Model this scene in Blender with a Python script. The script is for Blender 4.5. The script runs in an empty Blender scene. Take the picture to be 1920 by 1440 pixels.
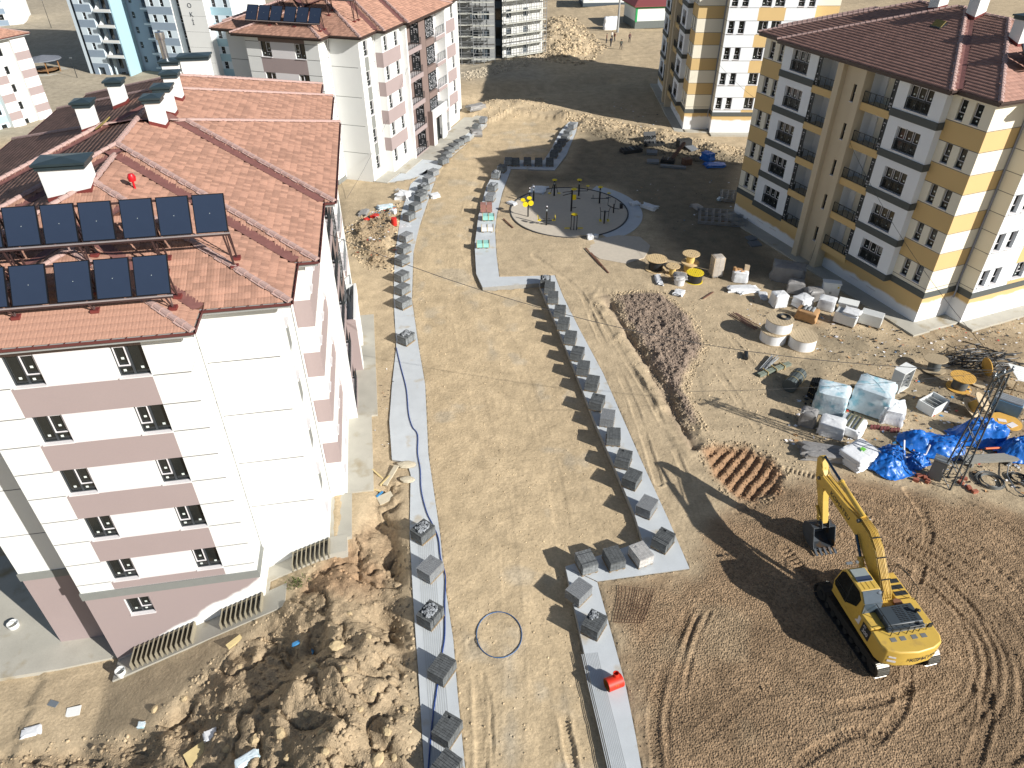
import bpy, math, random
import numpy as np
from mathutils import Vector, Matrix

random.seed(7)
RNG = np.random.default_rng(7)
SC = bpy.context.scene
COL = SC.collection
R = math.radians

# ------------------------------------------------------------------ camera
F_PX, CAM_H = 1350.0, 30.0
_dn = np.array([966.0 - 960, 2545.0 - 720, F_PX]); _dn /= np.linalg.norm(_dn)
_up = -_dn
_fw = np.array([0, 0, 1.0]) - _up * _up[2]; _fw /= np.linalg.norm(_fw)
_rt = np.cross(_fw, _up)
if _rt[0] < 0: _rt = -_rt
CAMW = np.stack([_rt, _fw, _up])            # rows: world x, y, z axes in camera (right, down, forward)
cam = bpy.data.cameras.new("camera")
cam.sensor_width = 36.0
cam.lens = 36.0 * F_PX / 1920.0
cam.clip_start, cam.clip_end = 0.5, 4000.0
camo = bpy.data.objects.new("camera", cam); COL.objects.link(camo)
cr, cd, cf = CAMW[:, 0], CAMW[:, 1], CAMW[:, 2]
camo.matrix_world = Matrix(((cr[0], -cd[0], -cf[0], 0), (cr[1], -cd[1], -cf[1], 0), (cr[2], -cd[2], -cf[2], CAM_H), (0, 0, 0, 1)))
SC.camera = camo

# ------------------------------------------------------------------ sky and sun
SUN_AZ, SUN_EL = -33.0, 28.7                 # azimuth measured from +x, anticlockwise
wd = bpy.data.worlds.new("World"); SC.world = wd; wd.use_nodes = True
nt = wd.node_tree
bg = nt.nodes["Background"]
sky = nt.nodes.new("ShaderNodeTexSky"); sky.sky_type = 'NISHITA'; sky.sun_disc = False
sky.sun_elevation = R(SUN_EL); sky.sun_rotation = R(90 - SUN_AZ)
sky.air_density, sky.dust_density, sky.ozone_density = 1.0, 0.8, 1.0
nt.links.new(sky.outputs[0], bg.inputs[0]); bg.inputs[1].default_value = 0.055
sl = bpy.data.lights.new("sun", 'SUN'); sl.energy = 4.6; sl.angle = R(0.53); sl.color = (1.0, 0.965, 0.91)
so = bpy.data.objects.new("sun", sl); COL.objects.link(so)
so.rotation_euler = Vector((math.cos(R(SUN_AZ)) * math.cos(R(SUN_EL)), math.sin(R(SUN_AZ)) * math.cos(R(SUN_EL)), math.sin(R(SUN_EL)))).to_track_quat('Z', 'Y').to_euler()
so.location = (60, -40, 60)
SC.view_settings.view_transform = 'Standard'; SC.view_settings.look = 'None'
SC.view_settings.exposure = 0.55; SC.view_settings.gamma = 1.0; SC.view_settings.use_curve_mapping = False
SC.render.engine = 'CYCLES'
SC.cycles.max_bounces = 6; SC.cycles.diffuse_bounces = 3; SC.cycles.glossy_bounces = 3; SC.cycles.transparent_max_bounces = 8
SC.cycles.use_denoising = True

# ------------------------------------------------------------------ measuring helper: a pixel of the survey photo -> point at height z
def G(px, py, z=0.0):
    d = CAMW @ np.array([px - 960.0, py - 720.0, F_PX])
    w = d * ((z - CAM_H) / d[2])
    return np.array([w[0], w[1], z])
def GL(pts, z=0.0): return [tuple(G(x, y, z)[:2]) for x, y in pts]

# ------------------------------------------------------------------ materials
def srgb(r, g, b):
    f = lambda c: (c / 255 / 12.92) if c / 255 <= 0.04045 else ((c / 255 + 0.055) / 1.055) ** 2.4
    return (f(r), f(g), f(b))
MATS = {}
def mat(name, col, rough=0.8, metal=0.0, var=0.12, vs=3.0, fine=0.08, fs=40.0, bump=0.0, bs=30.0, coat=0.0, alpha=1.0, spec=0.5, dirt=None, ds=1.2, dt=0.55, stretch=(1, 1, 1), coords='Object', island=0.0):
    if name in MATS: return MATS[name]
    m = bpy.data.materials.new(name); m.use_nodes = True
    n, l = m.node_tree.nodes, m.node_tree.links
    b = n["Principled BSDF"]
    b.inputs["Roughness"].default_value = rough; b.inputs["Metallic"].default_value = metal
    b.inputs["Specular IOR Level"].default_value = spec
    if coat: b.inputs["Coat Weight"].default_value = coat
    tc = n.new("ShaderNodeTexCoord"); mp = n.new("ShaderNodeMapping"); mp.inputs["Scale"].default_value = stretch
    l.new(tc.outputs[coords], mp.inputs[0])
    def noise(s, det=4):
        t = n.new("ShaderNodeTexNoise"); t.inputs["Scale"].default_value = s; t.inputs["Detail"].default_value = det
        l.new(mp.outputs[0], t.inputs["Vector"]); return t.outputs["Fac"]
    def mixv(fac, amt):
        r = n.new("ShaderNodeMapRange"); r.inputs[1].default_value = 0.25; r.inputs[2].default_value = 0.75
        r.inputs[3].default_value = 1 - amt; r.inputs[4].default_value = 1 + amt; l.new(fac, r.inputs[0]); return r.outputs[0]
    cur = None
    def mul(a, v):
        q = n.new("ShaderNodeVectorMath"); q.operation = 'SCALE'
        if isinstance(a, tuple): q.inputs[0].default_value = a
        else: l.new(a, q.inputs[0])
        l.new(v, q.inputs["Scale"]); return q.outputs[0]
    cur = tuple(col)
    if var: cur = mul(cur, mixv(noise(vs), var))
    if fine: cur = mul(cur, mixv(noise(fs, 3), fine))
    if island:
        gi = n.new("ShaderNodeNewGeometry"); cur = mul(cur, mixv(gi.outputs["Random Per Island"], island))
    if dirt:
        r = n.new("ShaderNodeMapRange"); r.inputs[1].default_value = dt; r.inputs[2].default_value = dt + 0.15; l.new(noise(ds, 6), r.inputs[0])
        mx = n.new("ShaderNodeMix"); mx.data_type = 'RGBA'; l.new(r.outputs[0], mx.inputs[0])
        if isinstance(cur, tuple): mx.inputs[6].default_value = (*cur, 1)
        else: l.new(cur, mx.inputs[6])
        mx.inputs[7].default_value = (*dirt, 1); cur = mx.outputs[2]
    if isinstance(cur, tuple): b.inputs["Base Color"].default_value = (*cur, 1)
    else: l.new(cur, b.inputs["Base Color"])
    if bump:
        bp = n.new("ShaderNodeBump"); bp.inputs["Strength"].default_value = 1.0; bp.inputs["Distance"].default_value = bump
        l.new(noise(bs, 5), bp.inputs["Height"]); l.new(bp.outputs[0], b.inputs["Normal"])
    if alpha < 1: b.inputs["Alpha"].default_value = alpha
    MATS[name] = m
    return m

# ------------------------------------------------------------------ mesh builder
class MB:
    def __init__(s): s.v, s.f, s.m = [], [], []
    def vs(s, pts):
        i = len(s.v); s.v.extend([tuple(map(float, p)) for p in pts]); return i
    def poly(s, pts, m=0):
        i = s.vs(pts); s.f.append(tuple(range(i, i + len(pts)))); s.m.append(m)
    def box(s, c, d, m=0, rz=0.0, M=None, taper=1.0):
        hx, hy, hz = d[0] / 2, d[1] / 2, d[2] / 2
        P = [(-hx, -hy, -hz), (hx, -hy, -hz), (hx, hy, -hz), (-hx, hy, -hz)] + [(x * taper, y * taper, hz) for x, y in ((-hx, -hy), (hx, -hy), (hx, hy), (-hx, hy))]
        if M is not None: P = [tuple(M @ Vector(p)) for p in P]
        elif rz:
            ca, sa = math.cos(rz), math.sin(rz); P = [(x * ca - y * sa, x * sa + y * ca, z) for x, y, z in P]
        i = s.vs([(p[0] + c[0], p[1] + c[1], p[2] + c[2]) for p in P])
        for q in ((0, 3, 2, 1), (4, 5, 6, 7), (0, 1, 5, 4), (1, 2, 6, 5), (2, 3, 7, 6), (3, 0, 4, 7)):
            s.f.append(tuple(i + k for k in q)); s.m.append(m)
    def bar(s, p, q, w, h=None, m=0, up=(0, 0, 1)):
        p, q = Vector(p), Vector(q); d = q - p; L = d.length
        if L < 1e-6: return
        d /= L; u = Vector(up)
        if abs(d.dot(u)) > 0.98: u = Vector((1, 0, 0))
        x = d.cross(u).normalized(); y = x.cross(d)
        M = Matrix((x, d, y)).transposed()
        s.box((p + q) / 2, (w, L, h or w), m, M=M)
    def tube(s, pts, r, n=6, m=0, cap=True, closed=False):
        pts = [Vector(p) for p in pts]; N = len(pts); rings = []
        rr = r if hasattr(r, '__len__') else [r] * N
        px = None
        for k, p in enumerate(pts):
            if closed: t = pts[(k + 1) % N] - pts[k - 1]
            else: t = pts[min(k + 1, N - 1)] - pts[max(k - 1, 0)]
            t.normalize()
            a = Vector((0, 0, 1)) if px is None else px
            if abs(t.dot(a)) > 0.95: a = Vector((1, 0, 0)) if abs(t.x) < 0.9 else Vector((0, 1, 0))
            x = (a - t * a.dot(t)).normalized(); y = t.cross(x); px = x
            rings.append(s.vs([p + (x * math.cos(2 * math.pi * j / n) + y * math.sin(2 * math.pi * j / n)) * rr[k] for j in range(n)]))
        for k in range(N if closed else N - 1):
            a, b = rings[k], rings[(k + 1) % N]
            for j in range(n):
                s.f.append((a + j, a + (j + 1) % n, b + (j + 1) % n, b + j)); s.m.append(m)
        if cap and not closed:
            s.f.append(tuple(rings[0] + j for j in reversed(range(n)))); s.m.append(m)
            s.f.append(tuple(rings[-1] + j for j in range(n))); s.m.append(m)
    def lathe(s, prof, n=20, m=0, c=(0, 0, 0), M=None, mats=None):
        rings = []
        for r, z in prof:
            P = [Vector((r * math.cos(2 * math.pi * j / n), r * math.sin(2 * math.pi * j / n), z)) for j in range(n)]
            if M is not None: P = [M @ p for p in P]
            rings.append(s.vs([p + Vector(c) for p in P]))
        for k in range(len(prof) - 1):
            a, b = rings[k], rings[k + 1]
            mm = mats[k] if mats else m
            for j in range(n):
                s.f.append((a + j, a + (j + 1) % n, b + (j + 1) % n, b + j)); s.m.append(mm)
        if prof[0][0] > 1e-4: s.f.append(tuple(rings[0] + j for j in reversed(range(n)))); s.m.append(mats[0] if mats else m)
        if prof[-1][0] > 1e-4: s.f.append(tuple(rings[-1] + j for j in range(n))); s.m.append(mats[-1] if mats else m)
    def prism(s, pts, z0, z1, m=0, mside=None):
        n = len(pts)
        if sum(pts[i][0] * pts[(i + 1) % n][1] - pts[(i + 1) % n][0] * pts[i][1] for i in range(n)) < 0: pts = pts[::-1]
        a = s.vs([(x, y, z0) for x, y in pts]); b = s.vs([(x, y, z1) for x, y in pts])
        s.f.append(tuple(b + j for j in range(n))); s.m.append(m)
        s.f.append(tuple(a + j for j in reversed(range(n)))); s.m.append(m)
        for j in range(n):
            k = (j + 1) % n
            s.f.append((a + j, a + k, b + k, b + j)); s.m.append(m if mside is None else mside)
    def prismM(s, pts, t, M, m=0):
        """2-D outline in the (x, z) plane, thickness t along y (centred), placed by 4x4 matrix M"""
        n = len(pts)
        if sum(pts[i][0] * pts[(i + 1) % n][1] - pts[(i + 1) % n][0] * pts[i][1] for i in range(n)) < 0: pts = pts[::-1]
        a = s.vs([M @ Vector((x, -t / 2, z)) for x, z in pts]); b = s.vs([M @ Vector((x, t / 2, z)) for x, z in pts])
        s.f.append(tuple(a + j for j in range(n))); s.m.append(m)
        s.f.append(tuple(b + j for j in reversed(range(n)))); s.m.append(m)
        for j in range(n):
            k = (j + 1) % n
            s.f.append((a + k, a + j, b + j, b + k)); s.m.append(m)
    def mesh(s, name, mats, smooth=None):
        me = bpy.data.meshes.new(name)
        me.from_pydata(s.v, [], s.f)
        for mt in mats: me.materials.append(mt)
        if any(s.m): me.polygons.foreach_set("material_index", np.array(s.m, dtype=np.int32))
        if smooth is not None:
            me.shade_smooth(); me.set_sharp_from_angle(angle=R(smooth))
        me.update()
        return me
    def build(s, name, mats, parent=None, smooth=None, loc=None, kind=None):
        if not isinstance(mats, (list, tuple)): mats = [mats]
        return link(name, s.mesh(name, mats, smooth), parent, loc, kind)
def link(name, me, parent=None, loc=None, kind=None, rz=None, scale=None):
    o = bpy.data.objects.new(name, me); COL.objects.link(o)
    if parent is not None: o.parent = parent
    if loc is not None: o.location = tuple(map(float, loc))
    if rz is not None: o.rotation_euler = (0, 0, rz)
    if scale is not None: o.scale = scale
    if kind: o["kind"] = kind
    return o
def fastmesh(name, V, F, mats, smooth=False, attr=None):
    """numpy mesh with faces of one size"""
    me = bpy.data.meshes.new(name); V = np.asarray(V, np.float32); F = np.asarray(F, np.int32); k = F.shape[1]
    me.vertices.add(len(V)); me.vertices.foreach_set("co", V.ravel())
    me.loops.add(F.size); me.loops.foreach_set("vertex_index", F.ravel())
    me.polygons.add(len(F)); me.polygons.foreach_set("loop_start", np.arange(0, F.size, k, dtype=np.int32))
    me.update(calc_edges=True)
    for mt in (mats if isinstance(mats, (list, tuple)) else [mats]): me.materials.append(mt)
    if smooth: me.shade_smooth()
    if attr is not None:
        a = me.color_attributes.new("soil", 'FLOAT_COLOR', 'POINT'); a.data.foreach_set("color", np.asarray(attr, np.float32).ravel())
    return me
def thing(name, label, cat, loc=(0, 0, 0), rz=0.0, group=None):
    o = bpy.data.objects.new(name, None); COL.objects.link(o); o.empty_display_size = 0.3
    o.location = tuple(map(float, loc)); o.rotation_euler = (0, 0, rz)
    o["label"] = label; o["category"] = cat
    if group: o["group"] = group
    return o
def tag(o, label, cat, group=None):
    o["label"] = label; o["category"] = cat
    if group: o["group"] = group
    return o
def copy_tree(o, parent=None):
    c = o.copy(); COL.objects.link(c)
    if parent is not None: c.parent = parent
    for ch in list(o.children): copy_tree(ch, c)
    return c

# ------------------------------------------------------------------ noise
def _h(ix, iy, seed):
    n = (ix.astype(np.int64) * 374761393 + iy.astype(np.int64) * 668265263 + seed * 974711) & 0xFFFFFFFF
    n = ((n ^ (n >> 13)) * 1274126177) & 0xFFFFFFFF
    return ((n ^ (n >> 16)) & 0xFFFF) / 65535.0
def vnoise(x, y, seed=0):
    ix, iy = np.floor(x), np.floor(y); fx, fy = x - ix, y - iy
    fx = fx * fx * (3 - 2 * fx); fy = fy * fy * (3 - 2 * fy)
    a, b = _h(ix, iy, seed), _h(ix + 1, iy, seed); c, d = _h(ix, iy + 1, seed), _h(ix + 1, iy + 1, seed)
    return (a + (b - a) * fx) * (1 - fy) + (c + (d - c) * fx) * fy
def fbm(x, y, seed=0, o=4, g=0.5):
    s = np.zeros_like(x); a, t = 1.0, 0.0
    for k in range(o):
        s += a * (vnoise(x, y, seed + k * 17) * 2 - 1); t += a; a *= g; x, y = x * 2.03 + 5.1, y * 2.03 + 3.7
    return s / t
def sst(e0, e1, x):
    t = np.clip((x - e0) / (e1 - e0), 0, 1); return t * t * (3 - 2 * t)
def sdf(poly, X, Y):
    """signed distance, positive inside"""
    ins = np.zeros(X.shape, bool); dm = np.full(X.shape, 1e9)
    n = len(poly)
    for i in range(n):
        x0, y0 = poly[i]; x1, y1 = poly[(i + 1) % n]
        c = ((y0 > Y) != (y1 > Y))
        with np.errstate(divide='ignore', invalid='ignore'):
            xi = (x1 - x0) * (Y - y0) / (y1 - y0 + 1e-12) + x0
        ins ^= c & (X < xi)
        dx, dy = x1 - x0, y1 - y0; L = dx * dx + dy * dy + 1e-12
        t = np.clip(((X - x0) * dx + (Y - y0) * dy) / L, 0, 1)
        dm = np.minimum(dm, np.hypot(X - x0 - t * dx, Y - y0 - t * dy))
    return np.where(ins, dm, -dm)
def pline(pts, X, Y):
    """distance to a polyline, side sign and arc length at the nearest point"""
    dm = np.full(X.shape, 1e9); sg = np.zeros(X.shape); sl_ = np.zeros(X.shape); acc = 0.0
    for (x0, y0), (x1, y1) in zip(pts[:-1], pts[1:]):
        dx, dy = x1 - x0, y1 - y0; L2 = dx * dx + dy * dy + 1e-12; L = math.sqrt(L2)
        t = np.clip(((X - x0) * dx + (Y - y0) * dy) / L2, 0, 1)
        ex, ey = X - x0 - t * dx, Y - y0 - t * dy; d = np.hypot(ex, ey)
        k = d < dm
        dm = np.where(k, d, dm); sg = np.where(k, np.sign(dx * ey - dy * ex), sg); sl_ = np.where(k, acc + t * L, sl_); acc += L
    return dm, sg, sl_
def smooth_line(pts, n=6):
    """Catmull-Rom through points"""
    P = [np.array(p, float) for p in pts]; P = [2 * P[0] - P[1]] + P + [2 * P[-1] - P[-2]]; out = []
    for i in range(1, len(P) - 2):
        for k in range(n):
            t = k / n; a, b, c, d = P[i - 1], P[i], P[i + 1], P[i + 2]
            out.append(0.5 * ((2 * b) + (-a + c) * t + (2 * a - 5 * b + 4 * c - d) * t * t + (-a + 3 * b - 3 * c + d) * t ** 3))
    out.append(P[-2]); return [tuple(p) for p in out]
# ================================================================== GROUND
LB_O, LB_TH = np.array([-13.46, 23.9]), 9.8        # near-left pink block: front corner and bearing
L2_O, L2_TH = np.array([-19.72, 78.36]), -17.2     # second pink block
RB_O, RB_TH = np.array([31.62, 48.37]), 22.0       # near-right yellow block
R2_O, R2_TH = np.array([22.85, 97.42]), -1.3       # second yellow block
def loc2w(O, th, u, v):
    c, s = math.cos(R(th)), math.sin(R(th)); return (O[0] + c * u - s * v, O[1] + s * u + c * v)
def w2loc(O, th, X, Y):
    c, s = math.cos(R(th)), math.sin(R(th)); return (X - O[0]) * c + (Y - O[1]) * s, -(X - O[0]) * s + (Y - O[1]) * c

ROAD = GL([(800, 1480), (868, 1440), (858, 1300), (850, 1200), (835, 1100), (825, 1000), (803, 850), (797, 720), (785, 650), (772, 560), (775, 470), (785, 420), (810, 350), (845, 290), (895, 245), (915, 228), (960, 215), (1068, 226), (1050, 250), (1020, 300), (945, 308), (912, 350), (898, 400), (890, 460), (893, 512), (902, 532), (1010, 532), (1045, 612), (1080, 700), (1115, 790), (1150, 870), (1190, 965), (1205, 1015), (1060, 1058), (1075, 1130), (1088, 1190), (1112, 1300), (1145, 1440), (1160, 1480)])
MOUND = GL([(1150, 552), (1190, 545), (1242, 548), (1290, 590), (1326, 650), (1300, 688), (1285, 730), (1318, 800), (1290, 800), (1262, 750), (1225, 690), (1185, 620)])
TRENCH = GL([(1136, 556), (1165, 602), (1196, 652), (1222, 692), (1250, 742), (1280, 800), (1300, 835)])
SCRAPE = GL([(1308, 838), (1345, 828), (1400, 832), (1440, 850), (1478, 890), (1462, 925), (1420, 948), (1370, 930), (1330, 890)])
BROWN = GL([(1128, 1098), (1292, 1072), (1330, 975), (1400, 935), (1478, 905), (1560, 890), (1700, 915), (1800, 935), (1925, 960), (2100, 990), (2200, 1600), (1260, 1600), (1205, 1430), (1165, 1270)])
HEAP = GL([(650, 430), (690, 405), (742, 385), (750, 420), (736, 470), (735, 505), (690, 500), (665, 470)])
LSLOPE = GL([(-300, 1290), (230, 1265), (350, 1190), (500, 1110), (560, 1060), (660, 985), (700, 900), (764, 880), (772, 1060), (782, 1250), (796, 1500), (-400, 1600)], 0.0)
SANDFAR = GL([(640, 372), (700, 360), (740, 332), (800, 300), (760, 380), (700, 400), (650, 425)])
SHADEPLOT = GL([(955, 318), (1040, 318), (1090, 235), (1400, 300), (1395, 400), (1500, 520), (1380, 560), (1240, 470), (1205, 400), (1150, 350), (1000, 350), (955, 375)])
BERM = GL([(1075, 222), (1140, 236), (1210, 252), (1290, 272), (1400, 300)])
DITCH = GL([(880, 188), (960, 172), (1050, 160), (1135, 148)])
TROAD = GL([(860, 175), (1000, 150), (1140, 118), (1260, 100)])
RUBBLE = GL([(1000, 110), (1015, 40), (1060, 30), (1120, 90), (1085, 118)])
YARD = GL([(1400, 640), (1520, 600), (1700, 640), (1930, 590), (1930, 930), (1760, 905), (1500, 870), (1470, 760)])
TRACKS = []
def _trk(pts, w=0.5, dep=0.05, tread=0.03, per=0.22, herr=False):
    TRACKS.append((smooth_line(GL(pts)), w, dep, tread, per, herr))
# haul-road wheel ruts
_trk([(905, 1460), (897, 1290), (885, 1200)], 0.5, 0.05, 0.02, 0.2)
_trk([(1080, 1460), (1055, 1330), (1042, 1240)], 0.45, 0.09, 0.05, 0.17)
_trk([(920, 1460), (918, 1340), (905, 1260)], 0.25, 0.07, 0.02, 0.2)
_trk([(960, 1450), (965, 1200), (935, 900), (870, 640), (850, 480), (905, 310)], 0.9, 0.014, 0.0)
_trk([(1060, 1000), (1030, 850), (975, 680), (915, 560), (870, 430), (905, 300)], 0.9, 0.014, 0.0)
# lane between pavement and mound
_trk([(1235, 905), (1180, 740), (1120, 620), (1085, 545), (1000, 480)], 0.5, 0.05, 0.0)
_trk([(1290, 900), (1225, 760), (1165, 660), (1110, 570)], 0.4, 0.05, 0.0)
_trk([(1110, 540), (1200, 560), (1300, 640), (1420, 800)], 0.5, 0.03, 0.015, 0.25)
_trk([(1090, 560), (1240, 545), (1340, 600), (1480, 780)], 0.5, 0.03, 0.015, 0.25)
# tyre prints by the ribbed pavement
_trk([(1232, 1440), (1226, 1345), (1244, 1260), (1270, 1195), (1292, 1150)], 0.5, 0.04, 0.05, 0.16, True)
_trk([(1255, 1440), (1250, 1340), (1268, 1270), (1290, 1200), (1308, 1155)], 0.26, 0.06, 0.0)
_trk([(1280, 1320), (1292, 1250), (1312, 1190), (1330, 1150)], 0.18, 0.07, 0.0)
# crawler slews round the digger
for _r, _a0, _a1 in ((5.2, -55, 70), (5.9, -50, 78), (6.9, -62, 64), (7.6, -45, 72), (8.7, -58, 60), (9.6, -40, 66), (11.0, -30, 50), (12.2, -20, 55)):
    _c = (16.9 + 0.3 * math.sin(_r), 20.6 + 0.3 * math.cos(3 * _r))
    TRACKS.append(([(_c[0] + _r * math.cos(R(a)), _c[1] + _r * math.sin(R(a))) for a in np.linspace(_a0, _a1, 24)], 0.34, 0.06, 0.03, 0.24, False))
_trk([(1500, 1430), (1600, 1375), (1690, 1390), (1740, 1440)], 0.5, 0.05, 0.05, 0.24)
_trk([(1640, 1390), (1690, 1330), (1700, 1250), (1690, 1180)], 0.5, 0.05, 0.04, 0.24)
_trk([(1560, 1330), (1660, 1310), (1760, 1260)], 0.5, 0.05, 0.03, 0.24)
_trk([(1820, 1440), (1850, 1340), (1840, 1250)], 0.6, 0.06, 0.04, 0.24)
_trk([(1475, 880), (1540, 900), (1600, 935)], 0.5, 0.05, 0.06, 0.26)
_trk([(1470, 1030), (1520, 1085), (1560, 1120)], 0.6, 0.05, 0.06, 0.26)
_trk([(1380, 960), (1490, 930), (1600, 960), (1700, 1010)], 0.4, 0.03, 0.04, 0.26)
_trk([(1700, 920), (1740, 990), (1720, 1090)], 0.5, 0.06, 0.03, 0.24)
_trk([(1320, 1380), (1420, 1300), (1560, 1290)], 0.6, 0.03, 0.03, 0.26)

def ground_z(X, Y, fine=False):
    X = np.asarray(X, float); Y = np.asarray(Y, float)
    z = 0.10 * fbm(X / 7, Y / 7, 3, 3) + 0.03 * fbm(X / 1.3, Y / 1.3, 9, 2)
    u, v = w2loc(LB_O, LB_TH, X, Y)
    s = -0.43 * np.clip(4.2 - u, 0, 12.6) * sst(58, 38, v)
    s = np.where(u < -12, np.minimum(s, -5.6 * sst(58, 38, v)), s)
    s = s * sst(7.5, 4.0, u) if False else s
    farl = -9.3 * sst(26, 46, -X) * sst(55, 90, Y)
    z = z + np.minimum(s, farl)
    # lower left slope: furrowed spoil
    sl_ = sst(0.0, 1.2, sdf(LSLOPE, X, Y))
    n1 = fbm(u / 2.6 + 0.4 * v / 2.6, v / 4.2, 21, 4); n2 = fbm(X / 0.9, Y / 0.9, 25, 5, .6); n3 = fbm((u + v) / 1.5, (v - u) / 2.6, 29, 3)
    rg_ = 1 - np.abs(fbm((u * .8 + v * .6) / 2.1, (v * .8 - u * .6) / 5.5, 27, 4)) * 2.2
    z = z + sl_ * (0.62 * n1 - 0.30 * np.abs(n1) ** 0.7 + 0.27 * n2 + 0.42 * rg_ - .25 - .3 * np.exp(-(n3 / .07) ** 2))
    for px_, py_, a_, w_ in ((560, 1290, 1.0, .9), (640, 1300, .8, 1.0), (700, 1230, .7, .8), (640, 1400, .9, .9), (740, 1390, .8, .8), (590, 1205, -.9, .55), (530, 1340, .6, .8), (725, 1300, .5, .6)):
        gx_, gy_ = G(px_, py_, -.6)[:2]; z = z + a_ * np.exp(-((X - gx_) ** 2 + (Y - gy_) ** 2) / w_ ** 2)
    # haul road sits lower than the kerbs
    rd = sdf(ROAD, X, Y); rm = sst(-0.26, -0.08, rd)
    z = z * (1 - rm) + rm * (-0.16 - 0.16 * sst(0, 5, X + 0.12 * (Y - 14)) + 0.05 * fbm(X / 3, Y / 6, 31, 3) + 0.02 * fbm(X / 0.6, Y / 0.9, 33, 2))
    # spoil mound, trench, scrape, heap
    m = sst(-0.1, 0.9, sdf(MOUND, X, Y)); z = z + m * (0.04 + 0.36 * np.abs(fbm(X / 0.6, Y / 0.6, 41, 4)) + 0.22 * fbm(X / 2.2, Y / 2.2, 43, 3))
    d, sg, al = pline(TRENCH, X, Y); wob = 0.22 * fbm(X / 1.1, Y / 1.1, 47, 3)
    z = z - 0.42 * (.55 + .6 * vnoise(al / 1.4, al * 0, 48)) * np.exp(-((d + 1.6 * wob) / 0.34) ** 2) * sst(0, 1.5, al) + 0.20 * (.3 + fbm(X / 1.6, Y / 1.6, 49, 3)) * np.exp(-((d - 0.95 + 2 * wob) / 0.4) ** 2)
    m = sst(0.0, 0.8, sdf(SCRAPE, X, Y)); q = (X - 9.7) * -.77 + (Y - 33) * .64
    z = z - m * (0.28 + 0.10 * np.sin(q * 2 * math.pi / 0.62 + 1.2 * fbm(X / 2, Y / 2, 51, 2)) + 0.05 * fbm(X / 0.6, Y / 0.6, 53, 3))
    m = sst(0.0, 1.2, sdf(HEAP, X, Y)); z = z + m * (0.35 + 0.45 * fbm(X / 1.2, Y / 1.2, 55, 4))
    br = sst(-0.4, 1.0, sdf(BROWN, X, Y)); z = z + br * (0.06 + 0.05 * fbm(X / 1.4, Y / 1.4, 57, 4))
    # far berms and ditch
    d, sg, al = pline(BERM, X, Y); z = z + (0.8 + 0.9 * fbm(X / 2.5, Y / 2.5, 61, 4)) * np.exp(-(d / 2.6) ** 2) * 0.8
    d, sg, al = pline(DITCH, X, Y); z = z - 0.9 * np.exp(-(d / 2.6) ** 2)
    fx, fy = G(945, 205)[:2]; z = z + 1.0 * np.exp(-(((X - fx) / 7) ** 2 + ((Y - fy) / 3.5) ** 2)) * (1 + 0.5 * fbm(X / 2, Y / 2, 63, 3))
    m = sst(0, 3, sdf(RUBBLE, X, Y)); z = z + m * (0.7 + 1.1 * fbm(X / 3, Y / 3, 65, 5))
    rr_ = np.hypot(X - 17.0, Y - 20.6); aa_ = np.arctan2(Y - 20.6, X - 17.0)
    z = z + br * 0.045 * np.sin(rr_ * 2 * math.pi / 0.46 + 2.2 * fbm(X / 2.2, Y / 2.2, 91, 3)) * sst(3.6, 5, rr_) * sst(-1.5, -1.1, aa_) * sst(1.6, 1.1, aa_) * sst(.42, .62, vnoise(X / 1.7 + 40, Y / 1.7, 93))
    z = z + sst(150, 230, Y) * 2.2 * fbm(X / 30, Y / 30, 67, 3) + 0.25 * sst(90, 120, Y) * fbm(X / 5, Y / 5, 69, 3)
    z = z - 0.5 * sst(-1, -9, X) * sst(120, 140, Y) * sst(175, 150, Y)
    sp = sst(0, 2, sdf(SHADEPLOT, X, Y)); z = z + sp * 0.10 * fbm(X / 1.8, Y / 1.8, 71, 4)
    dp = np.full(X.shape, -9.0)
    for pw in PAVEW:
        b_ = (X > min(p[0] for p in pw) - 2) & (X < max(p[0] for p in pw) + 2) & (Y > min(p[1] for p in pw) - 2) & (Y < max(p[1] for p in pw) + 2)
        if b_.any(): dp[b_] = np.maximum(dp[b_], sdf(pw, X[b_], Y[b_]))
    z = np.where((dp > -1.2) & (rd < 0), np.minimum(z, 0.02 + 0.5 * np.clip(-dp - .05, 0, 2)), z)
    z = np.where(dp > 0.05, np.minimum(z, -0.42), z)
    if fine:
        for pts, w, dep, tread, per, herr in TRACKS:
            xs = [p[0] for p in pts]; ys = [p[1] for p in pts]
            k = np.nonzero((X > min(xs) - 1) & (X < max(xs) + 1) & (Y > min(ys) - 1) & (Y < max(ys) + 1))
            if not len(k[0]): continue
            d, sg, al = pline(pts, X[k], Y[k]); d = d + 0.05 * fbm(X[k] / 0.8, Y[k] / 0.8, 73, 2)
            fade = (0.10 + 0.9 * sst(0.25, 0.65, vnoise(al / 1.7, np.zeros_like(al) + w * 9, 75)))
            inn = sst(w / 2 + 0.04, w / 2 - 0.05, d); lip = np.exp(-((d - w / 2 - 0.07) / 0.07) ** 2)
            ph = al / per + (np.abs(d) * 2.6 if herr else 0)
            z[k] = z[k] + fade * (-dep * inn + 0.7 * dep * lip + tread * inn * np.sin(2 * math.pi * ph))
        z = z + 0.018 * fbm(X / 0.3, Y / 0.3, 77, 3)
    return z
def gz(x, y): return float(ground_z(np.array([x]), np.array([y]))[0])

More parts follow.
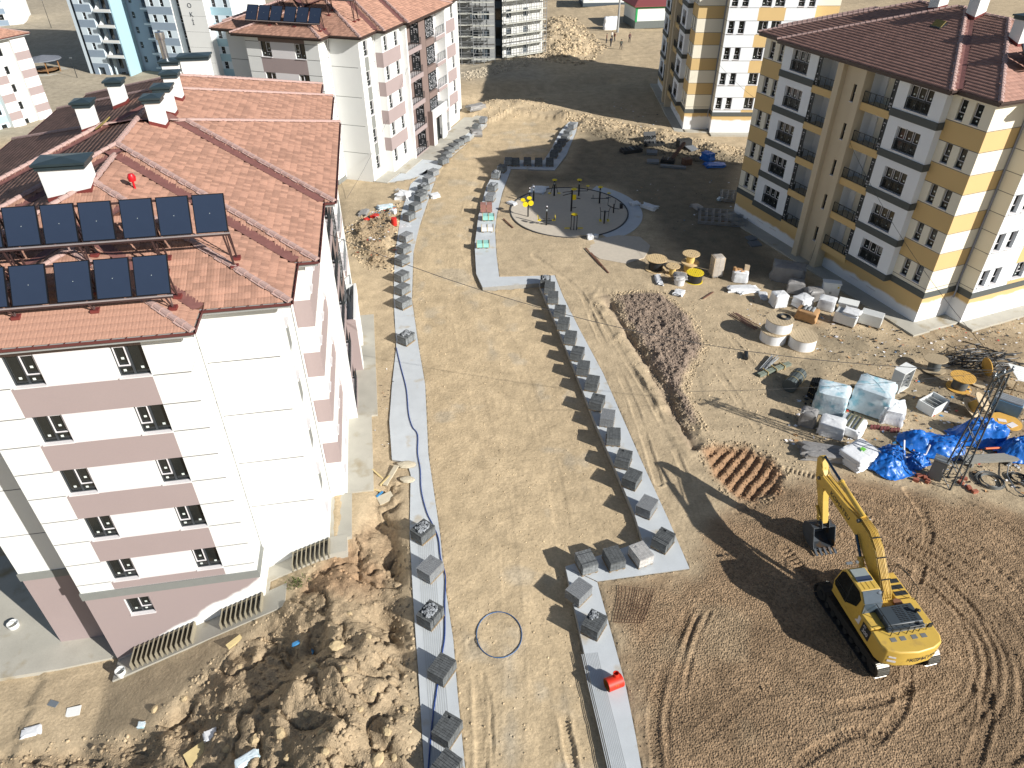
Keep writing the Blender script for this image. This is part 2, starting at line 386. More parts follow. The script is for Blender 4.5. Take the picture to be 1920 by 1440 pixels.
PALE = np.array(srgb(190, 171, 141)); ROADC = np.array(srgb(190, 170, 138)); BROWNC = np.array(srgb(147, 124, 98))
GREYC = np.array(srgb(172, 166, 152)); REDD = np.array(srgb(158, 122, 92)); MAUVE = np.array(srgb(140, 124, 110)); DARKE = np.array(srgb(112, 104, 88)); SPOIL = np.array(srgb(156, 137, 111))
def soil_colour(X, Y):
    c = np.empty(X.shape + (3,)); c[:] = PALE * 0.92
    def lay(col, m): c[:] = c * (1 - m[..., None]) + col * m[..., None]
    n5 = fbm(X / 5, Y / 5, 101, 4); n1 = fbm(X / 1.2, Y / 1.2, 103, 4)
    lay(SPOIL, sst(0.0, 1.0, sdf(LSLOPE, X, Y)) * (0.75 + 0.25 * n5))
    lay(REDD, sst(0.12, 0.5, n5) * 0.45 * sst(0, 1, sdf(LSLOPE, X, Y)))
    lay(ROADC, sst(-0.3, 0.6, sdf(ROAD, X, Y)))
    d, sg, al = pline(GL([(960, 1460), (955, 1180), (1010, 950), (945, 760), (905, 600)]), X, Y)
    lay(GREYC, 0.55 * np.exp(-((d + 0.6 * n1) / 0.5) ** 2) * sst(-0.1, 0.3, n5 + 0.3 * n1) * sst(0, 1, sdf(ROAD, X, Y)))
    lay(GREYC, 0.35 * sst(0.2, 0.5, fbm(X / 2.2, Y / 2.2, 105, 4)) * sst(0, 1, sdf(ROAD, X, Y)))
    lay(DARKE * 1.12, .55 * sst(-.5, 2, sdf(YARD, X, Y) + 1.2 * n1) * sst(-.5, .2, n5 + n1))
    lay(BROWNC, sst(-0.6, 1.2, sdf(BROWN, X, Y) + 0.8 * n1))
    lay(BROWNC * .74, .8 * sst(-.1, .35, fbm(X / 4 + 7, Y / 4, 117, 4)) * sst(0, 1, sdf(BROWN, X, Y)))
    lay(SPOIL, 0.7 * sst(-0.05, 0.3, fbm(X / 3.5, Y / 3.5, 107, 4) - 0.35 * sst(9, 15, X)) * sst(0, 1, sdf(BROWN, X, Y)) * sst(16, 10, X))
    lay(MAUVE, sst(-0.1, 0.6, sdf(MOUND, X, Y) + 0.4 * n1))
    d, sg, al = pline(TRENCH, X, Y); lay(MAUVE, 0.5 * np.exp(-(d / 0.5) ** 2))
    lay(REDD * 0.85, 0.85 * sst(-0.2, 0.6, sdf(SCRAPE, X, Y) + 0.3 * n1))
    lay(SPOIL * 0.9, 0.8 * sst(0, 1, sdf(HEAP, X, Y) + 0.6 * n1))
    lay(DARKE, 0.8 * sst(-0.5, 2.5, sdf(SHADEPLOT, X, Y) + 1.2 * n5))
    lay(SPOIL * 0.85, 0.7 * sst(29, 33, X) * sst(60, 45, Y) * sst(-0.3, 0.3, n1 + 0.2) * sst(0.5, -1.0, sdf(BROWN, X, Y)))
    lay(GREYC * 0.85, sst(120, 128, Y) * sst(10, 2, X) * 0.6)
    return np.clip(c * (1 + 0.10 * n1[..., None] + 0.07 * n5[..., None]), 0.01, 1)

def ground_mesh():
    def axis(segs):
        out = []
        for a, b, s in segs: out += list(np.arange(a, b, s))
        return out
    xs = [-900, -600, -400, -300, -240, -200, -170] + axis([(-150, -60, 2.5), (-60, -30, 0.8), (-30, -17, 0.28), (-17, 23, 0.082), (23, 42, 0.2), (42, 70, 0.9), (70, 120, 3)]) + [120, 150, 200, 300, 450, 700, 1000]
    ys = [-200, -60, -20, 0, 6, 9, 11] + axis([(12, 34, 0.082), (34, 50, 0.13), (50, 70, 0.2), (70, 110, 0.4), (110, 180, 0.9), (180, 260, 2.5)]) + [262, 275, 300, 340, 400, 500, 700, 1100, 1800]
    xs, ys = np.array(sorted(xs), float), np.array(sorted(ys), float)
    X, Y = np.meshgrid(xs, ys); Z = ground_z(X, Y, True)
    far = np.maximum(sst(240, 600, np.abs(X)), sst(280, 700, Y)); Z = Z * (1 - far) + far * (-12 + 10 * fbm(X / 200, Y / 200, 5, 3))
    nx, ny = len(xs), len(ys)
    i = np.arange((nx - 1) * (ny - 1)); a = (i // (nx - 1)) * nx + i % (nx - 1)
    Fq = np.stack([a, a + 1, a + nx + 1, a + nx], 1)
    c = soil_colour(X, Y); grav = np.clip(sst(0, 1.5, sdf(BROWN, X, Y)) + 0.5 * sst(0, 1, sdf(MOUND, X, Y)) + 0.4 * sst(0, 1, sdf(LSLOPE, X, Y)), 0, 1)
    col = np.concatenate([c.reshape(-1, 3), grav.reshape(-1, 1)], 1)
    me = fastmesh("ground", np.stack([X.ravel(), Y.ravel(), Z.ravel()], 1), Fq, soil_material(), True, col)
    o = link("ground", me, kind="structure"); return o

def soil_material():
    m = bpy.data.materials.new("soil"); m.use_nodes = True; n, l = m.node_tree.nodes, m.node_tree.links
    b = n["Principled BSDF"]; b.inputs["Roughness"].default_value = 0.95; b.inputs["Specular IOR Level"].default_value = 0.15
    at = n.new("ShaderNodeAttribute"); at.attribute_name = "soil"
    geo = n.new("ShaderNodeNewGeometry")
    def noise(s, det, rough=0.6):
        t = n.new("ShaderNodeTexNoise"); t.inputs["Scale"].default_value = s; t.inputs["Detail"].default_value = det; t.inputs["Roughness"].default_value = rough
        l.new(geo.outputs["Position"], t.inputs["Vector"]); return t.outputs["Fac"]
    def rng(f, a, b2, c, d):
        r = n.new("ShaderNodeMapRange"); r.inputs[1].default_value, r.inputs[2].default_value, r.inputs[3].default_value, r.inputs[4].default_value = a, b2, c, d
        l.new(f, r.inputs[0]); return r.outputs[0]
    def math_(op, a, b2):
        q = n.new("ShaderNodeMath"); q.operation = op
        for i, v in enumerate((a, b2)):
            if isinstance(v, (int, float)): q.inputs[i].default_value = v
            else: l.new(v, q.inputs[i])
        return q.outputs[0]
    f1 = rng(noise(0.9, 7), 0.3, 0.7, 0.82, 1.16); f2 = rng(noise(7.0, 6, 0.7), 0.3, 0.7, 0.8, 1.18); f3 = rng(noise(38.0, 3), 0.3, 0.7, 0.86, 1.14)
    vo = n.new("ShaderNodeTexVoronoi"); vo.inputs["Scale"].default_value = 11.0; l.new(geo.outputs["Position"], vo.inputs["Vector"])
    vc = n.new("ShaderNodeSeparateColor"); l.new(vo.outputs["Color"], vc.inputs[0])
    gr = at.outputs["Alpha"]
    f4 = math_('ADD', 1.0, math_('MULTIPLY', gr, rng(vc.outputs[0], 0, 1, -0.28, 0.34)))
    tot = math_('MULTIPLY', math_('MULTIPLY', f1, f2), math_('MULTIPLY', f3, f4))
    sc = n.new("ShaderNodeVectorMath"); sc.operation = 'SCALE'; l.new(at.outputs["Color"], sc.inputs[0]); l.new(tot, sc.inputs["Scale"])
    l.new(sc.outputs[0], b.inputs["Base Color"])
    h = math_('ADD', math_('MULTIPLY', noise(5.0, 8, 0.65), 0.05), math_('MULTIPLY', math_('MULTIPLY', rng(vo.outputs["Distance"], 0, 0.7, 1, 0), gr), 0.05))
    h = math_('ADD', h, math_('MULTIPLY', noise(30.0, 4), 0.012))
    bp = n.new("ShaderNodeBump"); bp.inputs["Strength"].default_value = 1.0; bp.inputs["Distance"].default_value = 1.0; l.new(h, bp.inputs["Height"]); l.new(bp.outputs[0], b.inputs["Normal"])
    MATS["soil"] = m; return m

def stones(name, n, sampler, smin, smax, jit=0.18, flat=0.7, gain=1.0, power=2.2):
    """loose stones and clods: many small irregular solids resting in the soil, coloured like the soil they lie on"""
    x, y = sampler(n); n = len(x); z = ground_z(x, y, True)
    s = smin + (smax - smin) * RNG.random(n) ** power
    base = np.array([(1, 0, 0), (0, 1, 0), (-1, 0, 0), (0, -1, 0), (0, 0, 1), (0.7, 0.7, 0.55), (-0.65, 0.6, 0.5), (-0.6, -0.7, 0.5), (0.7, -0.6, 0.6)], float)
    fc = np.array([(0, 5, 8), (0, 1, 5), (1, 6, 5), (1, 2, 6), (2, 7, 6), (2, 3, 7), (3, 8, 7), (3, 0, 8), (4, 5, 6), (4, 6, 7), (4, 7, 8), (4, 8, 5)])
    a = RNG.random(n) * 2 * math.pi
    P = base[None] * (1 + 0.35 * (RNG.random((n, 9, 3)) - 0.5)); P = P * s[:, None, None] * 0.5; P[..., 2] *= flat * (0.7 + 0.6 * RNG.random((n, 1))) * 1.3
    P[:, :, 0] *= (0.75 + 0.6 * RNG.random((n, 1)))
    ca, sa = np.cos(a)[:, None], np.sin(a)[:, None]
    Q = np.stack([P[..., 0] * ca - P[..., 1] * sa + x[:, None], P[..., 0] * sa + P[..., 1] * ca + y[:, None], P[..., 2] + (z - 0.12 * s)[:, None]], -1)
    F_ = fc[None] + (np.arange(n) * 9)[:, None, None]
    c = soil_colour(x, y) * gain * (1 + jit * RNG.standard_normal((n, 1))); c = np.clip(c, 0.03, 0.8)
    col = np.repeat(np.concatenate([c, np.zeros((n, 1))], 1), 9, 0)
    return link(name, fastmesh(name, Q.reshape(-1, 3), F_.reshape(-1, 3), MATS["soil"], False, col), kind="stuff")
def in_poly(poly, grow=0.0, extra=None):
    xs = [p[0] for p in poly]; ys = [p[1] for p in poly]
    def f(n):
        X = np.empty(0); Y = np.empty(0)
        while len(X) < n:
            x = RNG.uniform(min(xs) - grow, max(xs) + grow, n * 2); y = RNG.uniform(min(ys) - grow, max(ys) + grow, n * 2)
            k = (sdf(poly, x, y) > -grow) & (y < 60 if extra is None else extra(x, y))
            X = np.concatenate([X, x[k]]); Y = np.concatenate([Y, y[k]])
        return X[:n], Y[:n]
    return f
def clear_xy(x, y, polys, margin):
    k = np.ones(len(x), bool)
    for p in polys: k &= sdf(p, x, y) < -margin
    return k

# ------------------------------------------------------------------ pavements
PAVES = [
 ("near left pavement", [(770, 890), (763, 866), (735, 862), (730, 790), (735, 722), (743, 650), (738, 560), (740, 480), (752, 400), (770, 345), (800, 318), (822, 318), (810, 352), (787, 420), (775, 470), (772, 560), (785, 650), (797, 720), (803, 850), (825, 1000), (835, 1100), (850, 1200), (858, 1300), (875, 1470), (797, 1470), (785, 1270), (775, 1130), (768, 1000)]),
 ("pavement by second pink block", [(728, 342), (760, 318), (800, 290), (850, 250), (878, 228), (895, 218), (912, 221), (913, 231), (895, 246), (846, 291), (824, 317), (770, 335)]),
 ("long loading pavement", [(1010, 532), (1012, 518), (1040, 516), (1056, 556), (1086, 616), (1131, 700), (1166, 780), (1201, 860), (1256, 980), (1293, 1066), (1120, 1090), (1060, 1062), (1205, 1015), (1190, 965), (1150, 870), (1115, 790), (1080, 700), (1045, 612)]),
 ("lower ribbed pavement", [(1060, 1062), (1120, 1092), (1150, 1200), (1172, 1280), (1192, 1380), (1208, 1470), (1152, 1470), (1140, 1410), (1112, 1300), (1088, 1190), (1075, 1130)]),
 ("middle pavement bend", [(945, 312), (958, 318), (942, 360), (932, 400), (928, 430), (931, 480), (936, 519), (1012, 517), (1010, 531), (905, 539), (893, 513), (890, 460), (897, 405), (912, 350), (926, 322)]),
 ("upper pavement", [(945, 300), (1020, 300), (1030, 285), (1050, 247), (1067, 228), (1084, 229), (1080, 247), (1062, 290), (1040, 319), (945, 316)]),
]
PAVEW = [GL(p, 0.06) for _, p in PAVES]
def pavements():
    conc = mat("pavement_concrete", srgb(188, 193, 196), 0.85, var=0.06, vs=1.1, fine=0.05, fs=30, bump=0.004, bs=60, dirt=srgb(172, 158, 132), ds=0.7, dt=0.60)
    dark = mat("kerb_concrete", srgb(158, 156, 150), 0.9, var=0.1)
    for (nm, _), poly in zip(PAVES, PAVEW):
        mb = MB(); mb.prism(poly, -0.7, 0.06, 0, 1); o = mb.build("pavement", [conc, dark], kind="structure")
    # ribbed strip cast into the lower pavement, and brushed lines on the left one
    rib = mat("ribbed_concrete", srgb(178, 182, 183), 0.85, var=0.05)
    for pts, n, gap in (([(1107, 1225), (1122, 1290), (1142, 1370), (1166, 1470)], 11, 0.075), ([(800, 1010), (812, 1180), (822, 1300), (836, 1470)], 9, 0.1)):
        mb = MB(); P = smooth_line(GL(pts, 0.06), 5)
        for k in range(n):
            off = (k - n / 2) * gap
            L = [(x + off * 0.98, y + 0.12 * off) for x, y in P]
            for (x0, y0), (x1, y1) in zip(L[:-1], L[1:]): mb.bar((x0, y0, 0.064), (x1, y1, 0.064), gap * 0.45, 0.012)
        mb.build("ribbed_strip", [rib], kind="structure")
    # gym disc, its ring walk and the slab beside it
    disc = mat("gym_floor_concrete", srgb(190, 180, 164), 0.9, var=0.06, fine=0.05, bump=0.003)
    ring = mat("kerb_dark", srgb(70, 70, 70), 0.8)
    mb = MB(); cx, cy, rr = 5.95, 70.6, 6.0
    mb.prism([(cx + rr * math.cos(2 * math.pi * k / 72), cy + (rr + 0.35) * math.sin(2 * math.pi * k / 72)) for k in range(72)], -0.6, 0.05)
    mb.build("gym_floor", [disc], kind="structure")
    mb = MB()
    for k in range(72):
        a0, a1 = 2 * math.pi * k / 72, 2 * math.pi * (k + 1) / 72
        mb.bar((cx + (rr + .06) * math.cos(a0), cy + (rr + .41) * math.sin(a0), 0.03), (cx + (rr + .06) * math.cos(a1), cy + (rr + .41) * math.sin(a1), 0.03), 0.12, 0.14)
    mb.build("gym_kerb", [ring], kind="structure")
    mb = MB(); A = np.linspace(-62, 62, 34)
    out = [(cx + 7.55 * math.cos(R(a)), cy + 7.9 * math.sin(R(a))) for a in A]; inn = [(cx + 6.14 * math.cos(R(a)), cy + 6.5 * math.sin(R(a))) for a in A]
    for k in range(len(A) - 1): mb.prism([out[k], out[k + 1], inn[k + 1], inn[k]], -0.4, 0.045)
    mb.build("ring_walk", [conc], kind="structure")
    mb = MB(); mb.prism(GL([(1097, 467), (1108, 452), (1116, 448), (1160, 441), (1200, 444), (1219, 460), (1216, 470), (1208, 483), (1173, 494), (1124, 485)], 0.05), -0.5, 0.056)
    mb.build("slab", [disc], kind="structure")
# ================================================================== BUILDINGS
def M_():
    mat("white_plaster", srgb(224, 225, 222), 0.9, var=0.02, vs=0.6, fine=0.02, fs=18, bump=0.002, bs=60)
    mat("panel_white", srgb(218, 214, 214), 0.9, var=0.015, vs=0.5, fine=0.02, fs=18)
    mat("joint", srgb(96, 94, 92), 0.9, var=0, fine=0)
    mat("pink", srgb(158, 143, 141), 0.9, var=0.03, vs=0.5, fine=0.02, fs=12, bump=0.002, bs=60)
    mat("taupe", srgb(124, 107, 101), 0.9, var=0.04, vs=0.5, fine=0.02)
    mat("cornice_grey", srgb(128, 130, 126), 0.85, var=0.04)
    mat("band_dark", srgb(84, 88, 86), 0.85, var=0.05)
    mat("yellow", srgb(206, 177, 124), 0.9, var=0.03, vs=0.5, fine=0.02, fs=12)
    mat("ivory", srgb(228, 222, 204), 0.9, var=0.03, vs=0.5, fine=0.02)
    mat("beige", srgb(200, 186, 160), 0.9, var=0.03, vs=0.5, fine=0.02)
    mat("cool_white", srgb(226, 230, 234), 0.9, var=0.02, vs=0.5)
    mat("blue_grey", srgb(138, 154, 170), 0.9, var=0.03)
    mat("light_blue", srgb(160, 192, 204), 0.9, var=0.03)
    mat("pale_blue", srgb(206, 220, 228), 0.9, var=0.02)
    mat("slate_dark", srgb(72, 82, 90), 0.85, var=0.04)
    mat("frame_dark", srgb(58, 62, 66), 0.5, var=0.03, fine=0)
    mat("sash_white", srgb(225, 222, 224), 0.5, var=0.0, fine=0)
    mat("glass_dark", srgb(30, 34, 34), 0.08, var=0.45, vs=0.9, fine=0, spec=0.6)
    mat("sticker", srgb(214, 222, 216), 0.7, var=0, fine=0)
    mat("rail_dark", srgb(48, 54, 58), 0.45, metal=0.3, var=0.05)
    mat("rail_grey", srgb(150, 156, 160), 0.4, metal=0.5, var=0.05)
    mat("tile_terra", srgb(160, 122, 104), 0.85, var=0.1, vs=0.9, fine=0.10, fs=14, bump=0.003, bs=30, island=0.16)
    mat("tile_brown", srgb(158, 120, 106), 0.85, var=0.1, vs=0.8, fine=0.08, fs=14, island=0.10)
    mat("tile_deck", srgb(104, 68, 56), 0.9, var=0.1)
    mat("ridge_mortar", srgb(176, 148, 140), 0.95, var=0.14, vs=4, fine=0.1, bump=0.01, bs=20)
    mat("gutter_maroon", srgb(96, 52, 50), 0.5, var=0.08)
    mat("gutter_brown", srgb(66, 52, 48), 0.5, var=0.08)
    mat("soffit", srgb(150, 152, 150), 0.9, var=0.04)
    mat("flash_red", srgb(112, 50, 46), 0.6, var=0.1)
    mat("cap_green", srgb(62, 76, 80), 0.35, metal=0.4, var=0.12, vs=2)
    mat("apron_concrete", srgb(176, 172, 160), 0.9, var=0.09, vs=0.9, fine=0.06, fs=20, bump=0.004, bs=30, dirt=srgb(150, 136, 108), ds=0.6, dt=0.58)
    mat("screen_fill", srgb(196, 196, 200), 0.8, var=0.0)
    mat("pipe_white", srgb(220, 220, 218), 0.5, var=0.02)
    mat("pipe_grey", srgb(150, 152, 160), 0.5, var=0.04)
M_()
def wash_mat(name, col, white, zlev, amp=0.5, sc=0.9, slope=0.0):
    """masonry paint still missing along a ragged lower edge: unpainted white render shows below"""
    m = bpy.data.materials.new(name); m.use_nodes = True; n, l = m.node_tree.nodes, m.node_tree.links
    b = n["Principled BSDF"]; b.inputs["Roughness"].default_value = 0.9
    tc = n.new("ShaderNodeTexCoord"); no = n.new("ShaderNodeTexNoise"); no.inputs["Scale"].default_value = sc; no.inputs["Detail"].default_value = 6
    l.new(tc.outputs["Object"], no.inputs["Vector"]); sx = n.new("ShaderNodeSeparateXYZ"); l.new(tc.outputs["Object"], sx.inputs[0])
    def mth(op, a, c):
        q = n.new("ShaderNodeMath"); q.operation = op
        for i, v in enumerate((a, c)):
            if isinstance(v, (int, float)): q.inputs[i].default_value = v
            else: l.new(v, q.inputs[i])
        return q.outputs[0]
    e = mth('SUBTRACT', mth('ADD', sx.outputs[2], mth('MULTIPLY', no.outputs["Fac"], amp * 2)), mth('ADD', zlev + amp, mth('MULTIPLY', sx.outputs[0], slope)))
    r = n.new("ShaderNodeMapRange"); r.inputs[1].default_value = -0.10; r.inputs[2].default_value = 0.10; l.new(e, r.inputs[0])
    mx = n.new("ShaderNodeMix"); mx.data_type = 'RGBA'; l.new(r.outputs[0], mx.inputs[0]); mx.inputs[6].default_value = (*white, 1); mx.inputs[7].default_value = (*col, 1)
    l.new(mx.outputs[2], b.inputs["Base Color"]); MATS[name] = m; return m
wash_mat("pink_wash", srgb(158, 143, 141), srgb(238, 237, 234), -0.35, 0.5, 0.55, 0.60)
wash_mat("yellow_wash", srgb(206, 177, 124), srgb(226, 228, 230), 1.0, 0.35, 0.8)
wash_mat("yellow_wash2", srgb(206, 177, 124), srgb(230, 231, 232), 1.75, 0.3, 0.8)

class Wall:
    """one storey-banded wall mesh with real openings; materials by name"""
    def __init__(s): s.mb = MB(); s.mats = []
    def mi(s, name):
        if name not in s.mats: s.mats.append(name)
        return s.mats.index(name)
    def run(s, p0, p1, z0, z1, base, rects=(), reveal=None):
        p0, p1 = np.array(p0, float), np.array(p1, float); L = float(np.hypot(*(p1 - p0))); d = (p1 - p0) / L; nrm = np.array([d[1], -d[0]])
        rects = [(max(0, a), min(L, b), max(z0, c), min(z1, e), m, dep) for a, b, c, e, m, dep in rects]
        rects = [r for r in rects if r[1] - r[0] > 1e-3 and r[3] - r[2] > 1e-3]
        S = sorted({0.0, L, *[round(r[0], 4) for r in rects], *[round(r[1], 4) for r in rects]})
        Zs = sorted({z0, z1, *[round(r[2], 4) for r in rects], *[round(r[3], 4) for r in rects]})
        P = lambda a, z, dep=0.0: (p0[0] + d[0] * a - nrm[0] * dep, p0[1] + d[1] * a - nrm[1] * dep, z)
        for i in range(len(S) - 1):
            if S[i + 1] - S[i] < 1e-4: continue
            sm = (S[i] + S[i + 1]) / 2
            run = None
            for j in range(len(Zs) - 1):
                if Zs[j + 1] - Zs[j] < 1e-4: continue
                zm = (Zs[j] + Zs[j + 1]) / 2; hit = None
                for r in rects:
                    if r[0] < sm < r[1] and r[2] < zm < r[3]: hit = r
                key = ("skip",) if (hit and hit[5] > 0) else (hit[4] if hit else base,)
                if run and run[0] == key and abs(run[2] - Zs[j]) < 1e-6: run[2] = Zs[j + 1]
                else:
                    if run and run[0] != ("skip",): s.mb.poly([P(S[i], run[1]), P(S[i + 1], run[1]), P(S[i + 1], run[2]), P(S[i], run[2])], s.mi(run[0][0]))
                    run = [key, Zs[j], Zs[j + 1]]
            if run and run[0] != ("skip",): s.mb.poly([P(S[i], run[1]), P(S[i + 1], run[1]), P(S[i + 1], run[2]), P(S[i], run[2])], s.mi(run[0][0]))
        for a, b, c, e, m, dep in rects:
            if dep <= 0: continue
            q = s.mi(reveal or base)
            s.mb.poly([P(a, c), P(a, e), P(a, e, dep), P(a, c, dep)], q); s.mb.poly([P(b, e), P(b, c), P(b, c, dep), P(b, e, dep)], q)
            s.mb.poly([P(b, c), P(a, c), P(a, c, dep), P(b, c, dep)], q); s.mb.poly([P(a, e), P(b, e), P(b, e, dep), P(a, e, dep)], q)
            if m: s.mb.poly([P(a, c, dep), P(b, c, dep), P(b, e, dep), P(a, e, dep)], s.mi(m))
        return p0, d, nrm
    def build(s, name, parent): return s.mb.build(name, [MATS[k] for k in s.mats], parent)

WIN = {}
def window_mesh(w, h, style):
    key = (round(w, 2), round(h, 2), style)
    if key in WIN: return WIN[key]
    f, g = MB(), MB(); t = 0.06
    for a, b, c, e in ((0, w, 0, t), (0, w, h - t, h), (0, t, t, h - t), (w - t, w, t, h - t)):
        f.box(((a + b) / 2, 0.0, (c + e) / 2), (b - a, 0.07, e - c), 0)
    def sash(a, b, c, e, y=-0.05, th=0.035, m=1):
        for aa, bb, cc, ee in ((a, b, c, c + th), (a, b, e - th, e), (a, a + th, c + th, e - th), (b - th, b, c + th, e - th)):
            f.box(((aa + bb) / 2, y, (cc + ee) / 2), (bb - aa, 0.05, ee - cc), m)
    stk = []
    if style in ("casement", "casement_m"):
        mx = w * 0.47
        f.box((mx, 0, h / 2), (0.08, 0.075, h - 2 * t), 0)
        a, b = (mx + 0.05, w - 0.07) if style == "casement" else (0.07, mx - 0.05)
        f.box(((a + b) / 2, 0, h * 0.30), (b - a + 0.04, 0.073, 0.07), 0)
        sash(a, b, h * 0.33, h - 0.06, -0.055)
        stk = [(a + 0.15, h * 0.16), ((a + b) / 2, h * 0.55), (w * 0.24 if style == "casement" else w * 0.75, h * 0.22)]
    elif style == "slot":
        f.box((w / 2, 0, h * 0.34), (w - 2 * t, 0.073, 0.06), 0); sash(0.06, w - 0.06, h * 0.36, h - 0.05, -0.05, 0.03)
        stk = [(w / 2, h * 0.18), (w / 2, h * 0.6)]
    elif style == "french":
        for k in (1, 2): f.box((w * k / 3, 0, h / 2 + 0.0), (0.07, 0.073, h - 2 * t), 0)
        f.box((w / 2, 0, h * 0.46), (w - 2 * t, 0.074, 0.08), 0)
        for k in range(3): sash(w * k / 3 + 0.07, w * (k + 1) / 3 - 0.07, h * 0.5, h - 0.07, -0.045, 0.025)
        stk = [(w * (k + 0.5) / 3, h * 0.62) for k in range(3)] + [(w * .3, h * .2), (w * .7, h * .2)]
    elif style == "small":
        f.box((w / 2, 0, h / 2), (0.05, 0.073, h - 2 * t), 0); stk = [(w * .3, h * .5)]
    elif style == "far":
        f.box((w / 2, 0, h / 2), (0.06, 0.073, h - 2 * t), 0); f.box((w * .25, -.01, h * .4), (w * .5, 0.07, 0.06), 1)
    g.poly([(t, 0.01, t), (w - t, 0.01, t), (w - t, 0.01, h - t), (t, 0.01, h - t)], 0)
    for x, z in stk:
        f.box((x, -0.001 if style != "casement" else -0.002, z), (0.11, 0.012, 0.1), 2)
    WIN[key] = (f.mesh("window", [MATS["frame_dark"], MATS["sash_white"], MATS["sticker"]]), g.mesh("pane", [MATS["glass_dark"]]))
    return WIN[key]
def add_window(parent, fr, s0, z0, w, h, dep, style="slot", sill=True):
    p0, d, nrm = fr
    wm, pm = window_mesh(w, h, style)
    a = math.atan2(d[1], d[0]); x, y = p0 + d * s0 - nrm * (dep - 0.02)
    o = link("window", wm, parent, (x, y, z0), rz=a)
    p = link("pane", pm, o)
    if sill: add_box_part(o, "sill", sillmesh(w, dep))
    return o
SILL = {}
def sillmesh(w, dep):
    k = (round(w, 2), round(dep, 2))
    if k not in SILL:
        m = MB(); m.box((w / 2, -dep / 2 - 0.02, -0.012), (w + 0.04, dep + 0.06, 0.05)); SILL[k] = m.mesh("sill", [MATS["panel_white"]])
    return SILL[k]
def add_box_part(parent, name, me): return link(name, me, parent)

RAILM = {}
def railing(parent, p, q, z, h, name="railing", post=0.55, bars=True, grey=False, gap=0.11):
    p, q = np.array(p), np.array(q); L = float(np.hypot(*(q - p))); k = (round(L, 2), round(h, 2), bars, grey, gap)
    if k not in RAILM:
        m = MB(); m.bar((0, 0, h), (L, 0, h), 0.05, 0.04); m.bar((0, 0, 0.08), (L, 0, 0.08), 0.03)
        n = max(1, int(L / post))
        for i in range(n + 1): m.bar((L * i / n, 0, 0), (L * i / n, 0, h), 0.04)
        if bars:
            for i in range(1, int(L / gap)): m.bar((i * gap, 0, 0.08), (i * gap, 0, h), 0.016)
        RAILM[k] = m.mesh("railing", [MATS["rail_grey" if grey else "rail_dark"]])
    return link(name, RAILM[k], parent, (p[0], p[1], z), rz=math.atan2(q[1] - p[1], q[0] - p[0]))
SCRM = {}
def screen(parent, p, q, z, h):
    """pierced metal privacy screen with an irregular cut-out pattern"""
    p, q = np.array(p), np.array(q); L = float(np.hypot(*(q - p))); k = (round(L, 2), round(h, 2))
    if k not in SCRM:
        m = MB(); rg = random.Random(int(L * 100 + h * 10))
        for a, b, c, e in ((0, L, 0, .05), (0, L, h - .05, h), (0, .05, .05, h - .05), (L - .05, L, .05, h - .05)): m.box(((a + b) / 2, 0, (c + e) / 2), (b - a, 0.05, e - c), 0)
        m.poly([(.05, .02, .05), (L - .05, .02, .05), (L - .05, .02, h - .05), (.05, .02, h - .05)], 0)
        nx, nz = max(2, int(L / 0.2)), int(h / 0.2)
        for i in range(nx):
            for j in range(nz):
                if rg.random() < 0.55:
                    x, zz = .08 + (L - .16) * (i + .5) / nx, .08 + (h - .16) * (j + .5) / nz; r = rg.uniform(.04, .085)
                    m.poly([(x + r * math.cos(t), -0.012, zz + r * math.sin(t)) for t in [rg.uniform(0, .8) + u * 1.2566 for u in range(5)]], 1)
        SCRM[k] = m.mesh("screen", [MATS["rail_dark"], MATS["screen_fill"]])
    return link("screen", SCRM[k], parent, (p[0], p[1], z), rz=math.atan2(q[1] - p[1], q[0] - p[0]))

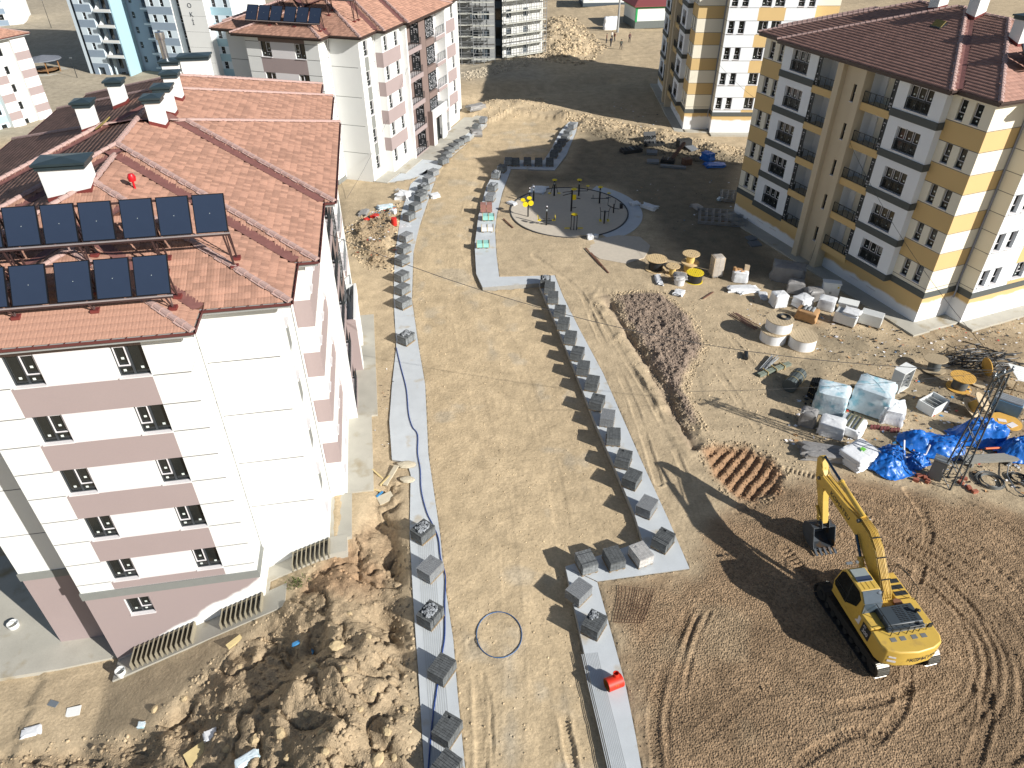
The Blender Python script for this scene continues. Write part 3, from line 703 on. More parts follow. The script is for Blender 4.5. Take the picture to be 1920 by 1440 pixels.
# ------------------------------------------------------------------ tiled roofs: the envelope of hipped rectangles
class Roof:
    def __init__(s, rects, eave, pu, pv): s.r, s.z, s.pu, s.pv = rects, eave, pu, pv
    def each(s, U, V):
        out = []
        for a, b, c, d in s.r:
            f = np.stack([s.pu * (U - a), s.pu * (b - U), s.pv * (V - c), s.pv * (d - V)], 0); out.append(f)
        return np.stack(out, 0)                    # rect, face, ...
    def h(s, U, V):
        U, V = np.asarray(U, float), np.asarray(V, float); return s.z + s.each(U, V).min(1).max(0)
    def hz(s, u, v): return float(s.h(np.array([u]), np.array([v]))[0])
    def cells(s):
        us = sorted({x for r in s.r for x in r[:2]}); vs = sorted({x for r in s.r for x in r[2:]})
        ins = lambda u, v: any(a < u < b and c < v < d for a, b, c, d in s.r)
        return us, vs, ins
def build_roof(parent, rf, tile, gut, n_parts=0, near=None, caps_parts=True, name="roof"):
    us, vs, ins = rf.cells()
    def dens(L, st):
        o = []
        for a, b in zip(L[:-1], L[1:]): o += list(np.linspace(a, b, max(1, int((b - a) / st)) + 1)[:-1])
        return np.array(o + [L[-1]])
    UU, VV = dens(us, 0.3), dens(vs, 0.3); Ug, Vg = np.meshgrid(UU, VV); H = rf.h(Ug, Vg) - 0.05
    nx = len(UU); V = np.stack([Ug.ravel(), Vg.ravel(), np.maximum(H, rf.z - 0.05).ravel()], 1)
    Fc = []
    for j in range(len(VV) - 1):
        for i in range(nx - 1):
            if ins((UU[i] + UU[i + 1]) / 2, (VV[j] + VV[j + 1]) / 2): Fc.append((j * nx + i, j * nx + i + 1, (j + 1) * nx + i + 1, (j + 1) * nx + i))
    root = link(name, fastmesh("roof_deck", V, Fc, MATS["tile_deck"]), parent)
    # eaves: soffit, fascia and gutter round the outline
    sf = MB()
    for j in range(len(vs) - 1):
        for i in range(len(us) - 1):
            if ins((us[i] + us[i + 1]) / 2, (vs[j] + vs[j + 1]) / 2):
                sf.poly([(us[i], vs[j], rf.z - 0.30), (us[i], vs[j + 1], rf.z - 0.30), (us[i + 1], vs[j + 1], rf.z - 0.30), (us[i + 1], vs[j], rf.z - 0.30)])
    sf.build("soffit", [MATS["soffit"]], parent)
    edges = []
    for j in range(len(vs) - 1):
        vm = (vs[j] + vs[j + 1]) / 2
        for i in range(len(us)):
            l_ = i > 0 and ins((us[i - 1] + us[i]) / 2, vm); r_ = i < len(us) - 1 and ins((us[i] + us[i + 1]) / 2, vm)
            if l_ != r_: edges.append(((us[i], vs[j]), (us[i], vs[j + 1]), (1 if l_ else -1, 0)))
    for i in range(len(us) - 1):
        um = (us[i] + us[i + 1]) / 2
        for j in range(len(vs)):
            b_ = j > 0 and ins(um, (vs[j - 1] + vs[j]) / 2); t_ = j < len(vs) - 1 and ins(um, (vs[j] + vs[j + 1]) / 2)
            if b_ != t_: edges.append(((us[i], vs[j]), (us[i + 1], vs[j]), (0, 1 if b_ else -1)))
    fa, gu = MB(), MB()
    for (a, b), (c, d), (nx_, ny_) in edges:
        fa.bar((a - nx_ * .02, b - ny_ * .02, rf.z - 0.17), (c - nx_ * .02, d - ny_ * .02, rf.z - 0.17), 0.04, 0.27)
        e = 0.06; dx, dy = (c - a), (d - b); L = math.hypot(dx, dy); dx, dy = dx / L * e, dy / L * e
        A = (a - dx + nx_ * .07, b - dy + ny_ * .07); B = (c + dx + nx_ * .07, d + dy + ny_ * .07)
        gu.bar((*A, rf.z - 0.12), (*B, rf.z - 0.12), 0.10, 0.02); 
        A2 = (A[0] + nx_ * .06, A[1] + ny_ * .06); B2 = (B[0] + nx_ * .06, B[1] + ny_ * .06)
        gu.bar((*A2, rf.z - 0.07), (*B2, rf.z - 0.07), 0.02, 0.12)
        for k in range(int(L / 0.55) + 1):
            t = (k + .5) * 0.55 / L
            if t < 1: gu.bar((a + (c - a) * t, b + (d - b) * t, rf.z + 0.0), (a + (c - a) * t + nx_ * .15, b + (d - b) * t + ny_ * .15, rf.z - 0.0), 0.03, 0.012)
    fa.build("fascia", [MATS["soffit"]] if gut == "gutter_maroon" else [MATS[gut]], parent); gu.build("gutter", [MATS[gut]], parent)
    VSEG = []
    vl = MB()
    for u0 in us:
        for v0 in vs:
            e = 1e-3; q = [ins(u0 + e * x, v0 + e * y) for x, y in ((1, 1), (1, -1), (-1, 1), (-1, -1))]
            if sum(q) != 3: continue
            x, y = [(1, 1), (1, -1), (-1, 1), (-1, -1)][q.index(False)]
            du, dv = -x, -y * rf.pu / rf.pv; P = None; t = 0.0
            while t < 14:
                u, v = u0 + du * t, v0 + dv * t; zz = rf.z + rf.pu * t
                if abs(rf.hz(u, v) - zz) > 0.02 and t > 0.2: break
                t += 0.25
            if t > 0.6:
                t -= 0.25; sx, sy = dv, -du; n = math.hypot(sx, sy); sx, sy = sx / n * .27, sy / n * .27
                VSEG.append((u0, v0, u0 + du * t, v0 + dv * t)); a_ = (u0, v0, rf.z + .05); b_ = (u0 + du * t, v0 + dv * t, rf.z + rf.pu * t + .05)
                vl.poly([(a_[0] - sx, a_[1] - sy, a_[2] + .05), (a_[0], a_[1], a_[2]), b_, (b_[0] - sx, b_[1] - sy, b_[2] + .05)]); vl.poly([a_, (a_[0] + sx, a_[1] + sy, a_[2] + .05), (b_[0] + sx, b_[1] + sy, b_[2] + .05), b_])
    # tiles: stepped courses of double-roll tiles on every face that is really exposed
    tw, tl = 0.26, 0.36
    px = np.array([0, .16, .34, .5, .5, .66, .84, 1.0]) * tw - tw / 2; pz = np.array([0, .035, .035, 0.004, 0.004, .035, .035, 0.0])
    prof = np.array([0, .22, .44, .56, .78, 1.0]) * tw - tw / 2; wv = .022 if tile == 'tile_terra' else .026; pz = np.array([.1, 1, .25, .25, 1, .1]) * wv; lf = .015 if tile == 'tile_terra' else .024
    k = len(prof)
    tv = np.concatenate([np.stack([prof, np.full(k, -tl * .53), pz + lf], 1), np.stack([prof, np.full(k, tl * .53), pz + 0.004], 1), np.stack([prof, np.full(k, -tl * .53), pz * 0.2 - 0.015], 1)])
    tf = [(i, i + 1, k + i + 1, k + i) for i in range(k - 1)] + [(2 * k + i, 2 * k + i + 1, i + 1, i) for i in range(k - 1)]
    allp = []
    for ri, (a, b, c, d) in enumerate(rf.r):
        for fi in range(4):
            p = rf.pu if fi < 2 else rf.pv; run = ((b - a) / 2) if fi < 2 else (d - c) / 2
            run = min(run, ((d - c) / 2 * rf.pv / p) if fi < 2 else ((b - a) / 2 * rf.pu / p))
            ln = (d - c) if fi < 2 else (b - a); ca_ = 1 / math.sqrt(1 + p * p); st = tl * ca_
            n1, n2 = int(run / st) + 1, int(ln / tw) + 1
            I, J = np.meshgrid(np.arange(n1), np.arange(n2)); off = (I + .45) * st; al = (J + .5) * tw + 0 * I
            I, off, al = I.ravel(), off.ravel(), al.ravel()
            if fi == 0: u, v, ang = a + off, d - al, -90
            elif fi == 1: u, v, ang = b - off, c + al, 90
            elif fi == 2: u, v, ang = a + al, c + off, 0
            else: u, v, ang = b - al, d - off, 180
            ok = (u > a) & (u < b) & (v > c) & (v < d); u, v, off = u[ok], v[ok], off[ok]
            E = rf.each(u, v); mine = E[ri, fi]; top = E.min(1).max(0)
            ok = (mine <= E[ri].min(0) + 1e-6) & (E[ri].min(0) >= top - 1e-6)
            for x0_, y0_, x1_, y1_ in VSEG: ok &= pline([(x0_, y0_), (x1_, y1_)], u, v)[0] > .2
            u, v = u[ok], v[ok]; z = rf.z + mine[ok]
            Rm = np.array(Matrix.Rotation(R(ang), 3, 'Z') @ Matrix.Rotation(math.atan(p), 3, 'X'))
            allp.append((u, v, z, Rm))
    if n_parts and near is not None:
        # the tiles nearest the viewer are single objects sharing meshes
        cand = []
        for gi, (u, v, z, Rm) in enumerate(allp):
            dd = (u - near[0]) ** 2 + (v - near[1]) ** 2; cand += [(dd[i], gi, i) for i in range(len(u))]
        cand.sort(); take = {(g, i) for _, g, i in cand[:n_parts]}; tmesh = {}
        for g, (u, v, z, Rm) in enumerate(allp):
            keep = np.ones(len(u), bool)
            for i in range(len(u)):
                if (g, i) in take:
                    keep[i] = False
                    if g not in tmesh:
                        tmesh[g] = fastmesh("roof_tile", tv @ Rm.T, tf, MATS[tile])
                    link("roof_tile", tmesh[g], root, (u[i], v[i], z[i] + RNG.uniform(-.004, .004)))
            allp[g] = (u[keep], v[keep], z[keep], Rm)
    VS, FS, n0 = [], [], 0
    for u, v, z, Rm in allp:
        if not len(u): continue
        q = tv @ Rm.T; z = z + RNG.uniform(-.005, .005, len(z))
        VS.append((q[None] + np.stack([u, v, z], 1)[:, None]).reshape(-1, 3)); f = (np.array(tf)[None] + (np.arange(len(u)) * len(tv))[:, None, None]).reshape(-1, 4) + n0; FS.append(f); n0 += len(u) * len(tv)
    link("roof_tiles", fastmesh("roof_tiles", np.concatenate(VS), np.concatenate(FS), MATS[tile]), root, kind="stuff")
    # hip and ridge tiles bedded in mortar, metal valleys
    capm = MB(); nn = 5
    for kx in range(nn):
        a0, a1 = math.pi * kx / nn, math.pi * (kx + 1) / nn
        for x0, x1, r0, r1 in ((-.24, .20, .15, .12),):
            capm.poly([(x0, r0 * math.cos(a0), r0 * math.sin(a0)), (x0, r0 * math.cos(a1), r0 * math.sin(a1)), (x1, r1 * math.cos(a1), r1 * math.sin(a1)), (x1, r1 * math.cos(a0), r1 * math.sin(a0))])
    capm.poly([(-.24, .15 * math.cos(math.pi * kx / nn), .15 * math.sin(math.pi * kx / nn)) for kx in range(nn + 1)])
    cm = capm.mesh("ridge_tile", [MATS["ridge_mortar"]])
    mort = MB(); allcaps = MB(); cnt = 0
    def lay(P, Q):
        nonlocal cnt
        P, Q = np.array(P, float), np.array(Q, float); L = np.linalg.norm(Q - P); n = int(L / 0.4)
        if n < 1: return
        for i in range(n):
            p = P + (Q - P) * (i + .5) / n
            if rf.hz(p[0], p[1]) - p[2] > 0.04: continue
            d = (Q - P) / L; yaw = math.atan2(d[1], d[0]); pit = math.asin(d[2])
            Mx = Matrix.Rotation(yaw, 3, 'Z') @ Matrix.Rotation(-pit, 3, 'Y')
            if caps_parts:
                o = link("ridge_tile", cm, root, (p[0], p[1], p[2] + 0.01)); o.rotation_euler = Mx.to_euler()
            else:
                i0 = len(allcaps.v); allcaps.v += [tuple(Mx @ Vector(q) + Vector(p)) for q in capm.v]; allcaps.f += [tuple(i0 + t for t in f) for f in capm.f]; allcaps.m += [0] * len(capm.f)
            a_, b_ = p - d * 0.21, p + d * 0.21
            sd = np.array([-d[1], d[0], 0]); sd /= np.linalg.norm(sd) + 1e-9; w_ = 0.17 + 0.03 * math.sin(i * 2.3)
            mort.poly([tuple(a_ - sd * w_ + (0, 0, .03)), tuple(b_ - sd * w_ + (0, 0, .03)), tuple(b_ + (0, 0, .09)), tuple(a_ + (0, 0, .09))])
            mort.poly([tuple(a_ + (0, 0, .09)), tuple(b_ + (0, 0, .09)), tuple(b_ + sd * w_ + (0, 0, .03)), tuple(a_ + sd * w_ + (0, 0, .03))])
    for a, b, c, d in rf.r:
        t = min((b - a) / 2 * rf.pu, (d - c) / 2 * rf.pv); du, dv = t / rf.pu, t / rf.pv; z = rf.z; zt = z + t
        lay((a, c, z), (a + du, c + dv, zt)); lay((b, c, z), (b - du, c + dv, zt)); lay((a, d, z), (a + du, d - dv, zt)); lay((b, d, z), (b - du, d - dv, zt))
        lay((a + du, c + dv, zt), (b - du, d - dv, zt))
    mort.build("ridge_bedding", [MATS["ridge_mortar"]], root, kind="stuff")
    if not caps_parts and allcaps.f: allcaps.build("ridge_tiles", [MATS["ridge_mortar"]], root, kind="stuff")
    if vl.f: vl.build("valley_flashing", [mat("valley_metal", srgb(124, 84, 78), .6, var=.15)], root)
    return root
def chimney(parent, rf, u, v, w, d, h, flue=False):
    z = rf.hz(u, v); lo = min(rf.hz(u + a * w / 2, v + b * d / 2) for a in (-1, 1) for b in (-1, 1)) - 0.1
    m = MB(); m.box((u, v, (lo + z + h) / 2), (w, d, z + h - lo)); o = m.build("chimney", [MATS["white_plaster"]], parent)
    f = MB(); pts = [(-1, -1), (1, -1), (1, 1), (-1, 1)]; q = []
    for a, b in pts: q.append((u + a * (w / 2 + .02), v + b * (d / 2 + .02)))
    for i in range(4):
        a, b = q[i], q[(i + 1) % 4]; za, zb = rf.hz(*a), rf.hz(*b)
        f.poly([(*a, za - .1), (*b, zb - .1), (*b, zb + .22), (*a, za + .22)])
    f.build("flashing", [MATS["flash_red"]], o)
    c = MB(); c.box((u, v, z + h + .1), (w + .16, d + .16, .2)); c.box((u, v, z + h + .24), (w + .34, d + .34, .1))
    c.poly([(u - w / 2 - .17, v - d / 2 - .17, z + h + .29), (u + w / 2 + .17, v - d / 2 - .17, z + h + .29), (u, v, z + h + .40)]); c.poly([(u + w / 2 + .17, v - d / 2 - .17, z + h + .29), (u + w / 2 + .17, v + d / 2 + .17, z + h + .29), (u, v, z + h + .40)])
    c.poly([(u + w / 2 + .17, v + d / 2 + .17, z + h + .29), (u - w / 2 - .17, v + d / 2 + .17, z + h + .29), (u, v, z + h + .40)]); c.poly([(u - w / 2 - .17, v + d / 2 + .17, z + h + .29), (u - w / 2 - .17, v - d / 2 - .17, z + h + .29), (u, v, z + h + .40)])
    c.build("chimney_cap", [MATS["cap_green"]], o)
    if flue:
        t = MB(); t.lathe([(.22, 0), (.22, 1.3), (.3, 1.3), (.32, 1.5), (.3, 1.75), (.0, 1.8)], 14, 0, (u - w * .22, v, z + h + .3)); t.build("flue", [mat("steel", srgb(190, 192, 196), 0.25, metal=0.9, var=0.05)], o, 40)
    return o
def ribbon_box(mb, pts, z0, z1, out, m=0):
    """a moulding of square section along an outline (outward = right of travel), ends butted"""
    for i, ((x0, y0), (x1, y1)) in enumerate(zip(pts[:-1], pts[1:])):
        L = math.hypot(x1 - x0, y1 - y0)
        if L < 1e-6: continue
        dx, dy = (x1 - x0) / L, (y1 - y0) / L; nx, ny = dy, -dx; e = 0.004 * (i % 2)
        mb.box(((x0 + x1) / 2 + nx * (out / 2 - .01), (y0 + y1) / 2 + ny * (out / 2 - .01), (z0 + z1) / 2), (L + 2 * out - .01, out + .02, z1 - z0 - 2 * e), m, rz=math.atan2(dy, dx))
STOREY = 2.97
def pink_block(name, label, O, th, V, zbase, detail_side=True, near_parts=0, group=None):
    """five-storey block with pink bands; V = depths where the long side steps"""
    B = thing(name, label, "apartment block", (O[0], O[1], 0), R(th), group)
    v1, v2, v3, v4, v5, v6 = V; vend = v6 + 1.85; uc = -3.83; mr = lambda u: 2 * uc - u
    zt = 14.98; W = Wall(); jt = 0.055
    sills = [1.1 + STOREY * k for k in range(5)]; heads = [z + 1.47 for z in sills]
    joints4 = [0.23 + STOREY * k for k in range(1, 5)]
    def jrects(L, zs): return [(0, L, z - jt, z, "joint", 0.015) for z in zs]
    # --- end bay with pink bands (front, and the same at the back)
    def endbay(p0, p1, front=True):
        L = 8.44; r = []
        bz = [z for a in zip(sills, heads) for z in a]
        r += [(0, 1.58, z - jt, z, "joint", .015) for z in bz] + [(6.91, L, z - jt, z, "joint", .015) for z in bz]
        r += [(1.58, 6.91, 0.5, zt, "panel_white", 0)]
        for k in range(5): r.append((1.58, 6.91, heads[k], heads[k] + 1.43 if k < 4 else zt, "pink" if k < 4 else "taupe", 0))
        r.append((1.58, 6.91, 0.5, sills[0] - .07, "pink", 0))
        for k in range(5): r += [(1.74, 2.94, sills[k], heads[k], None, .2), (5.69, 6.91, sills[k], heads[k], None, .2)]
        r += [(0, L, zbase, 0.0, "pink_wash", 0), (1.74, 2.94, -1.62, -.36, None, .2)]
        fr = W.run(p0, p1, zbase, zt, "white_plaster", r, "white_plaster")
        if front:
            for k in range(5):
                add_window(B, fr, 1.74, sills[k], 1.2, 1.47, .2, "casement"); add_window(B, fr, 5.69, sills[k], 1.22, 1.47, .2, "casement_m")
            add_window(B, fr, 1.74, -1.62, 1.2, 1.26, .2, "casement")
    endbay((mr(.39), 0), (.39, 0)); endbay((.39, vend), (mr(.39), vend), False)
    # --- set-back gable strips beside the bays
    for a, b in (((.39, 1.85), (3.9, 1.85)), ((mr(3.9), 1.85), (mr(.39), 1.85)), ((3.9, v6), (.39, v6)), ((mr(.39), v6), (mr(3.9), v6))):
        W.run(a, b, zbase, zt, "white_plaster", [(.0, 3.2, z - jt, z, "joint", .015) for z in joints4] + ([(0, 3.51, zbase, -.02, "pink", 0)] if a[0] < uc and a[1] < 5 else []))
    bz = [z for a in zip(sills, heads) for z in a]
    for a, b in (((.39, 0), (.39, 1.85)), ((mr(.39), 1.85), (mr(.39), 0)), ((.39, v6), (.39, vend)), ((mr(.39), vend), (mr(.39), v6))):
        W.run(a, b, zbase, zt, "white_plaster", [(0, 1.85, z - jt, z, "joint", .015) for z in bz] + [(0, 1.85, zbase, 0, "pink_wash", 0)])
    # --- right-hand long side
    def slots(L, s0, s1, z0=0):
        r = []
        for k in range(5): r.append((s0, s1, sills[k] - 0.02, heads[k], None, .22))
        for k in range(4): r.append((s0, s1, heads[k] + .02, sills[k + 1] - .12, "cornice_grey", .04))
        return r
    def banded(L, s0, s1): return [(s0, s1, heads[k] - .03, heads[k] + 1.45, "pink", 0) for k in range(4)]
    def addside(sgn):
        X = (lambda u: u) if sgn > 0 else mr
        def run(pa, pb, rects, base="white_plaster", z0=zbase, z1=zt, rev=None):
            if sgn > 0: return W.run((X(pa[0]), pa[1]), (X(pb[0]), pb[1]), z0, z1, base, rects, rev)
            L = math.hypot(pb[0] - pa[0], pb[1] - pa[1])
            return W.run((X(pb[0]), pb[1]), (X(pa[0]), pa[1]), z0, z1, base, [(L - b, L - a, c, d, m, e) for a, b, c, d, m, e in rects], rev)
        win = sgn > 0 and detail_side
        for pa, pb in (((3.9, v1), (3.9, v2)), ((3.9, v5), (3.9, v6))):
            L = pb[1] - pa[1]; fr = run(pa, pb, slots(L, 1.0, 1.95) + [(0, .98, z - jt, z, "joint", .015) for z in joints4] + [(1.97, L, z - jt, z, "joint", .015) for z in joints4])
            if win and pa[1] < 6:
                for k in range(5): add_window(B, fr, 1.0, sills[k] - .02, .95, 1.49, .22, "slot")
        run((3.9, v2), (4.85, v2), [(0, .95, heads[k] - .03, heads[k] + 1.45, "pink", 0) for k in range(4)]); run((4.85, v5), (3.9, v5), [(0, .95, heads[k] - .03, heads[k] + 1.45, "pink", 0) for k in range(4)])
        for pa, pb in (((4.85, v2), (4.85, v3)), ((4.85, v4), (4.85, v5))):
            L = pb[1] - pa[1]; ws = [(.5, 1.35), (L - 1.75, L - .9)] if L < 6 else [(.6, 1.45), (L / 2 - .45, L / 2 + .4), (L - 1.6, L - .75)]
            fr = run(pa, pb, banded(L, 0, L - .35) + [(a, b, sills[k], heads[k], None, .2) for a, b in ws for k in range(5)])
            if win:
                for a, b in ws:
                    for k in range(5): add_window(B, fr, a, sills[k], b - a, 1.47, .2, "slot")
        # middle: fins, balconies, stair screens, entrance
        m0, m1 = v3, v4; f = (m1 - m0) / 11.8
        c = [m0, m0 + .3, m0 + 4.1 * f, m0 + 5.9 * f, m0 + 8.5 * f, m1 - .35, m1]
        for a, b, ua, ub in ((c[0], c[1], 4.85, 4.2), (c[5], c[6], 4.2, 4.85)):
            run((ua, a), (5.45, a), []); run((5.45, a), (5.45, b), []); run((5.45, b), (ub, b), [])
        run((4.2, c[1]), (4.2, c[2]), [(.9, 1.8, z - 1.1 + .2, z + 1.0, "glass_dark", .15) for z in [s + 0 for s in sills]], "taupe")
        run((4.2, c[2]), (5.2, c[2]), [], "taupe"); run((5.2, c[2]), (5.2, c[3]), [], "taupe"); run((5.2, c[3]), (4.6, c[3]), [], "taupe")
        run((4.6, c[3]), (4.6, c[4]), [(.2, c[4] - c[3] - .2, h - 1.2, h + .55, "glass_dark", .2) for h in heads], "taupe")
        run((4.6, c[4]), (4.2, c[4]), [], "taupe"); run((4.2, c[4]), (4.2, c[5]), [(.6, 1.5, s - .9, s + 1.0, "glass_dark", .15) for s in sills], "panel_white")
        if sgn < 0: return
        for k in range(5):
            zf = 0.2 + STOREY * k
            sl_ = MB(); sl_.box((4.83, (c[1] + c[2]) / 2, zf - .08), (1.23, c[2] - c[1] - .02, .16)); sl_.build("balcony_floor", [MATS["panel_white"]], B)
            pa_ = MB(); pa_.box((5.38, (c[1] + c[2]) / 2, zf - .22), (.14, c[2] - c[1] - .02, .5)); pa_.build("balcony_parapet", [MATS["pink"]], B)
            sl_ = MB(); sl_.box((4.83, (c[4] + c[5]) / 2, zf - .08), (1.23, c[5] - c[4] - .02, .16)); sl_.build("balcony_floor", [MATS["panel_white"]], B)
            pa_ = MB(); pa_.box((5.38, (c[4] + c[5]) / 2, zf - .25), (.14, c[5] - c[4] - .02, .42)); pa_.build("balcony_parapet", [MATS["pink"]], B)
            railing(B, (5.40, c[4] + .05), (5.40, c[5] - .05), zf, 1.0, grey=True, gap=.16)
            railing(B, (5.40, c[1] + .05), (5.40, c[2] - .05), zf + .05, .75, grey=False, gap=.16)
            screen(B, (4.3, c[2] - .35), (5.3, c[2] - .35), zf + .2, 2.2)
            if k > 0 or not detail_side:
                screen(B, (5.22, c[3] + .05), (5.22, c[4] - .1), zf + .25, 2.0)
                screen(B, (4.65, c[4] - .04), (5.2, c[4] - .04), zf + .25, 2.0)
            pb_ = MB(); pb_.box((4.92, (c[3] + c[4]) / 2, zf - .32), (.62, c[4] - c[3] - .02, .7)); pb_.build("landing_panel", [MATS["taupe"]], B)
        # entrance porch
        y0, y1 = c[3] - .9, c[4] + 1.3; x0, x1 = 4.62, 5.9
        p = MB(); p.box(((x0 + x1) / 2, (y0 + y1) / 2, 3.5), (x1 - x0 - .2, y1 - y0 - .2, .16)); p.box((x1 - .09, (y0 + y1) / 2, 3.85), (.18, y1 - y0, 1.1)); p.box(((x0 + x1) / 2 - .1, y1 - .09, 3.84), (x1 - x0 - .22, .16, 1.06)); p.box((x1 - .1, y0 + .5, 1.65), (.16, 1.0, 3.3)); p.box((x1 - .1, y1 - 1.2, 1.65), (.17, 1.3, 3.3)); p.box(((x0 + x1) / 2, y1 - .1, 1.6), (x1 - x0 - .3, .16, 3.3)); p.build("entrance_porch", [MATS["white_plaster"]], B)
        p = MB(); p.box(((x0 + x1) / 2 - .02, y0 + .02, 2.0), (x1 - x0 - .06, .14, 4.0)); p.box(((x0 + x1) / 2 - .02, y0 + .02, 4.15), (x1 - x0 - .06, .13, .28)); p.build("porch_side", [MATS["pink" if O[1] < 50 else "taupe"]], B)
        g = MB(); g.box((x1 - .45, (y0 + y1) / 2 - .2, 1.4), (.05, 1.6, 2.8)); g.build("entrance_door", [MATS["glass_dark"]], B)
    addside(1); addside(-1)
    W.build("wall", B)
    # cornice over the basement on both end bays
    cb = MB(); ribbon_box(cb, [(mr(.39), 1.85), (mr(.39), 0), (.39, 0), (.39, 1.85)], 0.0, .5, .07); cb.build("cornice", [MATS["cornice_grey"]], B)
    cb = MB(); ribbon_box(cb, [(mr(3.9), 1.85), (mr(.39), 1.85)], 0.0, .5, .07); cb.build("cornice", [MATS["cornice_grey"]], B)
    # downpipes
    for u, v in ((.47, 1.77), (mr(.47), 1.77), (3.98, v2 - .08)):
        d = MB(); d.tube([(u + .25, v - .3, zt - .1), (u + .05, v - .05, zt - .6), (u, v, zt - 1.2), (u, v, zbase + 3.2 if u < 0 else 0.3)], .055, 8); d.build("downpipe", [MATS["pipe_white"]], B, 50)
    # roof
    L_ = lambda u: -8.2 - u                    # mirrored eaves
    rf = Roof([(L_(1.06), 1.06, -.55, vend + .55), (L_(4.61), 4.61, v1 - .75, v6 + .75), (L_(5.55), 5.55, v2 - .5, v5 + .5), (L_(6.15), 6.15, v3 - .6, v4 + .6)], 15.2, .32, .365)
    return B, rf

def solar_rack(name, label, B, O, th, u0, n, w, gap, v0, z0, v1, z1, rf, extra_gap=(), legs=True):
    """a row of flat collectors on a steel rack; stands on the roof, so a thing of its own"""
    T = thing(name, label, "solar panels", (O[0], O[1], 0), R(th), "solar collector racks on the roofs")
    d = Vector((0, v1 - v0, z1 - z0)); Ls = d.length; tilt = math.atan2(z1 - z0, v1 - v0)
    bl = mat("collector_glass", srgb(44, 54, 72), 0.16, var=0.10, vs=.6, fine=0, spec=0.6); rim = mat("collector_rim", srgb(26, 28, 32), 0.4, metal=.4, var=0); st = mat("rack_steel", srgb(64, 44, 42), 0.6, var=0.1); ch = mat("rack_light", srgb(176, 168, 168), 0.4, metal=.4, var=.05)
    key = ("col", round(w, 2), round(Ls, 2))
    if key not in WIN:
        a = MB(); a.box((w / 2, Ls / 2, -.04), (w, Ls, .08)); f = MB(); f.poly([(.035, .035, .004), (w - .035, .035, .004), (w - .035, Ls - .035, .004), (.035, Ls - .035, .004)]); f.box((w / 2, Ls / 2, .006), (.02, .02, .006), 1)
        WIN[key] = (a.mesh("collector", [rim]), f.mesh("pane", [bl, MATS["sticker"]]))
    u = u0; us = []
    for i in range(n):
        o = link("collector", WIN[key][0], T, (u, v0, z0)); o.rotation_euler = (tilt, 0, 0); link("pane", WIN[key][1], o); us.append(u); u -= w + gap + (.16 if i in extra_gap else 0)
    uL, uR = us[-1], us[0] + w
    b = MB(); b.bar((uL, v0 - .02, z0 - .12), (uR + .05, v0 - .02, z0 - .12), .06, .08); b.bar((uL, v1 + .0, z1 - .14), (uR, v1, z1 - .14), .06, .08); b.build("rack_rail", [st], T)
    b = MB(); b.bar((uL, v0 - .05, z0 - .045), (uR + .06, v0 - .05, z0 - .045), .05, .05); b.build("header_pipe", [ch], T)
    k = 0; uu = uR - .25
    while uu > uL and legs:
        for vv, zz in ((v0, z0 - .15), (v1, z1 - .16)):
            zr = rf.hz(uu, vv + .15)
            m = MB(); m.bar((uu, vv, zz), (uu + .12, vv + .15, zr + .02), .06); m.bar((uu, (v0 + v1) / 2, (z0 + z1) / 2 - .15), (uu + .12, vv + .15, zr + .1), .045); m.build("leg", [st], T)
            m = MB(); m.box((uu + .12, vv + .15, zr + .05), (.3, .3, .12)); m.build("footing", [MATS["flash_red"]], T)
        uu -= 2 * (w + gap); k += 1
    return T

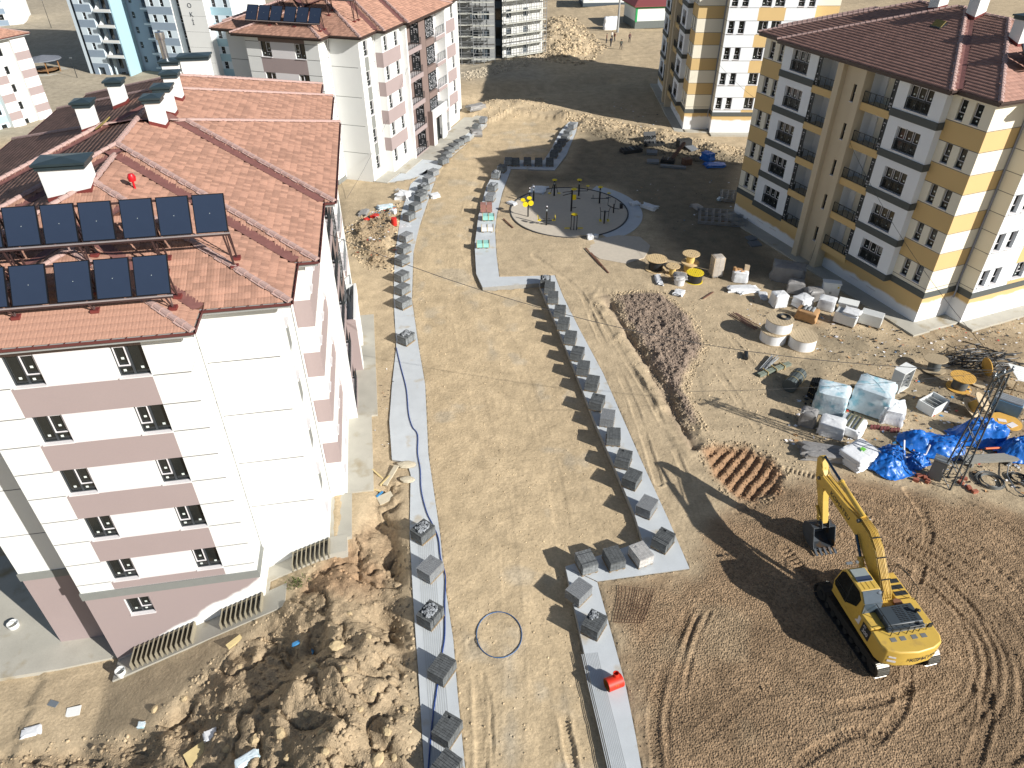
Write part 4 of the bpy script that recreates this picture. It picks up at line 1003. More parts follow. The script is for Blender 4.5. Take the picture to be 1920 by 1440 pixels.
def yellow_block(name, label, O, th, group=None, zb=-0.5):
    B = thing(name, label, "apartment block", (O[0], O[1], 0), R(th), group)
    W = Wall(); zt = 16.75; jt = .05; D = 23.4; Wd = 17.0
    sills = [3.15 + STOREY * k for k in range(5)]; heads = [s + 1.42 for s in sills]
    sp = [(heads[k] + .02, sills[k + 1] - .11) for k in range(4)]
    def ysp(L, a=0, b=None): return [(a, b or L, c, d, "yellow", 0) for c, d in sp]
    def jz(L, a=0, b=None): return [(a, b or L, z - jt, z, "joint", .012) for q in sp for z in q] + [(a, b or L, 3.04 - jt, 3.04, "joint", .012)]
    basey = lambda L, m="yellow_wash2": [(0, L, zb, 2.25, m, 0)]
    def side(X, sgn):
        # sections from the near end to the far end; X maps u outward from the left face (u=0)
        def run(pa, pb, rects, base, z0=zb, z1=zt, rev=None):
            (ua, va), (ub, vb) = pa, pb; L = math.hypot(ub - ua, vb - va)
            if sgn > 0: return W.run((X(ub), vb), (X(ua), va), z0, z1, base, [(L - b, L - a, c, d, m, e) for a, b, c, d, m, e in rects], rev)
            return W.run((X(ua), va), (X(ub), vb), z0, z1, base, rects, rev)
        def place(fr, L, a, b, z, h, dep, st):
            if sgn > 0: add_window(B, fr, L - b, z, b - a, h, dep, st)
        det = sgn > 0
        for v0, v1, ws in ((0, 3.3, ((.8, 1.45), (2.04, 2.64))), (20.1, 23.4, ((.76, 1.36), (1.95, 2.6)))):
            L = v1 - v0; r = ysp(L) + jz(L) + [(a, b, sills[k], heads[k], None, .22) for a, b in ws for k in range(5)] + basey(L, "yellow_wash")
            fr = run((0, v0), (0, v1), r, "ivory", rev="ivory")
            for a, b in ws:
                for k in range(5): place(fr, L, a, b, sills[k], 1.42, .22, "slot")
        for v0, v1, w in ((3.3, 7.5, (1.05, 3.2)), (15.9, 20.1, (1.0, 3.15))):
            L = v1 - v0; r = [(w[0], w[1], sills[k] - .18, heads[k] + .1, None, .28) for k in range(5)]
            fr = run((-.6, v0), (-.6, v1), r, "cool_white", 2.26, rev="cool_white")
            for k in range(5):
                place(fr, L, w[0], w[1], sills[k] - .18, 1.7, .28, "french")
                if det: railing(B, (-.56, v0 + w[1] - .03), (-.56, v0 + w[0] + .03), sills[k] - .14, .75, "window_rail")
            run((0, v0), (-.6, v0), [], "cool_white", 2.26); run((-.6, v1), (0, v1), [], "cool_white", 2.26)
            mbk = MB(); mbk.poly([(X(0), v0, 2.27), (X(-.6), v0, 2.27), (X(-.6), v1, 2.27), (X(0), v1, 2.27)][::1 if sgn > 0 else -1]); mbk.build("bay_soffit", [MATS["band_dark"]], B)
            bw = [(1.0, 1.9), (2.9, 3.8)] if v0 > 10 or True else []
            fr = run((0, v0), (0, v1), [(a, b, .75, 1.35, None, .2) for a, b in bw] + basey(L, "yellow_wash"), "yellow_wash", zb, 2.3)
            for a, b in bw: place(fr, L, a, b, .75, .6, .2, "small")
            for k in range(5):
                c = MB(); zc = 2.26 + STOREY * k
                c.box((X(-.64), (v0 + v1) / 2, zc + .26), (.1, L + .1, .52)); c.box((X(-.3), v0 - .04, zc + .26), (.58, .08, .512)); c.box((X(-.3), v1 + .04, zc + .26), (.58, .08, .512))
                c.build("cornice", [MATS["band_dark"]], B)
        for v0, v1 in ((7.5, 10.4), (13.4, 15.9)):
            L = v1 - v0; dr = (1.6, 2.35) if v0 < 10 else (.55, 1.15)
            run((.9, v0), (.9, v1), [(dr[0], dr[1], s - .85, s + 1.1, "glass_dark" if v0 > 10 else "ivory", .12) for s in sills], "cool_white", 2.2)
            run((-.0, v0), (.9, v0), [], "cool_white", 2.2); run((.9, v1), (0, v1), [], "cool_white", 2.2)
            run((0, v0), (0, v1), basey(L, "yellow_wash"), "yellow_wash", zb, 2.2)
            for k in range(5):
                zf = 2.3 + STOREY * k
                p = MB(); p.box((X(.15), (v0 + v1) / 2, zf - .06), (1.5, L - .02, .14)); p.build("balcony_floor", [MATS["beige"]], B)
                p = MB(); p.box((X(-.60), (v0 + v1) / 2, zf - .12), (.14, L - .02, .56)); p.box((X(-.27), v0 + .08 if v0 > 10 else v1 - .08, zf - .12), (.52, .12, .552)); p.build("balcony_parapet", [MATS["yellow"]], B)
                if det:
                    railing(B, (-.58, v1 - .04), (-.58, v0 + .04), zf + .12, .85, gap=.13)
                    s0 = (v0 + .42) if v0 < 10 else (v1 - .04)
                    screen(B, (-.56, s0), (-.56, s0 - .38), zf + .1, 2.5)
        run((-.9, 10.4), (-.9, 11.0), [], "beige"); run((-.9, 12.8), (-.9, 13.4), [], "beige")
        run((0, 10.4), (-.9, 10.4), [], "beige"); run((-.9, 13.4), (0, 13.4), [], "beige"); run((-.9, 11.0), (-.45, 11.0), [], "beige"); run((-.45, 12.8), (-.9, 12.8), [], "beige")
        fr = run((-.45, 11.0), (-.45, 12.8), [(.15, .75, s - 1.0, s + .3, None, .2) for s in sills], "beige")
        for s in sills: place(fr, 1.8, .15, .75, s - 1.0, 1.3, .2, "small")
    side(lambda u: u, 1); side(lambda u: Wd - u, -1)
    # near gable
    L = 3.3
    def gable(a, b, rects, base): return W.run(a, b, zb, zt, base, rects, base)
    gable((0, 0), (L, 0), ysp(L) + jz(L) + basey(L), "ivory"); gable((Wd - L, 0), (Wd, 0), ysp(L) + jz(L) + basey(L), "ivory")
    for a, b in (((L, 0), (L, -1.4)), ((Wd - L, -1.4), (Wd - L, 0))): gable(a, b, jz(1.4) + [(0, 1.4, zb, 2.25, "yellow_wash2", 0)], "ivory")
    Lg = Wd - 2 * L; ws = ((.25, 1.0), (1.5, 2.25), (Lg - 2.25, Lg - 1.5), (Lg - 1.0, Lg - .25)); wc = ((3.85, 5.0), (5.4, 6.55))
    r = jz(Lg) + [(3.6, 6.8, c, d, "yellow", 0) for c, d in sp] + [(3.6, 6.8, 2.75, 3.02, "yellow", 0)] + [(a, b, sills[k], heads[k], None, .3) for a, b in ws + wc for k in range(5)] + basey(Lg)
    if name == "yellow_apartment_block_far": r += [(a, b, .62, 1.95, None, .25) for a, b in ws + wc]; r = [q for q in r if q[4] != "yellow_wash2"] + []
    r2 = [q for q in r if q[4] == "yellow_wash2"]; r = r2 + [q for q in r if q[4] != "yellow_wash2"]
    fr = gable((L, -1.4), (Wd - L, -1.4), r, "cool_white")
    for a, b in ws + wc:
        for k in range(5): add_window(B, fr, a, sills[k], b - a, 1.42, .3, "slot" if b - a < 1 else "casement")
    # far gable, plain
    W.run((Wd, D), (0, D), zb, zt, "ivory", ysp(Wd) + jz(Wd))
    W.build("wall", B)
    c = MB(); ribbon_box(c, [(0, 3.2), (0, 0), (L, 0), (L, -1.4), (Wd - L, -1.4), (Wd - L, 0), (Wd, 0)], 2.26, 2.75, .07); c.build("cornice", [MATS["band_dark"]], B)
    c = MB(); ribbon_box(c, [(0, D), (0, 20.2)], 2.26, 2.75, .07); c.build("cornice", [MATS["band_dark"]], B)
    d = MB(); d.tube([(L - .08, -.08, zt - .3), (L - .08, -.08, 2.9), (L - .3, -.3, 2.6), (L - .3, -.3, 1.9)], .07, 8); d.build("downpipe", [MATS["pipe_grey"]], B, 50)
    rf = Roof([(-.5, Wd + .5, -.5, D + .5), (-1.1, Wd + 1.1, 2.75, 20.65), (2.75, Wd - 2.75, -1.95, D + 1.95)], 17.0, .33, .37)
    build_roof(B, rf, "tile_brown", "gutter_brown", caps_parts=False)
    return B, rf

APZ = [0]
def aprons():
    """concrete walks that follow the ground round the blocks"""
    def strip(name, label, O, th, outline, w, parts):
        mb = MB(); APZ[0] += 1
        for (x0, y0), (x1, y1) in zip(outline[:-1], outline[1:]):
            L = math.hypot(x1 - x0, y1 - y0); n = max(1, int(L / 0.7)); dx, dy = (x1 - x0) / L, (y1 - y0) / L; nx, ny = dy, -dx
            e0, e1 = 0, L + w * .95
            for i in range(n):
                a, b = e0 + (e1 - e0) * i / n, e0 + (e1 - e0) * (i + 1) / n
                q = []
                for s, o in ((a, -.2), (b, -.2), (b, w), (a, w)): q.append((x0 + dx * s + nx * o, y0 + dy * s + ny * o))
                wz = []
                for u, v in q:
                    uu = max(-12.6, min(u, 4.2)) if th == LB_TH else 9
                    base = -0.43 * (4.2 - max(uu, -8.4)) if th == LB_TH and v < 8 and uu < 4.2 else 0.0
                    wz.append(base + 0.075 + 0.005 * APZ[0])
                a_ = mb.vs([(q[k][0], q[k][1], wz[k]) for k in range(4)] + [(q[k][0], q[k][1], wz[k] - .9) for k in range(4)])
                for f in ((0, 1, 2, 3), (3, 2, 6, 7)) + (((1, 5, 6, 2),) if i == n - 1 else ()) + (((0, 3, 7, 4),) if i == 0 else ()): mb.f.append(tuple(a_ + t for t in f)); mb.m.append(0)
        o = mb.build("apron", [MATS["apron_concrete"]], kind="structure"); o.location = (O[0], O[1], 0); o.rotation_euler = (0, 0, R(th))
    mr = lambda u: 2 * -3.83 - u
    yd = MB(); yd.prism([(mr(.39) - .1, .35), (mr(.39) - .1, 1.85), (mr(3.9), 1.9), (mr(4.2), 9), (-26, 9), (-26, -.2), (mr(3.4), .1)], -6.2, -5.33); yd.build("paved_yard", [MATS["apron_concrete"]], kind="structure").matrix_world = Matrix.Translation((*LB_O, 0)) @ Matrix.Rotation(R(LB_TH), 4, 'Z')
    strip("apron", "", LB_O, LB_TH, [(mr(5.2), 1.8), (mr(3.9), 1.85), (mr(.39), 1.85)], 1.5, 0)
    strip("apron", "", LB_O, LB_TH, [(mr(.39) - .0, 0), (.39, 0)], 1.25, 0)
    strip("apron", "", LB_O, LB_TH, [(.39, 0), (.39, 1.85)], .2, 0)
    strip("apron", "", LB_O, LB_TH, [(.39, 1.85), (3.9, 1.85)], 1.0, 0)
    strip("apron", "", LB_O, LB_TH, [(3.9, 1.85), (3.9, 5.2), ], 1.2, 0)
    strip("apron", "", LB_O, LB_TH, [(4.85, 5.2), (4.85, 12.2)], 1.5, 0)
    strip("apron", "", LB_O, LB_TH, [(5.45, 12.2), (5.45, 24)], 1.3, 0)
    strip("apron", "", L2_O, L2_TH, [(3.9, 1.85), (3.9, 5.2)], 1.6, 0); strip("apron", "", L2_O, L2_TH, [(4.85, 5.2), (4.85, 10.2)], 1.4, 0); strip("apron", "", L2_O, L2_TH, [(5.45, 10.2), (5.45, 27)], 2.6, 0)
    strip("apron", "", RB_O, RB_TH, [(0, 23.4), (0, 0)], 1.5, 0); strip("apron", "", RB_O, RB_TH, [(0, 0), (3.3, 0)], 1.3, 0); strip("apron", "", RB_O, RB_TH, [(3.3, -1.4), (13.7, -1.4)], 1.2, 0)
    strip("apron", "", R2_O, R2_TH, [(0, 23.4), (0, 0), (3.3, 0)], 1.2, 0); strip("apron", "", R2_O, R2_TH, [(3.3, -1.4), (13.7, -1.4)], 1.2, 0)
# ================================================================== FARTHER BUILDINGS
def text_part(parent, txt, size, M, m, name="lettering", ext=0.012, align='CENTER', sx=1.0):
    cu = bpy.data.curves.new(name, 'FONT'); cu.body = txt; cu.size = size; cu.extrude = ext; cu.align_x = align; cu.align_y = 'CENTER'; cu.resolution_u = 3
    cu.materials.append(m); tmp = bpy.data.objects.new("tmp", cu); COL.objects.link(tmp)
    bpy.context.view_layer.update(); dg = bpy.context.evaluated_depsgraph_get()
    me = bpy.data.meshes.new_from_object(tmp.evaluated_get(dg)); me.name = name
    bpy.data.objects.remove(tmp)
    o = link(name, me, parent); o.matrix_local = M @ Matrix.Diagonal((sx, 1, 1, 1)); return o

def blue_tower():
    O = G(168.3, 133.3, -9.0); th = -11.0
    B = thing("blue_apartment_tower", "tall pale blue and white apartment tower with stacked white balconies, behind the tiled roofs", "apartment tower", (O[0], O[1], 0), R(th))
    W = Wall(); zb, zt = -10.5, 26.0; ks = range(-4, 9)
    sl = [1.5 + STOREY * k for k in ks]; sp = [(z - 1.5, z - .05) for z in sl]
    def front(a, b, v, base, rects=(), z0=zb): return W.run((a, v), (b, v), z0, zt, base, [(r[0] - a, r[1] - a, *r[2:]) for r in rects])
    front(0, .75, 0, "pale_blue"); front(.75, 1.5, .35, "slate_dark"); W.run((.75, 0), (.75, .35), zb, zt, "slate_dark"); W.run((1.5, .35), (1.5, -.3), zb, zt, "pale_blue")
    r = [(1.5, 5.4, a, b, "blue_grey", 0) for a, b in sp] + [(2.95, 3.75, z, z + 1.4, None, .25) for z in sl if z > -7] + [(1.5, 5.4, zb, -7.2, "blue_grey", 0), (2.6, 4.2, zb, -8, "slate_dark", .4)]
    fr = front(1.5, 5.4, -.3, "pale_blue", r)
    for z in sl:
        if z > -7: add_window(B, fr, 1.45, z, .8, 1.4, .25, "far", sill=False)
    W.run((5.4, -.3), (5.4, .4), zb, zt, "pale_blue"); front(5.4, 6.5, .4, "slate_dark")
    W.run((6.5, .4), (6.5, 0), zb, zt, "pale_blue")
    front(6.5, 10.5, 1.2, "blue_grey", [(7.0, 8.0, z - 1.0, z + 1.2, "glass_dark", .15) for z in sl] + [(8.7, 9.9, z - .9, z + 1.2, "glass_dark", .15) for z in sl])
    W.run((6.5, 0), (6.5, 1.2), zb, zt, "pale_blue"); W.run((10.5, 1.2), (10.5, -1.0), zb, zt, "light_blue"); W.run((10.5, -1.0), (10.8, -1.0), zb, zt, "light_blue"); W.run((10.8, -1.0), (10.8, 4.0), zb, zt, "light_blue")
    for z in sl:
        zf = z - 1.15
        if zf < -8: continue
        m = MB(); m.box((8.5, -.0, zf - .1), (4.0, 2.4, .18)); m.build("balcony_floor", [MATS["pale_blue"]], B)
        m = MB(); m.box((8.5, -1.16, zf + .2), (4.0, .12, .5)); m.prismM([(0, 0), (2.3, 0), (2.3, 1.6), (1.6, 1.3)], .12, Matrix.Translation((6.56, -1.1, zf - .05)) @ Matrix.Rotation(R(90), 4, 'Z')); m.build("balcony_parapet", [MATS["white_plaster"]], B)
    fr = front(10.8, 18.5, 4.0, "blue_grey", [(11.6, 12.3, z - .2, z + 1.1, None, .2) for z in sl] + [(14.6, 17.6, z - .9, z + 1.2, "slate_dark", 1.2) for z in sl])
    for z in sl:
        add_window(B, fr, .8, z - .2, .7, 1.3, .2, "far", sill=False)
        m = MB(); m.box((16.1, 3.6, z - 1.1), (3.2, .9, .3)); m.build("balcony_floor", [MATS["pale_blue"]], B)
        railing(B, (14.6, 3.2), (17.6, 3.2), z - .95, .8, grey=True, gap=.3)
    W.run((18.5, 4.0), (18.5, -.2), zb, zt, "pale_blue")
    r = [(18.5, 24.2, a, b, "blue_grey", 0) for a, b in sp] + [(q, q + .85, z, z + 1.4, None, .25) for q in (19.4, 21.75) for z in sl] + [(18.5, 24.2, zb, -7.2, "light_blue", 0)]
    fr = front(18.5, 24.2, -.2, "pale_blue", r)
    for q in (19.4, 21.75):
        for z in sl: add_window(B, fr, q - 18.5, z, .85, 1.4, .25, "far", sill=False)
    W.run((24.2, -.2), (24.2, .3), zb, zt, "white_plaster"); fr = front(24.2, 26.6, .3, "pale_blue", [(25.3, 26.3, z, z + 1.4, None, .2) for z in sl] + [(25.3, 26.3, z + 1.42, z + 2.9, "slate_dark", .05) for z in sl])
    for z in sl: add_window(B, fr, 1.1, z, 1.0, 1.4, .2, "far", sill=False)
    W.run((26.6, .3), (26.6, -.8), zb, zt, "white_plaster")
    fr = front(26.6, 32.0, -.8, "white_plaster", [(26.6, 32, a, a + .04, "joint", .01) for a, b in sp])
    W.run((32.0, -.8), (32.0, 1.2), zb, zt, "white_plaster")
    r = [(32.0, 36.8, a, b, "light_blue", 0) for a, b in sp] + [(q, q + .85, z, z + 1.4, None, .2) for q in (32.6, 35.2) for z in sl]
    fr = front(32.0, 36.8, 1.2, "pale_blue", r)
    for q in (32.6, 35.2):
        for z in sl: add_window(B, fr, q - 32.0, z, .85, 1.4, .2, "far", sill=False)
    W.run((36.8, 1.2), (36.8, 16), zb, zt, "white_plaster"); W.run((36.8, 16), (0, 16), zb, zt, "pale_blue"); W.run((0, 16), (0, 0), zb, zt, "pale_blue")
    W.build("wall", B)
    m = MB(); m.box((18.4, 8, zt + .15), (38, 17.5, .3)); m.build("roof", [MATS["slate_dark"]], B)
    ink = mat("letter_ink", srgb(70, 76, 84), 0.6, var=0, fine=0)
    Mx = lambda x, z: Matrix.Translation((x, -.83, z)) @ Matrix.Rotation(R(90), 4, 'X')
    for ch, z in (("T", 6.55), ("O", 4.9), ("K", 3.25), ("İ", 1.75)): text_part(B, ch, 1.25, Mx(28.8, z), ink)
    return B

def left_block():
    O = np.array([-86.1, 139.1]); th = 66.0
    B = thing("pink_check_block", "white apartment block with pink chequered corner at the far left edge", "apartment block", (O[0], O[1], 0), R(th))
    W = Wall(); zb, zt = -11.0, 4.2; z0s = [.42 - STOREY * k for k in range(4)]
    def run(a, b, v, base, rects=()): return W.run((a, v), (b, v), zb, zt, base, [(q[0] - a, q[1] - a, *q[2:]) for q in rects])
    run(-2.85, 0, 0, "panel_white", [(-2.85, 0, z, z + 1.33, "pink", 0) for z in z0s])
    W.run((-2.85, .5), (-2.85, 0), zb, zt, "white_plaster")
    ws = [-1.4 + STOREY * k for k in range(2, -4, -1)]
    fr = run(-5.9, -2.85, .5, "white_plaster", [(-5.6, -4.6, z, z + 1.33, None, .2) for z in ws])
    for z in ws: add_window(B, fr, .3, z, 1.0, 1.33, .2, "far", sill=False)
    W.run((-5.9, -.4), (-5.9, .5), zb, zt, "white_plaster")
    fr = run(-8.3, -5.9, -.4, "panel_white", [(-8.3, -5.9, z - STOREY + .0, z - STOREY + 1.33, "pink", 0) for z in [2 * STOREY + .4] + z0s])
    W.run((-8.3, .6), (-8.3, -.4), zb, zt, "white_plaster")
    fr = run(-20, -8.3, .6, "light_blue", [(-20, -8.3, z - .2, z + 1.6, "pale_blue", 0) for z in ws] + [(q, q + 1, z, z + 1.4, None, .2) for q in (-9.8, -12.5, -15) for z in ws])
    for q in (-9.8, -12.5, -15):
        for z in ws: add_window(B, fr, q + 20, z, 1.0, 1.4, .2, "far", sill=False)
    W.run((0, 0), (0, 15), zb, zt, "white_plaster"); W.run((0, 15), (-20, 15), zb, zt, "white_plaster"); W.run((-20, 15), (-20, .6), zb, zt, "white_plaster")
    W.build("wall", B)
    rf = Roof([(-20.6, .7, -.7, 15.7)], 4.5, .33, .33); build_roof(B, rf, "tile_terra", "gutter_maroon", caps_parts=False)
    # pale blue block behind it
    O = np.array([-139.5, 227.3]); B = thing("pale_blue_apartment_tower", "pale blue and white apartment tower cut by the upper left corner", "apartment tower", (O[0], O[1], 0), R(20))
    W = Wall(); zs = [-9.5 + STOREY * k for k in range(14)]
    fr = W.run((-26, 0), (0, 0), -12, 30, "white_plaster", [(0, 22.5, z, z + 1.4, "blue_grey", 0) for z in zs] + [(q, q + 1.2, z + 1.45, z + 2.9, None, .2) for q in (20.5, 17, 13.5) for z in zs])
    for q in (20.5, 17, 13.5):
        for z in zs[:12]: add_window(B, fr, q, z + 1.45, 1.2, 1.42, .2, "far", sill=False)
    W.run((0, 0), (0, 14), -12, 30, "white_plaster"); W.run((0, 14), (-26, 14), -12, 30, "white_plaster"); W.run((-26, 14), (-26, 0), -12, 30, "white_plaster"); W.build("wall", B)
    m = MB(); m.box((-13, 7, 30.2), (27, 15, .4)); m.build("roof", [MATS["slate_dark"]], B)

def scaffold_block():
    con = mat("raw_concrete", srgb(150, 152, 152), 0.9, var=0.12, vs=.4, fine=.06, fs=8); blk = mat("raw_block_white", srgb(206, 206, 202), 0.9, var=.06, vs=.6)
    O = G(905, 112, 0); th = 2.0
    B = thing("unfinished_block", "unplastered grey block standing behind scaffolding beyond the rubble bank", "unfinished building", (O[0], O[1], 0), R(th))
    W = Wall(); W.mats = []; zb, zt = -3, 24
    MATS.setdefault("raw_concrete", con); MATS.setdefault("raw_block_white", blk)
    zs = [-.5 + 3.0 * k for k in range(8)]
    W.run((-18, 0), (2.2, 0), zb, zt, "raw_concrete", [(q, q + 1.3, z + 1.0, z + 2.4, "slate_dark", .3) for q in (3.5, 7.0, 10, 13.2, 16.0, 18) for z in zs] + [(0, 20.2, z - .12, z + .1, "joint", .01) for z in zs])
    W.run((2.2, 0), (2.2, 1.6), zb, zt, "slate_dark"); W.run((2.2, 1.6), (3.6, 1.6), zb, zt, "slate_dark", [(.2, 1.2, z + .6, z + 2.5, "glass_dark", .2) for z in zs]); W.run((3.6, 1.6), (3.6, .6), zb, zt, "raw_block_white")
    a, b = (3.6, .6), (11.0, 5.2)
    W.run(a, b, zb, zt, "raw_block_white", [(q, q + 1.1, z + .9, z + 2.4, "slate_dark", .25) for q in (.8, 4.4) for z in zs] + [(0, 9, z - .1, z + .1, "joint", .02) for z in zs])
    W.run(b, (9, 16), zb, zt, "raw_concrete"); W.run((9, 16), (-18, 16), zb, zt, "raw_concrete"); W.run((-18, 16), (-18, 0), zb, zt, "raw_concrete")
    W.build("wall", B); m = MB(); m.box((-4, 8, zt + .1), (26, 15, .2)); m.build("roof", [con], B)
    S = thing("scaffolding", "galvanised scaffolding with guard planks round the unfinished grey block", "scaffolding", (O[0], O[1], 0), R(th))
    st = mat("scaffold_steel", srgb(176, 180, 184), .4, metal=.6, var=.1); pl = mat("scaffold_plank", srgb(196, 196, 186), .85, var=.1)
    def bay(p, q, n):
        p, q = np.array(p), np.array(q); d = (q - p) / n; L = np.hypot(*d); nr = np.array([d[1], -d[0]]) / L
        for i in range(n + 1):
            for off in (.35, 1.15):
                x, y = p + d * i + nr * off; m = MB(); m.tube([(x, y, -3), (x, y, 14)], .055, 5); m.build("pole", [st], S)
        for k in range(9):
            z = -1.4 + 1.8 * k
            m = MB(); a0 = p + nr * .75; b0 = q + nr * .75; m.bar((*a0, z), (*b0, z), .85, .08); m.build("plank", [pl], S)
            m = MB()
            for off, dz in ((1.15, 1.0), (1.15, .5)): m.bar((*(p + nr * off), z + dz), (*(q + nr * off), z + dz), .06)
            m.build("guard_rail", [st], S)
        for i in range(0, n, 2):
            m = MB(); a0 = p + d * i + nr * 1.17; b0 = p + d * (i + 1) + nr * 1.17; m.bar((*a0, 1), (*b0, 4.6), .06); m.bar((*b0, 4.6), (*a0, 8.2), .06); m.build("brace", [st], S)
    bay((-10, 0), (-1.6, 0), 4); bay((-1.6, -.6), (2.2, -.6), 2); bay((3.6, .4), (11.0, 5.0), 4)
    # green edged transformer house and lorry-like cabin beyond
    wt = mat("hut_white", srgb(220, 224, 220), .8, var=.04); gr = mat("hut_green", srgb(34, 150, 84), .6, var=.06); gy = mat("hut_plinth", srgb(104, 110, 108), .85, var=.08); rd = mat("hut_roof", srgb(128, 66, 66), .7, var=.08)
    O = G(1190, 54, 0); H = thing("transformer_house", "small white hut with green trim and red roof at the road end", "hut", (O[0], O[1], 0), R(10))
    m = MB(); m.box((8, 4, 2.6), (16, 8, 2.4)); m.build("wall", [wt], H); m = MB(); m.box((8, 4, .7), (16.06, 8.06, 1.4)); m.build("plinth", [gy], H)
    for x, y in ((.0, 0), (6.9, 0), (13.8, 0)): m = MB(); m.box((x + .1, y - .02, 2.55), (.4, .3, 2.5)); m.build("corner_strip", [gr], H)
    m = MB(); m.box((8, 4, 3.95), (16.3, 8.3, .3)); m.build("eaves", [gr], H); m = MB(); m.prism([(-.6, -.6), (16.6, -.6), (16.6, 8.6), (-.6, 8.6)], 4.12, 4.3); m.poly([(-.6, -.6, 4.31), (16.6, -.6, 4.31), (14, 4, 5.6), (2, 4, 5.6)]); m.poly([(16.6, 8.6, 4.31), (-.6, 8.6, 4.31), (2, 4, 5.6), (14, 4, 5.6)]); m.poly([(-.6, 8.6, 4.31), (-.6, -.6, 4.31), (2, 4, 5.6)]); m.poly([(16.6, -.6, 4.31), (16.6, 8.6, 4.31), (14, 4, 5.6)]); m.build("roof", [rd], H)
    O = G(1136, 12, 0); H = thing("site_cabin", "pale site cabin with dark base and lettering along its edge, beyond the dirt road", "site cabin", (O[0], O[1], 0), R(4))
    m = MB(); m.box((0, 3, 1.9), (11, 6, 2.2)); m.build("wall", [wt], H); m = MB(); m.box((0, 3, .4), (11.2, 6.2, .8)); m.build("plinth", [MATS["slate_dark"]], H); m = MB(); m.box((0, 3, 3.1), (11.6, 6.6, .2)); m.build("roof", [wt], H)
    for k, x in enumerate((-3.6, -1.2, 1.2, 3.6)): m = MB(); m.box((x, -.02, 2.0), (1.2, .08, 1.1)); m.build("window", [MATS["glass_dark"]], H)
    O = G(1157.5, 62, 0); H = thing("utility_pole", "grey concrete utility pole beside the road people", "utility pole", (O[0], O[1], 0)); m = MB(); m.lathe([(.26, 0), (.13, 9)], 8); m.build("pole", [con], H, 40); m = MB(); m.bar((-.8, 0, 8.4), (.8, 0, 8.4), .1); m.build("crossarm", [con], H)
    for i, (px, py, lab) in enumerate(((1140, 56, "left one of two white wrapped bales by the utility pole"), (1150, 55, "right one of two white wrapped bales by the utility pole"))):
        x, y = G(px, py, 0)[:2]; m = lump(1.8, 1.5, 2.4, 5 + i, .12); o = link("wrapped_bale", m.mesh("bale", [MATS["cool_white"]], 60), None, (x, y, gz(x, y) - .05)); tag(o, lab, "bale", "white bales at the road end")
    # shelter and lamp posts on the far left
    O = G(91, 137, -9.6); Z = gz(O[0], O[1]); H = thing("round_shelter", "round grey roofed seating shelter on the sandy ground at far left", "shelter", (O[0], O[1], Z))
    m = MB(); m.lathe([(3.6, 2.6), (3.5, 2.75), (0.05, 3.5)], 14); m.build("roof", [mat("shelter_roof", srgb(112, 116, 124), .7, var=.1)], H)
    for k in range(6): m = MB(); a = k * math.pi / 3; m.bar((2.9 * math.cos(a), 2.9 * math.sin(a), 0), (2.9 * math.cos(a), 2.9 * math.sin(a), 2.65), .16); m.build("post", [mat("shelter_wood", srgb(150, 110, 70), .8)], H)
    m = MB(); m.lathe([(2.7, .45), (2.2, .45), (2.2, .38), (2.7, .38)], 14); m.build("bench", [MATS["shelter_wood"]], H)
    m = MB(); m.lathe([(4.2, -.2), (4.2, .05), (0, .05)], 18); m.build("base", [MATS["apron_concrete"]], H)
    for px, py, h, lab in ((145, 146, 4.0, "thin pole on sand before the blue tower"), (97, 54, 7.0, "thin pole standing in the tower shadow at far left")):
        O = G(px, py, -9.4); H = thing("thin_pole", lab, "pole", (O[0], O[1], gz(O[0], O[1]))); m = MB(); m.lathe([(.09, 0), (.05, h)], 6); m.build("pole", [MATS["rail_dark"]], H); m = MB(); m.box((0, 0, h), (.5, .2, .12)); m.build("lamp_head", [MATS["rail_grey"]], H)

def lump(w, d, h, seed, rough=.15, n=14, sag=0.0, top=0.5):
    """a crumpled wrapped or tarped bulk: rounded box skin with folds, one continuous surface"""
    m = MB(); rg = np.random.default_rng(seed); rows = 10; n = int(n * 1.5)
    ph = rg.random(4) * 6.28; idx = []
    for j in range(rows + 1):
        t = j / rows; ring = []
        zz = h * min(1, t * 1.55) if t < .66 else h
        sh = 1.0 if t < .6 else max(0.0, 1 - (t - .6) / .4)
        for i in range(n):
            a = 2 * math.pi * i / n; c, s = math.cos(a), math.sin(a); e = .26
            x = np.sign(c) * abs(c) ** e; y = np.sign(s) * abs(s) ** e
            f = 1 + rough * (math.sin(3 * a + ph[0] + 2 * t) * .35 + math.sin(7 * a + ph[1] - 4 * t) * .3 + (rg.random() - .5) * 1.2)
            k = (0.03 + sh * .97) * (1.06 - .1 * t)
            z = zz + rough * h * .35 * (rg.random() - .5) * (1 if j else 0) - sag * (1 - sh) * h + top * 0
            ring.append((x * w / 2 * k * f, y * d / 2 * k * f, z))
        idx.append(m.vs(ring))
    for j in range(rows):
        for i in range(n):
            m.f.append((idx[j] + i, idx[j] + (i + 1) % n, idx[j + 1] + (i + 1) % n, idx[j + 1] + i)); m.m.append(0)
    m.f.append(tuple(idx[-1] + i for i in range(n))); m.m.append(0)
    return m
